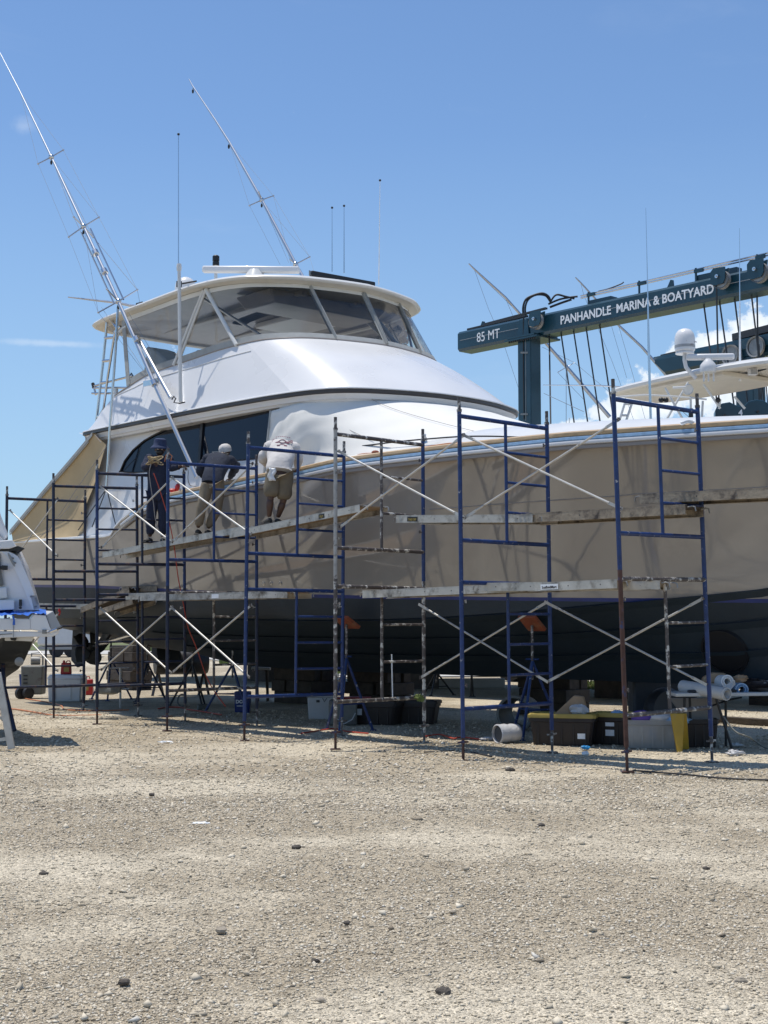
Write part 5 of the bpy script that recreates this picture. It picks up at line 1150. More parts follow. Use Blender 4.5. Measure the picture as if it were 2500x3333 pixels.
cL=g['knL'].lerp(aL,0.33)-Vector((0,0.02,0)); cR=g['knR'].lerp(aR,0.33)-Vector((0,0.02,0))
for a,b_,c_ in ((g['knL'],cL,aL),(g['knR'],cR,aR)):
    skin('calf',[(a,0.056),(b_,0.062),(b_.lerp(c_,0.5),0.046),(c_,0.036)],[(0,1),(1,2),(2,3)],'skin',p,sub=2)
sx1=(g['shR']-g['shL']).normalized(); mid=(g['shL']+g['shR'])/2
torso('tshirt',[g['hip']-UP*0.03,g['belly'],g['chest'],mid+Vector((0,0.06,0.015)),g['neck']],[(0.19,0.15),(0.195,0.15),(0.215,0.145),(0.195,0.12),(0.09,0.08)],sx1,'tee',p,6,0.016)
arm('sleeve',g['shL'],g['elL'],g['elL'].lerp(g['wrL'],0.75),(0.100,0.080,0.05),'tee',p,2); arm('sleeve',g['shR'],g['elR'],g['elR'].lerp(g['wrR'],0.75),(0.100,0.080,0.05),'tee',p,7)
skin('shorts',[(g['hip']+UP*0.07,(0.185,0.15)),(g['hipL'],0.138),(g['hipL'].lerp(g['knL'],0.55),0.128),(g['knL'],0.118),(g['hipR'],0.138),(g['hipR'].lerp(g['knR'],0.55),0.128),(g['knR'],0.118)],[(0,1),(1,2),(2,3),(0,4),(4,5),(5,6)],'olive',p,0,wob=0.03)
head_geo(p,g['head'],(0.1,0.8,-0.7))
mb=MB(); mb.sphere(g['head']+UP*0.012,0.108,14,10,sc=(0.85,1,0.9)); mb.build('head_scarf','tee',p,smooth=70)
# print on the back
bk=g['chest'].lerp(g['belly'],0.30); ax_u=(g['chest']-g['belly']).normalized(); ax_x=(g['shR']-g['shL']).normalized(); nb_=ax_u.cross(ax_x); nb_=nb_ if nb_.y<0 else -nb_
mb=MB()
def on_back(a,b_):
    a*=1.35; b_*=1.35; return bk+ax_x*a+ax_u*b_+nb_*(0.162-1.6*a*a)
for a in np.linspace(-0.075,0.075,8): mb.add([on_back(a-0.006,0.135),on_back(a+0.007,0.135),on_back(a+0.007,0.152),on_back(a-0.006,0.152)],[(0,1,2,3)])
for (a,b_,w_,h_) in [(-0.09,0.07,0.05,0.02),(-0.10,0.10,0.03,0.018),(0.09,0.07,0.05,0.02),(0.10,0.10,0.03,0.018),(-0.055,0.035,0.05,0.035),(0.055,0.035,0.05,0.035),(-0.04,-0.04,0.035,0.02),(0.04,-0.04,0.035,0.02),(0,-0.02,0.05,0.012)]:
    mb.add([on_back(a-w_/2,b_-h_/2),on_back(a,b_-h_*0.7),on_back(a+w_/2,b_-h_/2),on_back(a+w_/2,b_+h_/2),on_back(a,b_+h_*0.3),on_back(a-w_/2,b_+h_/2)],[(0,1,2,3,4,5)])
mb.build('shirt_print','print',p,smooth=0)
mb=MB(); mb.tube([on_back(0.035*math.cos(a),0.04+0.035*math.sin(a)) for a in np.linspace(0,6.283,16,endpoint=False)],0.006,n=5,closed=True); mb.build('shirt_print','print',p)
hand(g['wrL'],(0.1,0.6,-0.5),(0,0.2,-1),p,curl=0.8); hand(g['wrR'],(-0.1,0.7,-0.4),(0,0.2,-1),p,curl=0.8,side=-1)
shoe(p,aL,aL+Vector((-0.4,0.9,0)),z3); shoe(p,aR,aR+Vector((0.3,1,0)),z3)
# white rag in the back pocket
q=W(885,1545,D3-0.17); mb=MB(); r_=random.Random(2); rows=[]
for i in range(8):
    rows.append([q+Vector((lerp(-0.05,0.05,j/5)+r_.uniform(-0.008,0.008)+0.015*math.sin(i),-0.01-0.02*math.sin(j*1.7+i*0.6),0.10-0.19*i/7)) for j in range(6)])
mb.grid(rows); o=mb.build('pocket_rag','letter',None,smooth=80); tag(o,'white rag hanging out of the back pocket of the olive shorts','rag'); so_=o.modifiers.new('s','SOLIDIFY'); so_.thickness=0.008
# ================================================================ travel lift (hoist) behind the yachts
def lift_obj(label): return thing('travel_lift',label,'boat hoist',tuple(W(1720,2042,40.0)-UP*HC),'blue travelling boat hoists')
AX=Matrix((A,N,UP)).transposed()
lf=lift_obj('dark teal boat hoist beam with white lettering above the far right of the big yacht')
# near beam: fit 3-D line through left end and right side of the frame, level
pL=W(1490,1112,42.0); DR=None
zb=pL.z
# direction parallel to the yachts; solve depth so that it stays level
pR=onZ(2500,905-4,zb); bd=(pR-pL); bd.z=0; bd.normalize(); bn=Vector((-bd.y,bd.x,0)); 
if bn.y<0: bn=-bn
BM=Matrix((bd,bn,UP)).transposed()
Lb=(pR-pL).length+6
HB=0.60; WB=0.66
def bp(u,v=0.0,w=0.0): return pL+bd*u+UP*v+bn*w     # u along, v up from beam centre, w away from the camera
def chamf(mb,u0,u1,h,w_,w0=0.0,c=0.07,v0=0.0):
    pr=[(-h/2+c,0),(h/2-c,0),(h/2,c),(h/2,w_-c),(h/2-c,w_),(-h/2+c,w_),(-h/2,w_-c),(-h/2,c)]
    mb.prism([bp(u0,v0+a,w0+b_) for a,b_ in pr],bd*(u1-u0))
mb=MB(); chamf(mb,0,Lb,HB,WB); mb.build('main_beam','lift',lf,smooth=20)
def u_at(x,v=0.0,w=0.0):
    lo_,hi=0.0,Lb
    for _ in range(40):
        m_=(lo_+hi)/2
        if project(bp(m_,v,w))[0]<x: lo_=m_
        else: hi=m_
    return lo_
mb=MB(); mb.bar(bp(0.1,0.02,-0.004),bp(u_at(1690),0.02,-0.004),0.008,0.012); mb.bar(bp(u_at(1960),0.03,-0.004),bp(Lb-0.2,0.03,-0.004),0.008,0.012); mb.build('beam_weld_line','beltgrey',lf)
# underside plate catches the light
# lettering
mb=MB(); u0=u_at(1552); u1=u_at(1626); put_text(mb,'85 MT',0.40,bp(u0,-0.14,-0.006),bd,UP,extr=0.003,bold=0.0,width=u1-u0); mb.build('capacity_lettering','letter',lf,smooth=0)
mb=MB(); u0=u_at(1824); u1=u_at(2322); put_text(mb,'PANHANDLE  MARINA & BOATYARD',0.335,bp(u0,-0.12,-0.006),bd,UP,extr=0.003,bold=0.007,width=u1-u0); mb.build('name_lettering','letter',lf,smooth=0)
# column
uc=u_at(1707); colw=u_at(1728)-u_at(1686)
mb=MB(); c0=bp(uc-colw/2,-HB/2,WB*0.0-0.02); 
ctop=zb-HB/2
mb.prism([Vector((q.x,q.y,1.1)) for q in (bp(uc-colw/2,0,-0.03),bp(uc+colw/2,0,-0.03),bp(uc+colw/2,0,0.42),bp(uc-colw/2,0,0.42))],UP*(ctop-1.1)); mb.build('column','lift',lf,smooth=0,bevel=0.03)
mb=MB(); mb.box(bp(uc,-HB/2-0.03,WB/2),(colw+0.75,WB+0.35,0.05),BM); mb.box(bp(uc,-HB/2+0.03,WB/2),(colw+0.55,WB+0.35,0.05),BM); fl=mb.build('bolted_flange','lift',lf,smooth=0)
for i in range(13):
    mb=MB(); mb.lathe([(0.03,-0.10),(0.03,0.03)],bp(uc-(colw+0.45)/2+(colw+0.45)*i/12,-HB/2,-0.13),n=6); mb.build('bolt','cable',fl,smooth=0)
mb=MB(); mb.prism([bp(uc-colw*0.5,-HB/2+0.05,-0.05),bp(uc+colw*0.42,-HB/2+0.05,-0.05),bp(uc+colw*0.3,HB/2-0.06,-0.03),bp(uc-colw*0.35,HB/2-0.06,-0.03)],bn*0.04); mb.build('gusset_plate','lift',lf,smooth=0)
# wheels and lower frame hidden behind the yacht
mb=MB(); g0=bp(uc,0,WB/2); g0.z=0.95; mb.box(g0,(2.4,0.7,0.5),BM); mb.build('wheel_bogie','lift',lf,bevel=0.04)
for du in (-0.8,0.8):
    mb=MB(); mb.lathe([(0.3,-0.25),(0.62,-0.22),(0.64,0.0),(0.62,0.22),(0.3,0.25)],g0+bd*du-UP*0.31,axis=bn,n=24); mb.build('wheel','rubber',lf)
# far end column outside the frame
uf=Lb-1.5
mb=MB(); mb.prism([Vector((q.x,q.y,0.0)) for q in (bp(uf-0.3,0,0),bp(uf+0.3,0,0),bp(uf+0.3,0,WB),bp(uf-0.3,0,WB))],UP*ctop); mb.build('column','lift',lf,smooth=0,bevel=0.03)
# pipe handrail along the top
mb=MB()
for dv in (0.30,0.36): mb.tube([bp(u_at(1880),HB/2+dv-0.06,0.15),bp(Lb,HB/2+dv+0.02,0.15)],0.022,n=6)
mb.build('hydraulic_pipe','stain',lf)
for x in (1905,2070,2255,2455):
    u=u_at(x); mb=MB(); mb.bar(bp(u,HB/2-0.02,0.15),bp(u,HB/2+0.36,0.15),0.06,0.05); mb.bar(bp(u-0.02,HB/2+0.27,0.12),bp(u+0.24,HB/2+0.27,0.12),0.06,0.09); mb.build('pipe_bracket','lift',lf,smooth=0)
mb=MB(); mb.bar(bp(u_at(1510),HB/2+0.05,0.2),bp(u_at(1700),HB/2+0.09,0.2),0.14,0.05); mb.bar(bp(u_at(1560),HB/2+0.12,0.25),bp(u_at(1760),HB/2+0.20,0.25),0.10,0.05); mb.build('hose_tray','cable',lf,smooth=0)
mb=MB(); u=u_at(1552); mb.prism([bp(u-0.10,HB/2,0.2),bp(u+0.03,HB/2+0.22,0.2),bp(u+0.10,HB/2+0.20,0.2),bp(u+0.12,HB/2,0.2)],bn*0.05); u=u_at(2165); mb.prism([bp(u-0.10,HB/2,0.2),bp(u+0.03,HB/2+0.22,0.2),bp(u+0.10,HB/2+0.20,0.2),bp(u+0.12,HB/2,0.2)],bn*0.05); mb.build('stop_lug','lift',lf,smooth=0)
mb=MB(); mb.box(bp(u_at(1940),HB/2+0.05,0.3),(0.8,0.3,0.16),BM); mb.box(bp(u_at(2320),HB/2+0.10,0.3),(1.2,0.25,0.16),BM); mb.build('trolley_motor','lift',lf,smooth=0,bevel=0.02)
# sheaves on the beam side
def sheave(x,y,R,hx,hy):
    u=u_at(x); v=onT; c=bp(u,0,-0.22); k_=(2042-y)/F*c.y+HC; c.z=k_
    mb=MB(); mb.lathe([(R*0.2,-0.05),(R*0.86,-0.045),(R,-0.07),(R,-0.05),(R*0.9,0),(R,0.05),(R,0.07),(R*0.86,0.045),(R*0.2,0.05)],c,axis=bn,n=30); w=mb.build('sheave','steel',lf)
    mb=MB(); q=c-bn*0.10+bd*hx+UP*hy; s_=R*0.92
    mb.prism([q-bd*s_-UP*s_*0.8,q-bd*s_*0.4-UP*s_*1.0,q+bd*s_*0.7-UP*s_*0.9,q+bd*s_-UP*s_*0.4,q+bd*s_+UP*s_*1.0,q-bd*s_*0.6+UP*s_*1.1,q-bd*s_+UP*s_*0.7],bn*0.03); mb.prism([q+bn*0.17-bd*s_-UP*s_*0.8,q+bn*0.17+bd*s_*0.7-UP*s_*0.9,q+bn*0.17+bd*s_+UP*s_*1.0,q+bn*0.17-bd*s_+UP*s_*0.7],bn*0.05); mb.build('sheave_housing','lift',w,smooth=0)
    mb=MB(); mb.lathe([(0.05,0),(0.05,0.06),(0.02,0.06),(0.02,0.10)],q,axis=-bn,n=10); mb.build('axle_nut','stain',w)
    return c
sheave(1762,1035,0.23,0.03,0.05); sheave(2366,896,0.23,-0.05,0.08); sheave(2488,872,0.25,-0.05,0.08)
# black hoses looping over the column head
def hose(pts,r=0.03): 
    P=smooth_tab([tuple(W(x,y,40.6)) for x,y in pts],7); mb=MB(); mb.tube(P,r,n=6); mb.build('hydraulic_hose','rubber',lf,smooth=80)
hose([(1704,1030),(1703,1000),(1712,975),(1735,962),(1765,955),(1785,965),(1793,985)],0.035); hose([(1711,1028),(1710,1000),(1720,975),(1745,960),(1775,962),(1790,980)],0.03)
hose([(1790,985),(1810,960),(1840,965),(1870,972)]); hose([(1785,990),(1820,975),(1855,968),(1880,965)]); hose([(1790,1000),(1830,985),(1860,975)],0.035); hose([(1948,948),(1980,940),(2020,925),(2030,918)],0.02)
mb=MB()
mb.tube([W(1704,1035,40.0),W(1704,1200,40.0),W(1706,1365,40.0)],0.02,n=5); mb.build('hydraulic_hose','rubber',lf)
mb=MB(); mb.tube([W(1711,1035,39.95),W(1712,1370,39.95)],0.012,n=5); mb.build('conduit','steel',lf)
for y in (1148,1348):
    mb=MB(); a_=W(1695,y,39.9); mb.bar(a_,W(1718,y,39.9),0.03,0.05); mb.build('hose_clamp','steel',lf)
# wire ropes
def rope(xa,ya,xb,yb,Db=38.0,r=0.022):
    u=u_at(xa,-HB/2,0.3); a_=bp(u,-HB/2+0.02,0.3); b_=W(xb,yb,Db); mb=MB(); mb.tube([a_,b_],r,n=6); mb.build('hoist_rope','cable',lf)
for a in [(1826,1086,1874,1410),(1867,1077,1917,1400),(1908,1070,1956,1392),(1952,1062,2000,1385),(1788,1098,1793,1415)]: rope(*a)
for a in [(2291,1000,2338,1340),(2342,985,2392,1340),(2391,975,2436,1330),(2446,962,2490,1330)]: rope(*a,Db=35.0)
for (xa,ya,xb) in [(2331,880,2342),(2462,860,2473)]:
    mb=MB(); mb.tube([W(xa,ya,34.9),W(xb,1400,34.9)],0.022,n=6); mb.build('hoist_rope','cable',lf)
# hook blocks hanging above the deck line
for (x,y,w_) in [(1895,1402,60),(1965,1396,46)]:
    mb=MB(); c=W(x,y+6,36.0); mb.lathe([(0.001,-0.16),(0.22,-0.12),(0.25,0.0),(0.16,0.08),(0.001,0.09)],c,n=14,sx=1.0); mb.build('hook_block','black',lf)
blk=[]
c1=W(2365,1345,34.0); c2=W(2462,1335,34.0)
mb=MB(); pts=[]
for (px,py) in [(2328,1372),(2328,1335),(2336,1318),(2352,1312),(2375,1308),(2400,1320),(2420,1322),(2436,1306),(2462,1300),(2484,1302),(2510,1318),(2540,1318),(2560,1330),(2562,1410),(2328,1410)]: pts.append(W(px,py,34.0))
mb.prism(pts,Vector((0.1,0.6,0))); bk=mb.build('sling_block','lift',lf,smooth=0,bevel=0.03)
mb=MB(); put_text(mb,'4',0.20,W(2404,1352,33.97),Vector((1,0,0)),UP,extr=0.003,bold=0.006); mb.build('block_number','letter',bk,smooth=0)
for x,y in ((2358,1352),(2466,1340),(2490,1352)):
    mb=MB(); mb.lathe([(0.03,0),(0.03,0.05)],W(x,y,33.99),axis=(0,-1,0),n=8); mb.build('bolt','cable',bk)
# second beam (far side)
lf2=thing('travel_lift','second dark teal beam and column of a boat hoist, farther back at the right edge','boat hoist',tuple(W(2430,2042,47.0)-UP*HC),'blue travelling boat hoists')
q0=W(2128,1190,47.0); q0b=W(2128,1190,47.0)
pR2=onZ(2520,1112,q0.z); bd2=(pR2-q0); bd2.z=0; Lq=bd2.length+5; bd2.normalize(); bn2=Vector((-bd2.y,bd2.x,0)); bn2=bn2 if bn2.y>0 else -bn2
mb=MB(); pr=[(-0.36,0.12),(-0.28,0),(0.16,0),(0.30,0.05),(0.30,0.6),(-0.36,0.6)]
e0=q0; mb.prism([e0+UP*a+bn2*b_+bd2*(0.45 if a<0 else -0.05) for a,b_ in pr],bd2*Lq); mb.build('main_beam','lift',lf2,smooth=0)
def b2(u,v,w): return q0+bd2*u+UP*v+bn2*w
def u2(x):
    lo_,hi=0.0,Lq
    for _ in range(40):
        m_=(lo_+hi)/2
        if project(b2(m_,0,0))[0]<x: lo_=m_
        else: hi=m_
    return lo_
u=u2(2420); mb=MB(); mb.prism([Vector((q.x,q.y,0)) for q in (b2(u-0.35,0,0),b2(u+0.35,0,0),b2(u+0.35,0,0.6),b2(u-0.35,0,0.6))],UP*(q0.z-0.3)); mb.build('column','lift',lf2,smooth=0,bevel=0.03)
mb=MB(); mb.bar(b2(u2(2140),0.33,0.3),b2(u2(2240),0.36,0.3),0.3,0.06); mb.build('cable_tray','cable',lf2,smooth=0)
mb=MB(); mb.bar(b2(u2(2380),0.42,0.3),b2(u2(2560),0.50,0.3),0.5,0.22); mb.build('hose_tray','cable',lf2,smooth=0)
mb=MB(); mb.bar(b2(u2(2390),0.10,-0.03),b2(Lq,0.10,-0.03),0.05,0.34); mb.build('side_plate','lift',lf2,smooth=0,bevel=0.01)
for x,y in ((2388,1148),(2470,1120)):
    c=b2(u2(x),0,-0.16); c.z=HC+(2042-y)/F*c.y; mb=MB(); mb.lathe([(0.28,-0.03),(0.33,-0.05),(0.33,0.05),(0.28,0.03)],c,axis=bn2,n=26,cap=False); mb.lathe([(0.001,0),(0.29,0)],c,axis=bn2,n=20,cap=False); mb.build('sheave','steel',lf2)
mb=MB(); mb.tube([W(2443,1090,44),W(2443,1150,44),W(2437,1170,44),W(2415,1260,44)],0.03,n=6); mb.build('conduit','steel',lf2)
mb=MB(); mb.lathe([(0.07,-0.07),(0.07,0.05),(0.04,0.06)],W(2443,1086,44),n=10); mb.build('beacon','beltgrey',lf2)
for (xa,ya,xb,yb) in [(2485,1150,2500,1330),(2470,1120,2480,1330),(2490,1180,2470,1320)]:
    mb=MB(); mb.tube([W(xa,ya,43),W(xb,yb,43)],0.02,n=5); mb.build('hoist_rope','cable',lf2)

# ================================================================ second yacht behind the bow: hardtop, mast, electronics
DB=31.0
yb=thing('white_yacht','white sportfishing yacht farther back whose cream hardtop and radome show above the big bow','yacht',tuple(W(2300,2042,DB)-UP*HC))
BX=Matrix((A,N,UP)).transposed()
CH=W(2290,1250,DB)   # hardtop centre-ish
def Y2(s,t,z): return CH+A*s+N*t+UP*(z)
def on2(x,y,t):
    d=Vector(ray(x,y)); c=(CH.x*N.x+CH.y*N.y+t); k_=c/(d.x*N.x+d.y*N.y); p=Vector((d.x*k_,d.y*k_,HC+d.z*k_)); return p
# roof outline traced on its level plane
zr=W(2290,1262,DB).z
ol=[(2008,1279),(2040,1262),(2100,1246),(2190,1237),(2290,1224),(2380,1219),(2450,1220),(2520,1232),(2548,1252)]
ed=[onZ(x,y,zr) for x,y in ol]
# plan: near edge points -> local coords, mirrored about the centre line
loc=[((p-CH).dot(A),(p-CH).dot(N)) for p in ed]; tm=min(b_ for a,b_ in loc); tc_=tm+1.45
near_=[(-1.75,-0.85),(-1.5,-1.05),(-0.8,-1.2),(0.3,-1.28),(1.4,-1.25),(2.4,-1.05),(3.0,-0.7),(3.3,-0.3),(3.35,0)]
sL=loc[0][0]; 
cs_,ct_=None,None
ctr=W(2262,1262,DB+0.8)
def Q(s,t,z): return Vector((ctr.x,ctr.y,0))+A*s+N*t+UP*z
full=near_+[(a,-b_) for a,b_ in near_[::-1][1:]]
full=smooth_tab(full,3)
zc2=HC+(2042-1250)/F*ctr.y
def ring2(k_,dz): return [Q(s*(1-k_/3),t*(1-k_/1.5),zc2+dz+0.03*s) for s,t in full]
mb=MB(); rows=[ring2(1.3,0.20),ring2(0.5,0.17),ring2(0.1,0.08),ring2(0.0,0.02),ring2(0.03,-0.04)]; mb.grid(rows,closeu=True); mb.build('hardtop','gel2',yb)
mb=MB(); rows=[ring2(0.03,-0.04),ring2(0.12,-0.06),ring2(0.25,-0.02),ring2(1.3,0.03)]; mb.grid(rows,closeu=True); mb.build('hardtop_underside','cream',yb)
mb=MB(); mb.prism([Q(-0.6,-0.95,zc2-0.12),Q(1.4,-0.95,zc2-0.06),Q(1.6,0.95,zc2-0.06),Q(-0.8,0.95,zc2-0.12)],UP*0.12); mb.build('overhead_box','cream',yb,bevel=0.03)
mb=MB(); c=Q(-0.62,-0.2,zc2-0.05)
mb.lathe([(0.001,0.0),(0.10,0.0),(0.11,0.02),(0.12,0.0)],W(2240,1268,ctr.y-1.6),axis=(0.1,-1,-0.4),n=20,cap=False); mb.build('ceiling_speaker','gel2',yb)
# pipework legs
def pipe(px,D,r,nm='tower_leg',m='gel2'): 
    mb=MB(); mb.tube([W(x,y,D) for x,y in px],r,n=7); mb.build(nm,m,yb)
pipe([(2190,1262),(2232,1250+10)],29.5,0.03)
for px in [[(2240,1245),(2158,1385)],[(2165,1262),(2230,1378)],[(2290,1250),(2345,1330)],[(2248,1290),(2250,1378)],[(2390,1290),(2425,1330)],[(2288,1305),(2284,1375)],[(2345,1300),(2340,1330)]]: pipe(px,30.4,0.026)
for px in [[(2035,1308),(2010,1390)],[(2058,1310),(2028,1400)],[(2030,1315),(2055,1315)],[(2020,1352),(2040,1352)],[(2012,1385),(2030,1385)]]: pipe(px,29.6,0.026,'ladder')
pipe([(2010,1292),(2100,1285),(2200,1290),(2300,1300)],30.0,0.02)
mb=MB(); mb.tube([W(2249,1330,30.3),W(2249,1362,30.3)],0.05,n=8); mb.build('mast_light','black',yb)
for x in (2152,2168,2337): 
    mb=MB(); mb.sphere(W(x,1302,30.2),0.06,8,6); mb.build('spotlight','black',yb)
# radome on bent mast
cR=W(2229,1110,30.2); k_=30.2/F
mb=MB(); r0=33.5*k_; mb.lathe([(r0*0.82,-38*k_),(r0*0.98,-32*k_),(r0,-20*k_),(r0,0),(r0*0.97,14*k_),(r0*0.86,26*k_),(r0*0.62,36*k_),(r0*0.3,40.5*k_),(0.001,42*k_)],cR,n=28); rd=mb.build('radome','gel',yb)
mb=MB(); mb.lathe([(r0*1.004,-24*k_),(r0*1.006,-15*k_)],cR,n=28,cap=False); mb.build('radome_band','beltgrey',rd)
mb=MB(); put_text(mb,'TRACVISION',0.048,cR+Vector((-0.02,-r0-0.003,-0.06)),Vector((0.92,0.39,0)),UP,extr=0.001,bold=0.001); put_text(mb,'HD7',0.04,cR+Vector((0.08,-r0+0.012,-0.12)),Vector((0.92,0.39,0)),UP,extr=0.001,bold=0.001); mb.build('radome_lettering','taupe',rd,smooth=0)
mb=MB(); mb.tube([W(2229,1148,30.2),W(2228,1172,30.2),W(2233,1195,30.2),W(2250,1215,30.2),W(2266,1232,30.2)],0.045,n=9); mb.build('radome_mast','gel',yb)
mb=MB(); mb.lathe([(0.03,0),(0.20,0.0),(0.20,0.03),(0.06,0.05)],W(2229,1152,30.2),n=18); mb.build('mast_flange','gel',yb)
mb=MB(); mb.bar(W(2233,1163,30.1),W(2391,1160,29.9),0.14,0.13); mb.build('radar_array','gel',yb,bevel=0.04)
c=W(2305,1197,30.0); mb=MB(); mb.lathe([(0.17,-0.10),(0.185,-0.02),(0.17,0.06),(0.10,0.15),(0.08,0.19)],c,n=20); mb.build('radar_pedestal','gel',yb)
for dx in (-0.10,0.0,0.11): 
    mb=MB(); mb.tube([c+Vector((dx,-0.02,-0.09)),c+Vector((dx,-0.02,-0.30))],0.02,n=6); mb.build('pedestal_foot','gel',yb)
mb=MB(); mb.box(W(2450,1210,30.0),(0.20,0.12,0.15)); mb.build('floodlight','gel',yb,bevel=0.02)
mb=MB(); mb.box(W(2455,1210,29.93),(0.13,0.02,0.10)); mb.build('floodlight_lens','beltgrey',yb)
# whip antennas
def whip2(px,D,r,m='stain'):
    mb=MB(); P=[W(x,y,D) for x,y in px]; mb.tube(P,[r]*(len(P)-1)+[r*0.4],n=6); mb.build('whip_antenna',m,yb)
whip2([(2119,1390),(2112,1150),(2108,930)],29.3,0.028); whip2([(2108,932),(2102,676)],29.3,0.012)
whip2([(2409,1240),(2408,980)],30.6,0.03,'letter'); whip2([(2408,982),(2407,742)],30.6,0.012)
# outriggers of the background yachts
def rig(px,D,r,cross=None,wires=()):
    P=[W(x,y,D) for x,y in px]; mb=MB(); mb.tube(P,[lerp(r,0.02,i/(len(P)-1)) for i in range(len(P))],n=6); o=mb.build('outrigger','alu',yb)
    if cross:
        for a,b_ in cross: mb=MB(); mb.tube([W(*a,D),W(*b_,D)],0.012,n=5); mb.build('spreader','alu',o)
    for w_ in wires:
        mb=MB(); mb.tube([W(x,y,D) for x,y in w_],0.006,n=4,cap=False); mb.build('rigging_wire','wire',o)
rig([(1985,1358),(1845,1195),(1762,1100),(1645,968),(1545,877),(1526,858)],45,0.07,[((1815,1212),(1870,1180)),((1836,1180),(1850,1205))],[[(1545,880),(1590,1005),(1640,1120),(1690,1270)],[(1545,880),(1700,1030),(1845,1195)],[(1765,1130),(1870,1180),(2000,1290)],[(1815,1212),(1900,1300)],[(1645,970),(1700,1100)]])
rig([(2185,1240),(2168,1220),(2090,1130),(2015,1060),(1940,975),(1890,920),(1873,903)],47,0.06,[((2148,1238),(2195,1208)),((2160,1205),(2175,1240))],[[(1890,920),(1900,960),(1990,1170),(2075,1400)],[(2015,1065),(2060,1220),(2110,1400)],[(1990,1060),(2040,1230)]])
whip2([(2080,1263),(1950,1255),(1767,1253)],32.5,0.018)
for w_ in ([(1843,1180),(1843,1400)],[(1853,1360),(1853,1415)],[(1770,1280),(1900,1340)],[(2200,1320),(2290,1400)]):
    mb=MB(); mb.tube([W(x,y,33) for x,y in w_],0.007,n=4,cap=False); mb.build('rigging_wire','wire',yb)
# its hull and house, unseen; hull lengthened and shifted nearer to shade the yard
ch=Vector((ctr.x,ctr.y,0)); 
def H2(s,t,z): return ch+A*s+N*(t-1.6)+UP*z
st=[(-19,2.7,1.2),(-13,3.0,0.9),(-6,3.1,0.85),(-1,2.95,0.85),(3,2.3,0.85),(6,1.2,1.1),(8,0.1,2.4)]
for nm_,m_,f0,f1 in (('hull_bottom','slate',0.0,0.35),('hull_side','gel',0.35,1.0)):
    mb=MB()
    for sg in (-1,1):
        rows=[]
        for s,b_,k__ in smooth_tab(st,4):
            zt=2.9+0.02*(s+7); r=[]
            for j in range(7):
                f=lerp(f0,f1,j/6); r.append(H2(s,sg*b_*min(1,(f/0.35))*(0.86+0.14*f),lerp(k__,zt,f)))
            rows.append(r)
        mb.grid(rows,flip=sg<0)
    mb.build(nm_,m_,yb,smooth=50)
mb=MB(); mb.add([H2(s,sg*b_,2.9+0.02*(s+7)-0.05) for sg,ls in ((-1,st),(1,st[::-1])) for s,b_,k__ in ls],[tuple(range(2*len(st)))]); mb.build('deck','gel2',yb,smooth=0)
mb=MB(); mb.box(H2(-0.6,0,3.6),(5.5,3.4,1.5),BX,taper=0.82); mb.build('deckhouse','gel',yb,bevel=0.15)
mb=MB(); mb.box(H2(-0.3,0,4.75),(4.0,3.0,0.9),BX,taper=0.85); mb.build('flybridge','gel',yb,bevel=0.12)
for s_ in (-14,-7.5,-1,3):
    mb=MB(); mb.box(H2(s_,0,0.44),(0.9,0.6,0.88),BX); mb.build('keel_support','wood',yb)
# small things along the sheer line of the big yacht seen against the sky: coiled rope
q=T(2238,1387,-1.9); mb=MB(); pts=[q+Vector((0.08*math.cos(a),0.05*math.sin(a),0.01+0.004*a+0.008*math.sin(3*a))) for a in np.linspace(0,14,60)]; mb.tube(pts,0.012,n=5); tag(mb.build('rope_coil','letter',None),'small white coil of rope on the bow rail near the far yacht','rope')

# ================================================================ white boat at the left edge
DWB=19.3
wb=thing('white_cruiser','white motor cruiser stern with swim platform, propped up at the left edge','boat',tuple(W(-200,2042,DWB)-UP*HC))
def wp(x,y,d=0.0): return W(x,y,DWB+d)
def slab(name,px,d0,d1,m,bevel=0.0,par=None,smooth=0,lab=None):
    mb=MB(); a=[wp(x,y,d0) for x,y in px]; mb.prism(a,Vector((-0.32,1,0))*(d1-d0)); return mb.build(name,m,par or wb,smooth=smooth,bevel=bevel,label=lab)
# hull bottom (dark), unseen left part widened towards us to enlarge its shadow
mb=MB(); rows=[]
for i,(xo,dd) in enumerate([(0,0.0),(-160,-0.35),(-400,-1.0),(-700,-1.3),(-1000,-0.9)]):
    k_=1-0.0*i; pr=[(108,2078,0.0),(98,2110,0.05),(80,2150,0.25),(60,2178,0.7),(20,2205,1.4),(-6,2170,2.1),(0,2110,2.7),(4,2078,2.8)]
    w_=[1,1,0.97,0.85,0.45][i]
    rows.append([wp(x*1.0+xo,2110+(y-2110)*w_ - (0 if i<4 else 20),d_*w_+dd+ (1-w_)*1.2) for x,y,d_ in pr])
mb.grid(rows,flip=False); mb.add(rows[0],[tuple(range(8))]); mb.build('hull_bottom','blackgel',wb,smooth=50)
mb=MB(); mb.lathe([(0.05,0),(0.06,0.02),(0.035,0.03)],wp(66,2153,-0.02)+Vector((0.0,-0.06,0)),axis=(0.3,-1,0),n=16); mb.build('through_hull_fitting','steel',wb)
# upper hull side
mb=MB(); rows=[]
sec=[[(70,1862),(100,1905),(120,1950),(131,1985)],[(20,1862),(35,1905),(48,1950),(60,1985)]]
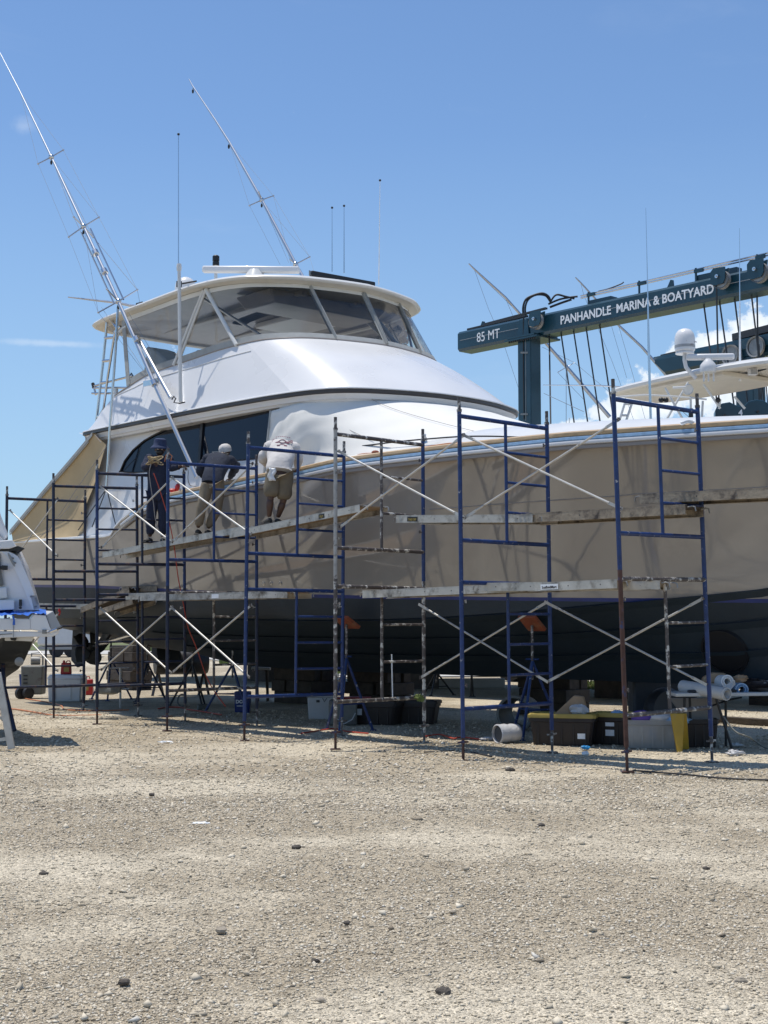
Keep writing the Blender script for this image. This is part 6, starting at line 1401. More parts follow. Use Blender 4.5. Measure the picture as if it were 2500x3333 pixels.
# quarter panel: curved outer face with moulded rib
outer=[(28,1795),(58,1812),(78,1850),(97,1895),(113,1940),(128,1985)]
inner=[(5,1795),(30,1820),(52,1862),(72,1905),(90,1948),(105,1985)]
back=[(70,1795),(78,1812),(95,1850),(108,1895),(120,1935),(131,1975)]
def loft(name,a,b_,da,db,m,sm=60):
    mb=MB(); A1=smooth_tab(a,5); B1=smooth_tab(b_,5); rows=[]
    for p,q in zip(A1,B1): rows.append([wp(lerp(p[0],q[0],j/4),lerp(p[1],q[1],j/4),lerp(da,db,j/4)) for j in range(5)])
    mb.grid(rows,flip=True); return mb.build(name,m,wb,smooth=sm)
loft('quarter_rib',inner,outer,-0.02,0.0,'gel'); loft('quarter_side',outer,back,0.0,1.3,'gel')
loft('transom_wing',[(-60,1795),(-60,1820),(-60,1862),(-60,1905),(-60,1948),(-60,1985)],inner,0.10,-0.0,'gel')
slab('grille_panel',[(101,1942),(118,1938),(130,1978),(110,1984)],-0.015,0.0,'beltgrey')
mb=MB(); mb.tube([wp(98,1942,-0.03),wp(119,1937,0.0)],0.012,n=6); mb.tube([wp(112,1975,-0.03),wp(124,1972,0.0)],0.010,n=6); mb.tube([wp(114,1945,-0.03),wp(122,1966,-0.02)],0.012,n=6); mb.build('grab_handle','steel',wb)
# cleats
def cleat(x,y,ang,par):
    c=wp(x,y,-0.06); d=Vector((math.cos(ang),0,math.sin(ang))); mb=MB(); mb.tube([c-d*0.10,c-d*0.04,c+d*0.04,c+d*0.10],[0.010,0.018,0.018,0.010],n=7); mb.tube([c-d*0.035,c-d*0.035+Vector((0.03,0.05,-0.01))],0.014,n=6); mb.tube([c+d*0.035,c+d*0.035+Vector((0.03,0.05,-0.01))],0.014,n=6); mb.build('cleat','steel',par)
cleat(37,1822,-1.1,wb); cleat(126,2012,-0.95,wb)
# upper moulding and bolster
slab('gunwale_moulding',[(-60,1765),(40,1756),(50,1772),(56,1778),(30,1786),(-60,1788)],-0.05,0.9,'gel',0.015)
slab('gunwale_underside',[(-60,1789),(30,1787),(58,1776),(82,1785),(70,1793),(20,1795),(-60,1797)],0.0,1.0,'black',0.01)
slab('radar_arch',[(-60,1560),(-10,1640),(12,1700),(30,1745),(10,1762),(-60,1768)],0.3,0.55,'gel',0.04)
mb=MB(); mb.tube([wp(-40,1700,0.28),wp(12,1755,0.28)],0.01,n=5); mb.build('panel_joint','beltgrey',wb)
mb=MB(); mb.box(wp(16,1848,-0.05),(0.065,0.06,0.06)); mb.lathe([(0.028,0),(0.022,0.05)],wp(11,1848,-0.05),axis=(-1,0,0),n=10); mb.build('shower_outlet','black',wb)
# steps inside the transom
slab('transom_step',[(-60,1915),(22,1910),(24,1948),(-60,1955)],-0.03,0.3,'gel2',0.02); slab('transom_step',[(-60,1952),(47,1952),(47,1984),(-60,1990)],-0.10,0.3,'gel2',0.015)
slab('bait_freezer_door',[(-60,1800),(0,1800),(2,1850),(12,1905),(-60,1910)],-0.01,0.2,'greyplastic',0.01)
# swim platform
slab('swim_platform',[(-60,2012),(99,2014),(101,2051),(-60,2052)],-0.35,1.2,'gel',0.012)
slab('platform_lip',[(-60,2053),(166,2057),(198,2044),(190,2062),(172,2072),(-60,2078)],-0.33,1.0,'gel',0.012)
slab('platform_corner',[(99,2013),(110,1999),(149,2003),(166,2052),(136,2054),(101,2050)],-0.37,-0.1,'gel',0.01)
mb=MB(); mb.add([wp(110,1999,-0.36),wp(149,2003,-0.36),wp(173,1989,0.3),wp(120,1986,0.4)],[(0,1,2,3)]); mb.build('platform_top','gel',wb,smooth=0)
slab('platform_side_panel',[(150,2002),(173,1989),(198,2038),(167,2050)],-0.34,-0.28,'beltgrey',0.006)
mb=MB(); mb.tube([wp(162,2056,-0.45),wp(182,2048,-0.42),wp(199,2042,-0.25)],0.022,n=8); mb.build('rub_rail','stain',wb)
slab('trim_line',[(-60,2066),(40,2062),(40,2064),(-60,2069)],-0.357,-0.35,'black')
mb=MB(); mb.tube([wp(44,2008,-0.36),wp(44,2076,-0.36)],0.006,n=5); mb.build('panel_joint','beltgrey',wb)
mb=MB(); mb.box(wp(145,2056,-0.38),(0.055,0.03,0.055)); mb.lathe([(0.024,0),(0.02,0.02)],wp(145,2056,-0.39),axis=(0,-1,0),n=12); mb.build('shore_power_inlet','steel',wb)
slab('platform_underside',[(12,2074),(112,2072),(104,2088),(60,2086),(16,2086)],-0.2,0.6,'gel2',0.01)
slab('exhaust_flap',[(32,2072),(56,2072),(52,2086),(36,2084)],-0.24,-0.18,'rubber',0.01)
mb=MB(); mb.lathe([(0.02,0),(0.02,0.02)],wp(67,1978,-0.06),axis=(0,-1,0),n=10); mb.box(wp(67,1962,-0.04),(0.035,0.03,0.09)); mb.build('trim_switch','black',wb)
mb=MB(); mb.tube([wp(108,2078,0.1),wp(96,2100,0.1),wp(92,2118,0.1)],[0.03,0.035,0.02],n=7); mb.build('trim_tab_ram','steel',wb)
# bow part far out of the frame
mb=MB(); mb.box(wp(-560,1900,1.5),(3.6,2.6,1.1)); mb.build('cabin_side','gel',wb,bevel=0.2)
# blue tarp on the platform, cord hanging
mb=MB(); rows=[]; r_=random.Random(9)
for i in range(26):
    x=-60+210*i/25; row=[]
    for j in range(9):
        v=j/8; y=lerp(1986,2008,v)+r_.uniform(-1.6,1.6)*(1 if 0<j<8 else 2); row.append(wp(x+r_.uniform(-1.5,1.5),min(y,2012 if x<95 else 2003),lerp(0.4,-0.40,v))+UP*(0.012+r_.uniform(0,0.025)))
    rows.append(row)
mb.grid(rows,flip=True); tag(mb.build('blue_tarp','bluecloth',None,smooth=70),'crumpled bright blue tarp spread on the white cruiser swim platform','tarp')
mb=MB(); mb.tube([wp(42,2005,-0.42),wp(46,2018,-0.42),wp(45,2034,-0.42)],[0.015,0.012,0.018],n=6); tag(mb.build('blue_strap','bluecloth',None),'short blue strap hanging off the edge of the white cruiser swim platform','strap')
# wooden trestle under the white cruiser
ts=thing('trestle','pale wooden trestle leg under the white cruiser at the left edge','trestle',tuple(onZ(0,2440)))
for px,d_ in (([(-8,2190),(12,2290),(38,2438)],17.9),([(-40,2190),(-55,2300),(-70,2440)],17.9)):
    mb=MB(); mb.bar(W(*px[0],d_),W(*px[2],d_),0.09,0.04,up=Vector((0,1,0))); mb.build('leg','beltgrey' if 0 else 'galv',ts,bevel=0.005)
for y0,y1 in ((2338,2335),(2412,2404)):
    mb=MB(); mb.bar(W(-65,y0+3,17.95),W(30,y1,17.95),0.05,0.04); mb.build('rung','galv',ts)
js=thing('boat_stand','dark steel stand with splayed legs beneath the white cruiser','boat stand',tuple(onZ(20,2400)))
for a,b_ in (((0,2180),(47,2378)),((10,2150),(12,2345)),((-10,2200),(-30,2390))):
    mb=MB(); mb.tube([W(*a,19.6),W(b_[0],b_[1],19.2)],0.03,n=7); mb.build('leg','scafnavy',js)
for c_,h_ in (((-330,2390),0.9),((-600,2380),0.9)):
    g=onZ(c_[0],2330); mb=MB(); mb.box(g+UP*0.5,(0.5,0.5,1.0)); tag(mb.build('timber_block','wood',None,bevel=0.02),'timber block under the white cruiser, '+('nearer its stern' if c_[0]>-400 else 'nearer its bow'),'block')
# ================================================================ stands, blocks and clutter under the yacht
SB=Matrix((A,N,UP)).transposed()
def gpt(x,y): return onZ(x,y,0.0)
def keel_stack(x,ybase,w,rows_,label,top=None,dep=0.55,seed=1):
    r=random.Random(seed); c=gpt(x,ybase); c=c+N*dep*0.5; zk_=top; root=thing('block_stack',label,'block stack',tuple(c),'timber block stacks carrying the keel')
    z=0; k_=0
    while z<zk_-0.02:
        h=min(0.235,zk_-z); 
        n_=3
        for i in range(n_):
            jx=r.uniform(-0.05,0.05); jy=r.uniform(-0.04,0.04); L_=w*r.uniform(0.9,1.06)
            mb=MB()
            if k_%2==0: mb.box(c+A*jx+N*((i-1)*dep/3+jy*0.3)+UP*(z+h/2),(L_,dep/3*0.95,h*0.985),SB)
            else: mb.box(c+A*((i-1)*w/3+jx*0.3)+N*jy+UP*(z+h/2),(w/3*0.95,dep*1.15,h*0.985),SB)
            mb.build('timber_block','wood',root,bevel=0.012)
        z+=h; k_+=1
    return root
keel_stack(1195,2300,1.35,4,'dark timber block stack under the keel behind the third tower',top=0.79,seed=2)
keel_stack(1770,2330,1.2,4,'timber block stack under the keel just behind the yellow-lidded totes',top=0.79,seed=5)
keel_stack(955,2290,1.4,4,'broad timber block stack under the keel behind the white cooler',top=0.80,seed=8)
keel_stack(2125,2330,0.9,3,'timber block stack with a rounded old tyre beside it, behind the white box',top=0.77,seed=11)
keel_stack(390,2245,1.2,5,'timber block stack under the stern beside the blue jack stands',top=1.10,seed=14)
# jack stands: tripod, screw, orange pad
def jack(x,ybase,toppx,padm,legm,label,spread=0.42,D=None,pad=(0.34,0.30),tilt=0.25,yaw=0.0,leg_h=None):
    g0=gpt(x,ybase); t=W(toppx[0],toppx[1],g0.y+0.25); root=thing('jack_stand',label,'jack stand',tuple(g0),'tripod jack stands shoring the big hull')
    apex=Vector((t.x,t.y,leg_h or t.z*0.68)); 
    for k_ in range(3):
        a=yaw+k_*2.094; f=Vector((apex.x+spread*math.cos(a),apex.y+spread*math.sin(a),0.0))
        mb=MB(); mb.tube([apex,f],0.021,n=7); mb.box(f+UP*0.01,(0.09,0.09,0.02)); mb.build('leg',legm,root)
    ring=[Vector((apex.x+spread*0.62*math.cos(yaw+k_*2.094),apex.y+spread*0.62*math.sin(yaw+k_*2.094),apex.z*0.38)) for k_ in range(3)]
    mb=MB(); mb.tube(ring,0.011,n=5,closed=True); mb.build('brace_ring',legm,root)
    mb=MB(); mb.tube([apex-UP*0.25,t],0.019,n=7); mb.build('screw','scafworn',root)
    mb=MB(); mb.tube([apex+UP*0.03-A*0.12,apex+UP*0.03+A*0.12],0.012,n=5); mb.build('handle',legm,root)
    R_=Matrix.Rotation(tilt,3,A)@SB
    mb=MB(); mb.box(t+UP*0.03,(pad[0],pad[1],0.05),R_); mb.build('pad',padm,root,bevel=0.008)
    return root
jack(1080,2385,(1128,2032),'orange','scafblue','blue jack stand with orange pad next to the white cooler',spread=0.42,yaw=0.3,tilt=-0.55)
jack(1690,2410,(1732,2035),'orange','scafblue','blue jack stand with square orange pad behind the second tower',spread=0.45,yaw=0.1,tilt=-0.7,pad=(0.32,0.30))
jack(745,2320,(758,2088),'ylid','scafblue','blue-legged jack stand with yellow pad near the fifth tower',spread=0.5,yaw=-0.9,tilt=-0.5,pad=(0.32,0.12))
jack(330,2280,(362,2080),'orange','scafblue','blue jack stand among clutter under the stern, left of the block stack',spread=0.5,yaw=0.6,tilt=-0.5)
jack(470,2290,(480,2095),'wood','scafnavy','dark jack stand under the stern quarter in front of the block stack',spread=0.42,yaw=0.2,tilt=-0.5)
jack(1420,2265,(1420,2150),'wood','black','thin dark far-side stand seen past the keel, left of the second tower',spread=0.42,yaw=0.2,tilt=0.4)
jack(2010,2245,(2010,2140),'wood','black','thin dark far-side stand seen through the gap near the first tower',spread=0.05,yaw=0.2,tilt=0.4)
jack(1535,2270,(1535,2150),'wood','black','single dark far-side post stand between two stands near the second tower',spread=0.04,yaw=0.0,tilt=0.4)
jack(640,2300,(628,2100),'wood','black','dark stand below the propeller shaft at left centre',spread=0.45,yaw=1.1,tilt=-0.3)
jack(2112,2270,(2112,2150),'wood','black','thin dark far-side stand nearest the white box and table',spread=0.05,yaw=0.0,tilt=0.4)
# totes
def tote(x,y,w,d,h,label,lid='ylid',body='tote',ang=0.0,lidh=0.045,name='storage_tote',stick=()):
    c=gpt(x,y); ca,sa=math.cos(ang),math.sin(ang); X_=Vector((ca,sa,0)); Y_=Vector((-sa,ca,0)); Mx=Matrix((X_,Y_,UP)).transposed(); c=c+Y_*d/2
    root=thing(name,label,'tote',tuple(c)); 
    mb=MB(); 
    def ring_(s,z): return [c+X_*a*w/2*s+Y_*b_*d/2*s+UP*z for a,b_ in ((-1,-0.88),(-0.92,-1),(0.92,-1),(1,-0.88),(1,0.88),(0.92,1),(-0.92,1),(-1,0.88))]
    rows=[ring_(0.86,0.0),ring_(0.87,0.02),ring_(0.96,h*0.82),ring_(1.0,h*0.84),ring_(1.0,h)]; mb.grid(rows,closeu=True); mb.add(rows[0],[tuple(range(7,-1,-1))]); mb.build('body',body,root,smooth=30)
    if lid:
        mb=MB(); rows=[ring_(1.04,h-0.01),ring_(1.04,h+lidh*0.6),ring_(1.0,h+lidh),ring_(0.86,h+lidh),ring_(0.84,h+lidh*0.5)]; mb.grid(rows,closeu=True); mb.add(rows[-1],[tuple(range(8))]); mb.build('lid',lid,root,smooth=30)
    for (u,v,ww,hh) in stick:
        mb=MB(); q=c+X_*(u*w)-Y_*(d/2*0.955+0.004)+UP*(v*h); mb.box(q,(ww,0.003,hh),Mx); mb.build('sticker','letter',root)
    for k_ in range(5):
        mb=MB(); q=c+X_*(-0.36+0.18*k_)*w-Y_*(d/2*0.925); mb.box(q+UP*h*0.42,(0.02,0.02,h*0.72),Mx); mb.build('rib',body,root,smooth=0)
    return root,c,X_,Y_
t1=tote(1828,2428,0.86,0.5,0.37,'large black tote with yellow lid, paper and bags on top, behind the second tower',ang=-0.25,stick=((0.30,0.35,0.10,0.07),))
t2=tote(1985,2424,0.58,0.45,0.37,'smaller black yellow-lidded tote with white labels, between the large tote and clear bin',ang=-0.45,stick=((0.0,0.42,0.12,0.08),(0.0,0.72,0.12,0.05)))
t3=tote(2265,2433,0.60,0.5,0.36,'black bin under the folding table at the foot of the first tower',lid=None,ang=-0.1)
t4=tote(1195,2360,0.95,0.5,0.34,'dark maroon-black tote with a white paper tag behind the third tower',lid='tote',body='tote',ang=-0.35,stick=((-0.15,0.6,0.10,0.10),))
t5=tote(1330,2357,0.9,0.5,0.33,'dark tote with grey tag, right-hand one of the pair behind the third tower',lid='tote',ang=-0.2,stick=((-0.2,0.65,0.10,0.09),))
# clear tub with cloths
r_,c,X_,Y_=tote(2125,2437,0.72,0.5,0.36,'translucent plastic tub full of rags at the foot of the first tower',lid=None,body='clear',ang=-0.15,name='clear_tub')
rg=random.Random(5)
for k_,(mm,l_) in enumerate([('purple','purple cloth lying on top of the clear tub'),('whitebag','crumpled white cloth on the clear tub'),('skyblue','small blue cloth peeking from the clear tub')]):
    mb=MB(); q=c+X_*(-0.12+0.22*k_)+Y_*(-0.12)+UP*(0.39 if k_<2 else 0.36); rows=[]
    for i in range(9):
        a=math.pi*i/8; rows.append([q+Vector((math.sin(a)*math.cos(b_)*0.17*(1+rg.uniform(-0.2,0.2)),math.sin(a)*math.sin(b_)*0.12,math.cos(a)*0.075*(1+rg.uniform(-0.3,0.3)))) for b_ in np.linspace(0,6.283,12,endpoint=False)])
    mb.grid(rows,flip=True,closeu=True); tag(mb.build('cloth',mm,None,smooth=70),l_,'cloth')
for k_ in range(5):
    mb=MB(); q=c+X_*(-0.24+0.12*k_)+UP*0.16+Y_*(-0.05); mb.sphere(q,0.11,8,6,sc=(0.8,1,1.0)); tag(mb.build('stored_cloth',['whitepl','tee','skyblue','khaki','whitepl'][k_],None,smooth=70),['white','light grey','pale blue','khaki','second white'][k_]+' wad of cloth seen dimly inside the clear tub','cloth')
def crumple(name,px,D,r,m,label,cat,sc=(1,0.8,0.8),seed=1,z=None,rough=0.25):
    rr=random.Random(seed); q=W(px[0],px[1],D) if z is None else gpt(px[0],px[1])+UP*z; mb=MB(); rows=[]
    for i in range(10):
        a=math.pi*i/9; rows.append([q+Vector((math.sin(a)*math.cos(b_)*sc[0],math.sin(a)*math.sin(b_)*sc[1],math.cos(a)*sc[2]))*r*(1+rr.uniform(-rough,rough)) for b_ in np.linspace(0,6.283,14,endpoint=False)])
    for e in (0,-1): rows[e]=[sum(rows[e],Vector())/14]*14
    mb.grid(rows,flip=True,closeu=True); return tag(mb.build(name,m,None,smooth=40),label,cat)
Dt1=t1[1].y
crumple('plastic_bag',(1884,2313),Dt1-0.1,0.10,'whitebag','white plastic bag on the yellow lid of the large tote','bag',sc=(1.2,0.8,0.8),seed=3)
mb=MB(); mb.prism([W(1800,2328,Dt1-0.1),W(1868,2264,Dt1-0.05),W(1898,2268,Dt1),W(1905,2300,Dt1),W(1905,2328,Dt1-0.1)],Vector((0.04,0.16,0))); tag(mb.build('paper_sheet','paper',None,bevel=0.01),'folded brown paper sheet standing on the large tote','paper')
crumple('yellow_cloth',(1775,2326),Dt1,0.09,'ylid','dull yellow cloth on the left end of the large tote lid','cloth',sc=(1.8,0.8,0.35),seed=6)
crumple('tape_roll_pile',(2010,2322),t2[1].y,0.07,'skyblue','small blue and white packet on the smaller tote lid','packet',sc=(1.3,0.8,0.6),seed=7)
crumple('glove',(1905,2441),None,0.04,'bluegl','crumpled light blue glove on the gravel in front of the large tote','glove',sc=(1.4,1,0.6),seed=8,z=0.03,rough=0.4)
crumple('scrap_plastic',(2392,2462),None,0.06,'whitebag','crumpled clear plastic scrap on the ground at lower right near the first tower','plastic scrap',sc=(1.5,1,0.6),seed=9,z=0.04,rough=0.45)
crumple('scrap_plastic',(2395,2432),None,0.06,'whitepl','small grey plastic scrap in the shade at far right','plastic scrap',sc=(1.6,1,0.4),seed=10,z=0.03,rough=0.4)
crumple('paper_scrap',(1905,2458),None,0.045,'letter','small white stone-like paper scrap just below the blue glove','paper scrap',sc=(1,1,0.6),seed=12,z=0.02)
crumple('paper_scrap',(540,2418),None,0.05,'letter','white paper scrap on the open gravel before the fifth tower','paper scrap',sc=(2.0,1,0.3),seed=13,z=0.012)
crumple('paper_scrap',(655,2681),None,0.035,'letter','tiny white scrap alone on the open yard','paper scrap',sc=(2.0,1,0.2),seed=14,z=0.006)
crumple('grass_clump',(1366,2272),18.9,0.045,gb,'dry green weed tuft caught at the third tower back leg','weed',sc=(1.3,0.5,0.8),seed=15,rough=0.7)
# yellow folding barricade
yl=thing('barricade','tall narrow yellow folding barricade leaning beside the clear tub','barricade',tuple(gpt(2215,2448)))
for k_,(a,b_) in enumerate((((2183,2325),(2205,2449)),((2228,2325),(2226,2445)))):
    Dq=gpt(2215,2448).y
    mb=MB(); t0_=W(a[0],a[1],Dq+0.12); b0_=W(b_[0],b_[1],Dq); 
    if k_==0: mb.prism([W(2182,2322,Dq+0.12),W(2228,2322,Dq+0.12),W(2222,2452,Dq),W(2205,2452,Dq)],Vector((0,0.04,0)))
    else: mb.prism([W(2184,2322,Dq+0.2),W(2236,2322,Dq+0.2),W(2244,2440,Dq+0.35),W(2222,2440,Dq+0.35)],Vector((0,0.03,0)))
    mb.build('panel','yellow',yl,bevel=0.01)
# folding table with rolls
Dtb=18.2
tb=thing('folding_table','folding work table with pale top carrying rolls of white sheeting at the right edge','table',tuple(W(2370,2042,Dtb)-UP*HC))
mb=MB(); a=W(2199,2262,Dtb); b_=W(2620,2258,Dtb); mb.bar(a+Vector((0,0.3,0)),b_+Vector((0,0.3,0)),0.62,0.045); mb.build('tabletop','whitepl',tb,bevel=0.008)
mb=MB(); q=W(2216,2262,Dtb-0.006); mb.box(q,(0.05,0.006,0.008)); mb.build('handle_slot','black',tb)
zt=a.z
for (x0,x1,d_) in ((2330,2380,0.02),(2362,2360,0.5),(2228,2222,0.1),(2245,2247,0.5),(2560,2520,0.02),(2530,2540,0.5)):
    mb=MB(); p0=W(x0,2270,Dtb+d_); p1=W(x1,2270,Dtb+d_); mb.tube([p0,Vector((p1.x,p1.y-0.0,0.0))],0.018,n=6); mb.build('leg','black',tb)
mb=MB(); mb.tube([W(2315,2298,Dtb+0.3),W(2370,2278,Dtb+0.25),W(2415,2270,Dtb+0.2)],0.012,n=5); mb.tube([W(2440,2270,Dtb+0.2),W(2520,2295,Dtb+0.3)],0.012,n=5); mb.build('brace','black',tb)
def roll(p0,p1,r,m,label,r_in=0.03,layers=2,name='sheet_roll',flare=None):
    root=thing(name,label,'roll',tuple((p0+p1)/2)); ax=(p1-p0).normalized(); L_=(p1-p0).length
    mb=MB(); mb.lathe([(r_in,0.0),(r,0.0),(r*1.02,L_*0.3),(r*0.98,L_*0.7),(r,L_),(r*0.86,L_+0.001),(r*0.84,L_-0.01),(r*0.72,L_+0.008),(r*0.70,L_-0.012),(r*0.58,L_+0.004),(r_in,L_),(r_in,0.0)],p0,axis=ax,n=26,cap=False); mb.build('wound_sheet',m,root,smooth=40)
    return root
p0=W(2222,2234,Dtb+0.35); p1=W(2366,2259,Dtb-0.35); roll(p0,p1,0.082,'whitepl','long white roll of sheeting lying diagonally on the folding table, end towards us',r_in=0.045)
mb=MB(); mb.prism([W(2345,2240,Dtb-0.2),W(2392,2213,Dtb-0.05),W(2394,2228,Dtb-0.05),W(2378,2246,Dtb-0.2)],Vector((0,0.01,0))); tag(mb.build('loose_sheet_flap','whitepl',None),'loose flap of white sheet sticking out behind the long roll end','sheet')
p0=W(2330,2218,Dtb+0.6); p1=W(2368,2218,Dtb+0.15); roll(p0,p1,0.085,'letter','short fat white paper roll behind the long roll on the table',r_in=0.04)
mb=MB(); mb.prism([W(2285,2222,Dtb+0.4),W(2290,2205,Dtb+0.4),W(2320,2190,Dtb+0.4),W(2365,2192,Dtb+0.4),W(2345,2225,Dtb+0.4)],Vector((0.05,0.3,0))); tag(mb.build('brown_paper_bundle','paper',None,bevel=0.02),'bundle of brown kraft paper behind the rolls on the table','paper')
p0=W(2400,2240,Dtb+0.35); p1=W(2415,2245,Dtb+0.1); roll(p0,p1,0.085,'skyblue','fat blue roll of film on the table right of the white rolls',r_in=0.04)
for k_,(x,y,m_,l_) in enumerate([(2262,2250,'bin','small grey tool lying in front of the long roll'),(2385,2250,'cable','short dark offcut between the rolls'),(2470,2235,'tote','dark bag at the right end of the table'),(2490,2222,'whitebag','thin white plastic lying over the dark bag'),(2412,2210,'paper','crumpled brown paper above the blue roll')]):
    crumple('table_clutter' if k_ not in (2,) else 'dark_bag',(x,y),Dtb+(0.05 if k_<2 else 0.25),[0.05,0.04,0.17,0.10,0.07][k_],m_,l_,'clutter' if k_!=2 else 'bag',sc=[(2,0.8,0.4),(1.4,0.8,0.5),(1.3,0.8,0.55),(1.8,0.8,0.25),(1.3,0.8,0.7)][k_],seed=30+k_,rough=0.3)
# pale board and old tyre behind
mb=MB(); mb.prism([W(2180,2272,18.9),W(2345,2272,18.9),W(2345,2345,18.9),W(2230,2345,18.9)],Vector((0,0.04,0))); tag(mb.build('canvas_sheet','taupe',None,bevel=0.01),'dull beige board hanging under the folding table','board')
q=W(2165,2255,20.6); mb=MB(); mb.lathe([(0.16,-0.1),(0.30,-0.12),(0.34,-0.06),(0.34,0.06),(0.30,0.12),(0.16,0.1)],Vector((q.x,q.y,0.34)),axis=(0.5,-1,0.05),n=24); tag(mb.build('old_tyre','rubber',None),'old black tyre standing behind the white box by the first tower','tyre')
c=W(2155,2215,21.2); mb=MB(); mb.box(Vector((c.x,c.y,0.42)),(0.95,0.5,0.70)); tag(mb.build('dark_cabinet','bin',None,bevel=0.04),'dark boxy cabinet in the shade behind the folding table','cabinet')
# buckets and barrel left of tote
bk_=thing('plastic_barrel','translucent grey barrel lying on its side behind the second tower','barrel',tuple(gpt(1690,2400)))
q=gpt(1700,2385)+UP*0.27; mb=MB(); mb.lathe([(0.22,-0.38),(0.235,-0.36),(0.26,0.0),(0.27,0.30),(0.275,0.34),(0.235,0.36)],q+Vector((0,0.35,0)),axis=(-0.35,-1,0),n=26,cap=False); o=mb.build('shell','greyplastic',bk_,smooth=50); so_=o.modifiers.new('s','SOLIDIFY'); so_.thickness=0.012
bu_=thing('bucket','white bucket wrapped in plastic lying on its side in the gravel near the second tower','bucket',tuple(gpt(1640,2418)))
q=gpt(1650,2420)+UP*0.135; ax=Vector((-0.85,-0.5,-0.02)).normalized(); mb=MB(); mb.lathe([(0.001,-0.17),(0.115,-0.17),(0.125,-0.06),(0.115,-0.02),(0.13,0.04),(0.125,0.10),(0.13,0.15),(0.115,0.16),(0.11,0.05),(0.001,0.04)],q,axis=ax,n=24,cap=False); mb.build('wrapped_shell','whitebag',bu_,smooth=40)
mb=MB(); mb.lathe([(0.001,0.0),(0.10,0.0)],q+ax*0.13,axis=ax,n=20,cap=False); mb.build('opening','bin',bu_)
crumple('plastic_bag',(1585,2412),None,0.05,'whitebag','small clear plastic crumpled beside the wrapped bucket','bag',sc=(1.8,1,0.5),seed=21,z=0.03)
# trash barrels behind the third tower
for (x,y,w_,h_,l_,m_) in ((1215,2285,0.26,0.66,'tall dark trash barrel with a bag rim behind the third tower','bin'),(1255,2290,0.24,0.72,'second dark barrel directly right of the bag-rimmed trash barrel','tote')):
    q=gpt(x,y); rt_=thing('trash_barrel',l_,'barrel',tuple(q)); mb=MB(); mb.lathe([(w_*0.82,0),(w_*0.9,h_*0.5),(w_,h_),(w_*0.9,h_),(w_*0.85,h_*0.9)],q,n=22); mb.build('shell',m_,rt_); mb=MB(); mb.lathe([(w_*1.02,h_-0.10),(w_*1.07,h_-0.02),(w_*1.0,h_+0.02),(w_*0.92,h_)],q,n=16,cap=False); mb.build('bag_rim','bin',rt_,smooth=20)
# thin white frame pole
mb=MB(); mb.tube([W(1275,2130,20.4),W(1276,2180,20.4),W(1278,2272,20.4)],0.010,n=6); mb.tube([W(1278,2272,20.4),W(1350,2274,20.2)],0.010,n=6); tag(mb.build('white_pole','letter',None),'thin white L-shaped pole standing behind the third tower','pole')
# white cooler and second box
cl=thing('cooler','white plastic cooler with lid behind the fourth tower legs','cooler',tuple(gpt(1015,2345)))
q=gpt(1018,2342)+N*0.2; Mx=Matrix((Vector((1,-0.12,0)).normalized(),Vector((0.12,1,0)).normalized(),UP)).transposed()
mb=MB(); mb.box(q+UP*0.185,(0.40,0.36,0.37),Mx,taper=1.1); mb.build('body','whitepl',cl,bevel=0.02)
mb=MB(); mb.box(q+UP*0.40,(0.47,0.42,0.06),Mx); mb.build('lid','whitepl',cl,bevel=0.015)
mb=MB(); mb.box(q+UP*0.31-Vector((0.06,0.20,0)),(0.055,0.02,0.04),Mx); mb.build('latch','black',cl)
mb=MB(); mb.tube([q+Vector((0.02,-0.22,0.36)),q+Vector((0.05,-0.25,0.30)),q+Vector((0.09,-0.23,0.36))],0.007,n=5); mb.build('handle','black',cl)
g2=gpt(1095,2362); gb_=thing('grey_box','grey plastic box with a looped cord between the cooler and the third tower','box',tuple(g2)); mb=MB(); mb.box(g2+Vector((0.1,0.2,0.2)),(0.45,0.4,0.4)); mb.build('body','greyplastic',gb_,bevel=0.03)
mb=MB(); mb.tube([g2+Vector((0.0,-0.04,0.12)),g2+Vector((0.12,-0.08,0.03)),g2+Vector((0.25,-0.06,0.10)),g2+Vector((0.30,-0.03,0.2))],0.008,n=5); mb.build('cord','whitepl',gb_)
# red lidded tub
g2=gpt(1130,2310); mb=MB(); mb.box(g2+UP*0.22,(0.9,0.4,0.04)); tag(mb.build('red_tray_cover','red',None,bevel=0.01),'dark red lid lying behind the maroon tote','lid'); mb=MB(); mb.box(g2+UP*0.10,(0.8,0.35,0.2)); tag(mb.build('dark_tray','tote',None),'dark tray beneath the red lid behind the third tower','tray')
# blue bucket with letters, small wheel, cans
g2=gpt(790,2318); bb_=thing('blue_bucket','dark blue square bucket lettered DO behind the fifth tower back leg','bucket',tuple(g2)); mb=MB(); mb.box(g2+UP*0.19,(0.26,0.26,0.38),taper=1.12); mb.build('shell','boot',bb_,bevel=0.02)
mb=MB(); put_text(mb,'DO',0.085,g2+Vector((-0.115,-0.147,0.17)),Vector((1,0,0)),UP,extr=0.001,bold=0.003); mb.build('lettering','letter',bb_,smooth=0); mb=MB(); mb.box(g2+Vector((-0.04,-0.142,0.12)),(0.11,0.004,0.012)); mb.build('underline','letter',bb_)
g2=gpt(592,2300); mb=MB(); mb.tube([g2+UP*0.12+Vector((0.085*math.cos(a),0.02*math.sin(a),0.115*math.sin(a))) for a in np.linspace(0,6.283,20,endpoint=False)],0.016,n=7,closed=True); tag(mb.build('grey_wheel_ring','greyplastic',None),'small upright grey ring wheel on the gravel between the fifth and sixth towers','wheel')
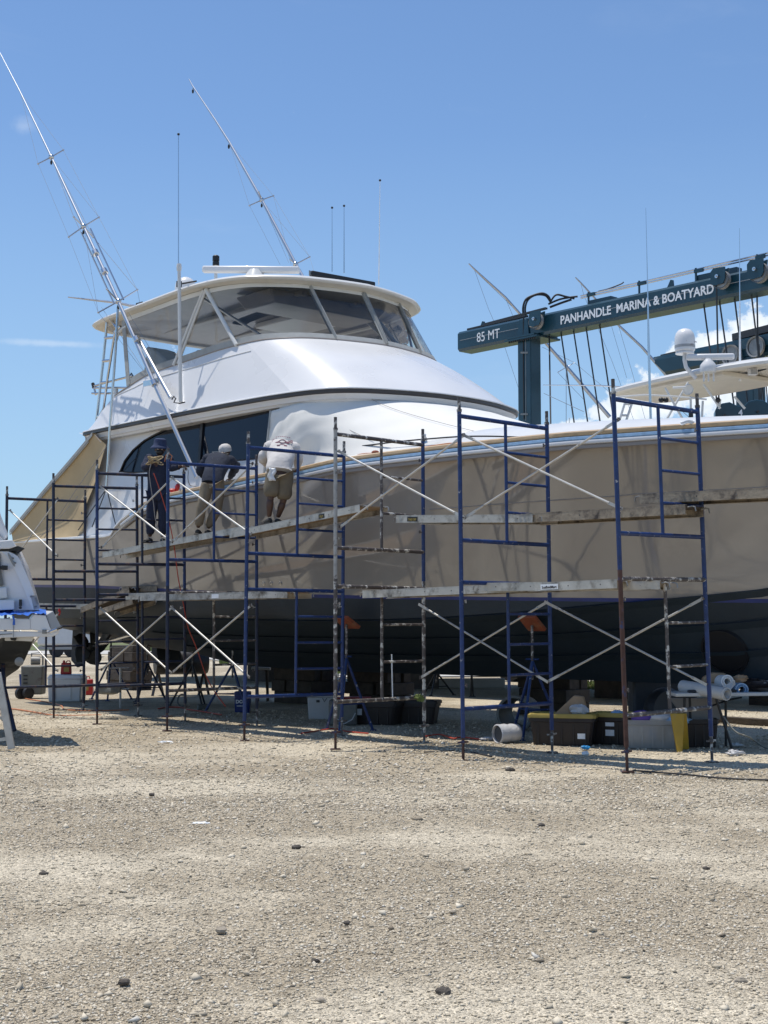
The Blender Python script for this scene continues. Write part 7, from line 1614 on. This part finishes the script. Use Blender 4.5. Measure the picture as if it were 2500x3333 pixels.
g2=gpt(660,2311); mb=MB(); mb.lathe([(0.001,-0.10),(0.05,-0.10),(0.055,-0.02),(0.035,0.0),(0.035,0.08),(0.055,0.10),(0.001,0.10)],g2+UP*0.055,axis=(1,0.5,0),n=14); tag(mb.build('spool','greyplastic',None),'small grey spool lying at the shade edge near the fifth tower','spool')
g2=gpt(540,2265); dr=thing('drum_smoker','black horizontal steel drum on thin legs under the hull at left centre','drum',tuple(g2))
mb=MB(); q=W(590,2155,g2.y+0.3); mb.lathe([(0.001,-0.62),(0.26,-0.60),(0.28,-0.56),(0.28,0.56),(0.26,0.60),(0.001,0.62)],q,axis=Vector((1,0.35,0)),n=28); mb.build('drum','black',dr,smooth=30)
for s in (-1,1):
    for e in (-1,1):
        mb=MB(); t_=q+Vector((0.5*s,0.17*s,-0.2)); mb.bar(t_,Vector((t_.x+0.06*e*1.5,t_.y+0.2*e,0)),0.06,0.02); mb.build('leg','black',dr)
# white box with red can, second red can, compressor
g2=gpt(205,2285); wbx=thing('white_chest','big off-white plastic chest with lid at the left under the yacht stern','chest',tuple(g2))
q=g2+Vector((0.02,0.3,0)); mb=MB(); mb.box(q+UP*0.24,(0.66,0.55,0.48),taper=1.08); mb.build('body','gel2',wbx,bevel=0.03)
mb=MB(); mb.box(q+UP*0.52,(0.74,0.62,0.09),taper=0.86); mb.build('lid','gel',wbx,bevel=0.02)
for k_ in (-0.2,0.12):
    mb=MB(); mb.box(q+Vector((k_,-0.292,0.26)),(0.04,0.012,0.40)); mb.build('rib','gel2',wbx)
def can(c,label,s=1.0):
    rt_=thing('fuel_can',label,'fuel can',tuple(c)); mb=MB(); mb.box(c+UP*0.12*s,(0.22*s,0.13*s,0.24*s),taper=0.88); mb.build('body','red',rt_,bevel=0.02); mb=MB(); mb.lathe([(0.028,0.0),(0.022,0.05)],c+UP*0.24*s-Vector((0.05,0,0)),n=10); mb.build('cap','red',rt_); mb=MB(); mb.tube([c+UP*0.24*s+Vector((-0.01,0,0)),c+UP*0.28*s+Vector((0.02,0,0)),c+UP*0.28*s+Vector((0.07,0,0)),c+UP*0.23*s+Vector((0.09,0,0))],0.012,n=6); mb.build('handle','red',rt_)
    mb=MB(); mb.box(c+Vector((0.02,-0.069*s,0.10*s)),(0.11,0.004,0.09)); mb.build('label','ylid',rt_)
can(q+UP*0.565+Vector((-0.02,-0.05,0)),'red fuel can with yellow label on the white chest')
can(gpt(280,2262),'larger dark red fuel can on the ground behind the white chest',1.5)
g2=gpt(100,2275); cm=thing('dehumidifier','grey-green wheeled plastic machine beside the white chest','machine',tuple(g2)); mb=MB(); mb.box(g2+Vector((0,0.25,0.40)),(0.44,0.4,0.62),taper=1.1); mb.build('body','greyplastic',cm,bevel=0.03)
for dx in (-0.22,-0.05):
    mb=MB(); mb.lathe([(0.001,-0.05),(0.09,-0.05),(0.125,-0.04),(0.125,0.04),(0.09,0.05),(0.001,0.05)],g2+Vector((dx,-0.02+0.02*(dx<-0.1),0.125)),axis=(0.75,-0.66,0),n=20); mb.build('wheel','rubber',cm)
for v in (0.34,0.42,0.50):
    mb=MB(); mb.box(g2+Vector((-0.13,0.03,v)),(0.09,0.012,0.03)); mb.build('vent_slot','black',cm)
mb=MB(); mb.tube([g2+Vector((-0.05,0.2,0.75)),g2+Vector((-0.05,0.2,0.98)),g2+Vector((0.16,0.2,1.0)),g2+Vector((0.20,0.2,0.9)),g2+Vector((0.2,0.2,0.72))],0.018,n=6); mb.build('handle','steel',cm)
mb=MB(); mb.lathe([(0.001,-0.1),(0.09,-0.1),(0.09,0.1),(0.001,0.1)],g2+Vector((0.04,0.2,0.82)),axis=(1,0.3,0),n=16); mb.build('motor','steel',cm)
g2=gpt(60,2268); mb=MB(); mb.tube([g2+Vector((0,0,0.0)),g2+Vector((0.06,0.02,0.25)),g2+Vector((0.03,0.05,0.5))],0.04,n=7); tag(mb.build('blue_hose_bundle','boot',None),'thick dark blue bundled hose standing beside the wheeled machine','hose')
crumple('yellow_debris',(210,2283),None,0.05,'ylid','dull yellow debris heap on the gravel in front of the white chest','debris',sc=(2.2,0.8,0.6),seed=51,z=0.02,rough=0.5)
crumple('red_tape_strip',(193,1992),25.9,0.05,'red','small strip of red tape on the hull bottom above the propeller','tape',sc=(0.5,0.3,1.2),seed=52)
crumple('white_cable_pile',(355,2245),24.2,0.16,'greyplastic','grey coiled tarp heap by the stern block stack','tarp',sc=(1.4,0.8,0.5),seed=53)
# pale steel shelf frames near sixth tower
mb=MB(); 
g2=gpt(392,2305); sh_=thing('saw_horse','thin grey metal saw horse near the third tower from the left','saw horse',tuple(g2))
mb.tube([W(392,2175,g2.y),Vector((g2.x,g2.y,0))],0.022,n=6); mb.build('leg','galv',sh_)
for y in (2105,2173,2242):
    mb=MB(); mb.tube([W(358,y+2,g2.y),W(420,y,g2.y)],0.014,n=6); mb.build('bar','galv',sh_)
# hoses on the ground
cord('red_air_hose',[tuple(gpt(x,y)+UP*0.02) for x,y in [(515,2310),(550,2305),(590,2306),(610,2312),(650,2318),(720,2330)]],0.014,'redcord','bright red air hose on the gravel between the fifth and sixth towers')
cord('red_air_hose',[tuple(gpt(x,y)+UP*0.02) for x,y in [(1380,2402),(1430,2395),(1475,2408),(1500,2404),(1560,2410),(1620,2412)]],0.011,'redcord','thin red hose at the shade edge between the third and second towers')
cord('red_air_hose',[tuple(gpt(x,y)+UP*0.02) for x,y in [(980,2392),(1050,2380),(1090,2376),(1130,2385),(1200,2392)]],0.011,'redcord','faded red hose lying around the foot of the third tower')
cord('cord_or_shadow_line',[tuple(gpt(x,y)+UP*0.015) for x,y in [(20,2308),(60,2312),(120,2322),(170,2330),(230,2332),(330,2330)]],0.014,'orcord','orange-brown extension cord crossing the gravel left of the second tower from the left')
cord('cord_or_shadow_line',[tuple(gpt(x,y)+UP*0.015) for x,y in [(50,2240),(60,2262),(80,2275),(120,2282),(170,2290),(200,2300),(215,2312),(300,2316),(420,2313)]],0.012,'orcord','pale cord running past the wheeled machine and white chest')
cord('cord_or_shadow_line',[tuple(gpt(x,y)+UP*0.015) for x,y in [(1380,2452),(1450,2450),(1500,2446),(1560,2458),(1600,2466)]],0.010,'rubber','dark cord on the sunlit gravel by the second tower foot')
cord('cord_or_shadow_line',[tuple(gpt(x,y)+UP*0.015) for x,y in [(2060,2512),(2130,2518),(2220,2524),(2320,2535),(2420,2541),(2560,2545)]],0.010,'rubber','dark rail shadow drawn as a thin line in front of the first tower')  # rail shadow on the gravel, put in as a dark tube
cord('cord_or_shadow_line',[tuple(p_) for p_ in [W(2355,2330,17.6),W(2375,2360,17.5),W(2400,2385,17.4),W(2440,2400,17.3)]+[gpt(2500,2440)+UP*0.01,gpt(2600,2450)+UP*0.01]],0.010,'greyplastic','grey lead sagging from the folding table to the ground')
cord('blue_trolley_rope',[tuple(W(1688,y,25.0)) for y in (2170,2190,2200)],0.01,'boot','short dark blue rope under the keel','rope') if 0 else None
# low timbers far right on the ground
mb=MB(); mb.bar(gpt(2330,2352)+UP*0.06,gpt(2620,2372)+UP*0.06,0.14,0.10); tag(mb.build('ground_timber','wood',None,bevel=0.01),'long low timber on the ground behind the folding table at right','timber')
mb=MB(); q=onZ(1052,2185); mb.bar(W(820,2174,30),W(880,2177,30),0.3,0.05); tag(mb.build('sawhorse_top','concrete',None),'pale slab top of a low bench seen past the keel left of centre','bench')
for x in (835,868):
    mb=MB(); a=W(x,2178,30); mb.bar(a,Vector((a.x+0.03,a.y,0)),0.14,0.05); tag(mb.build('bench_post','wood',None),('left' if x<850 else 'right')+' wooden post of the pale slab bench seen past the keel','post')
for o in list(bpy.data.objects):
    if '_o' in o: del o['_o']
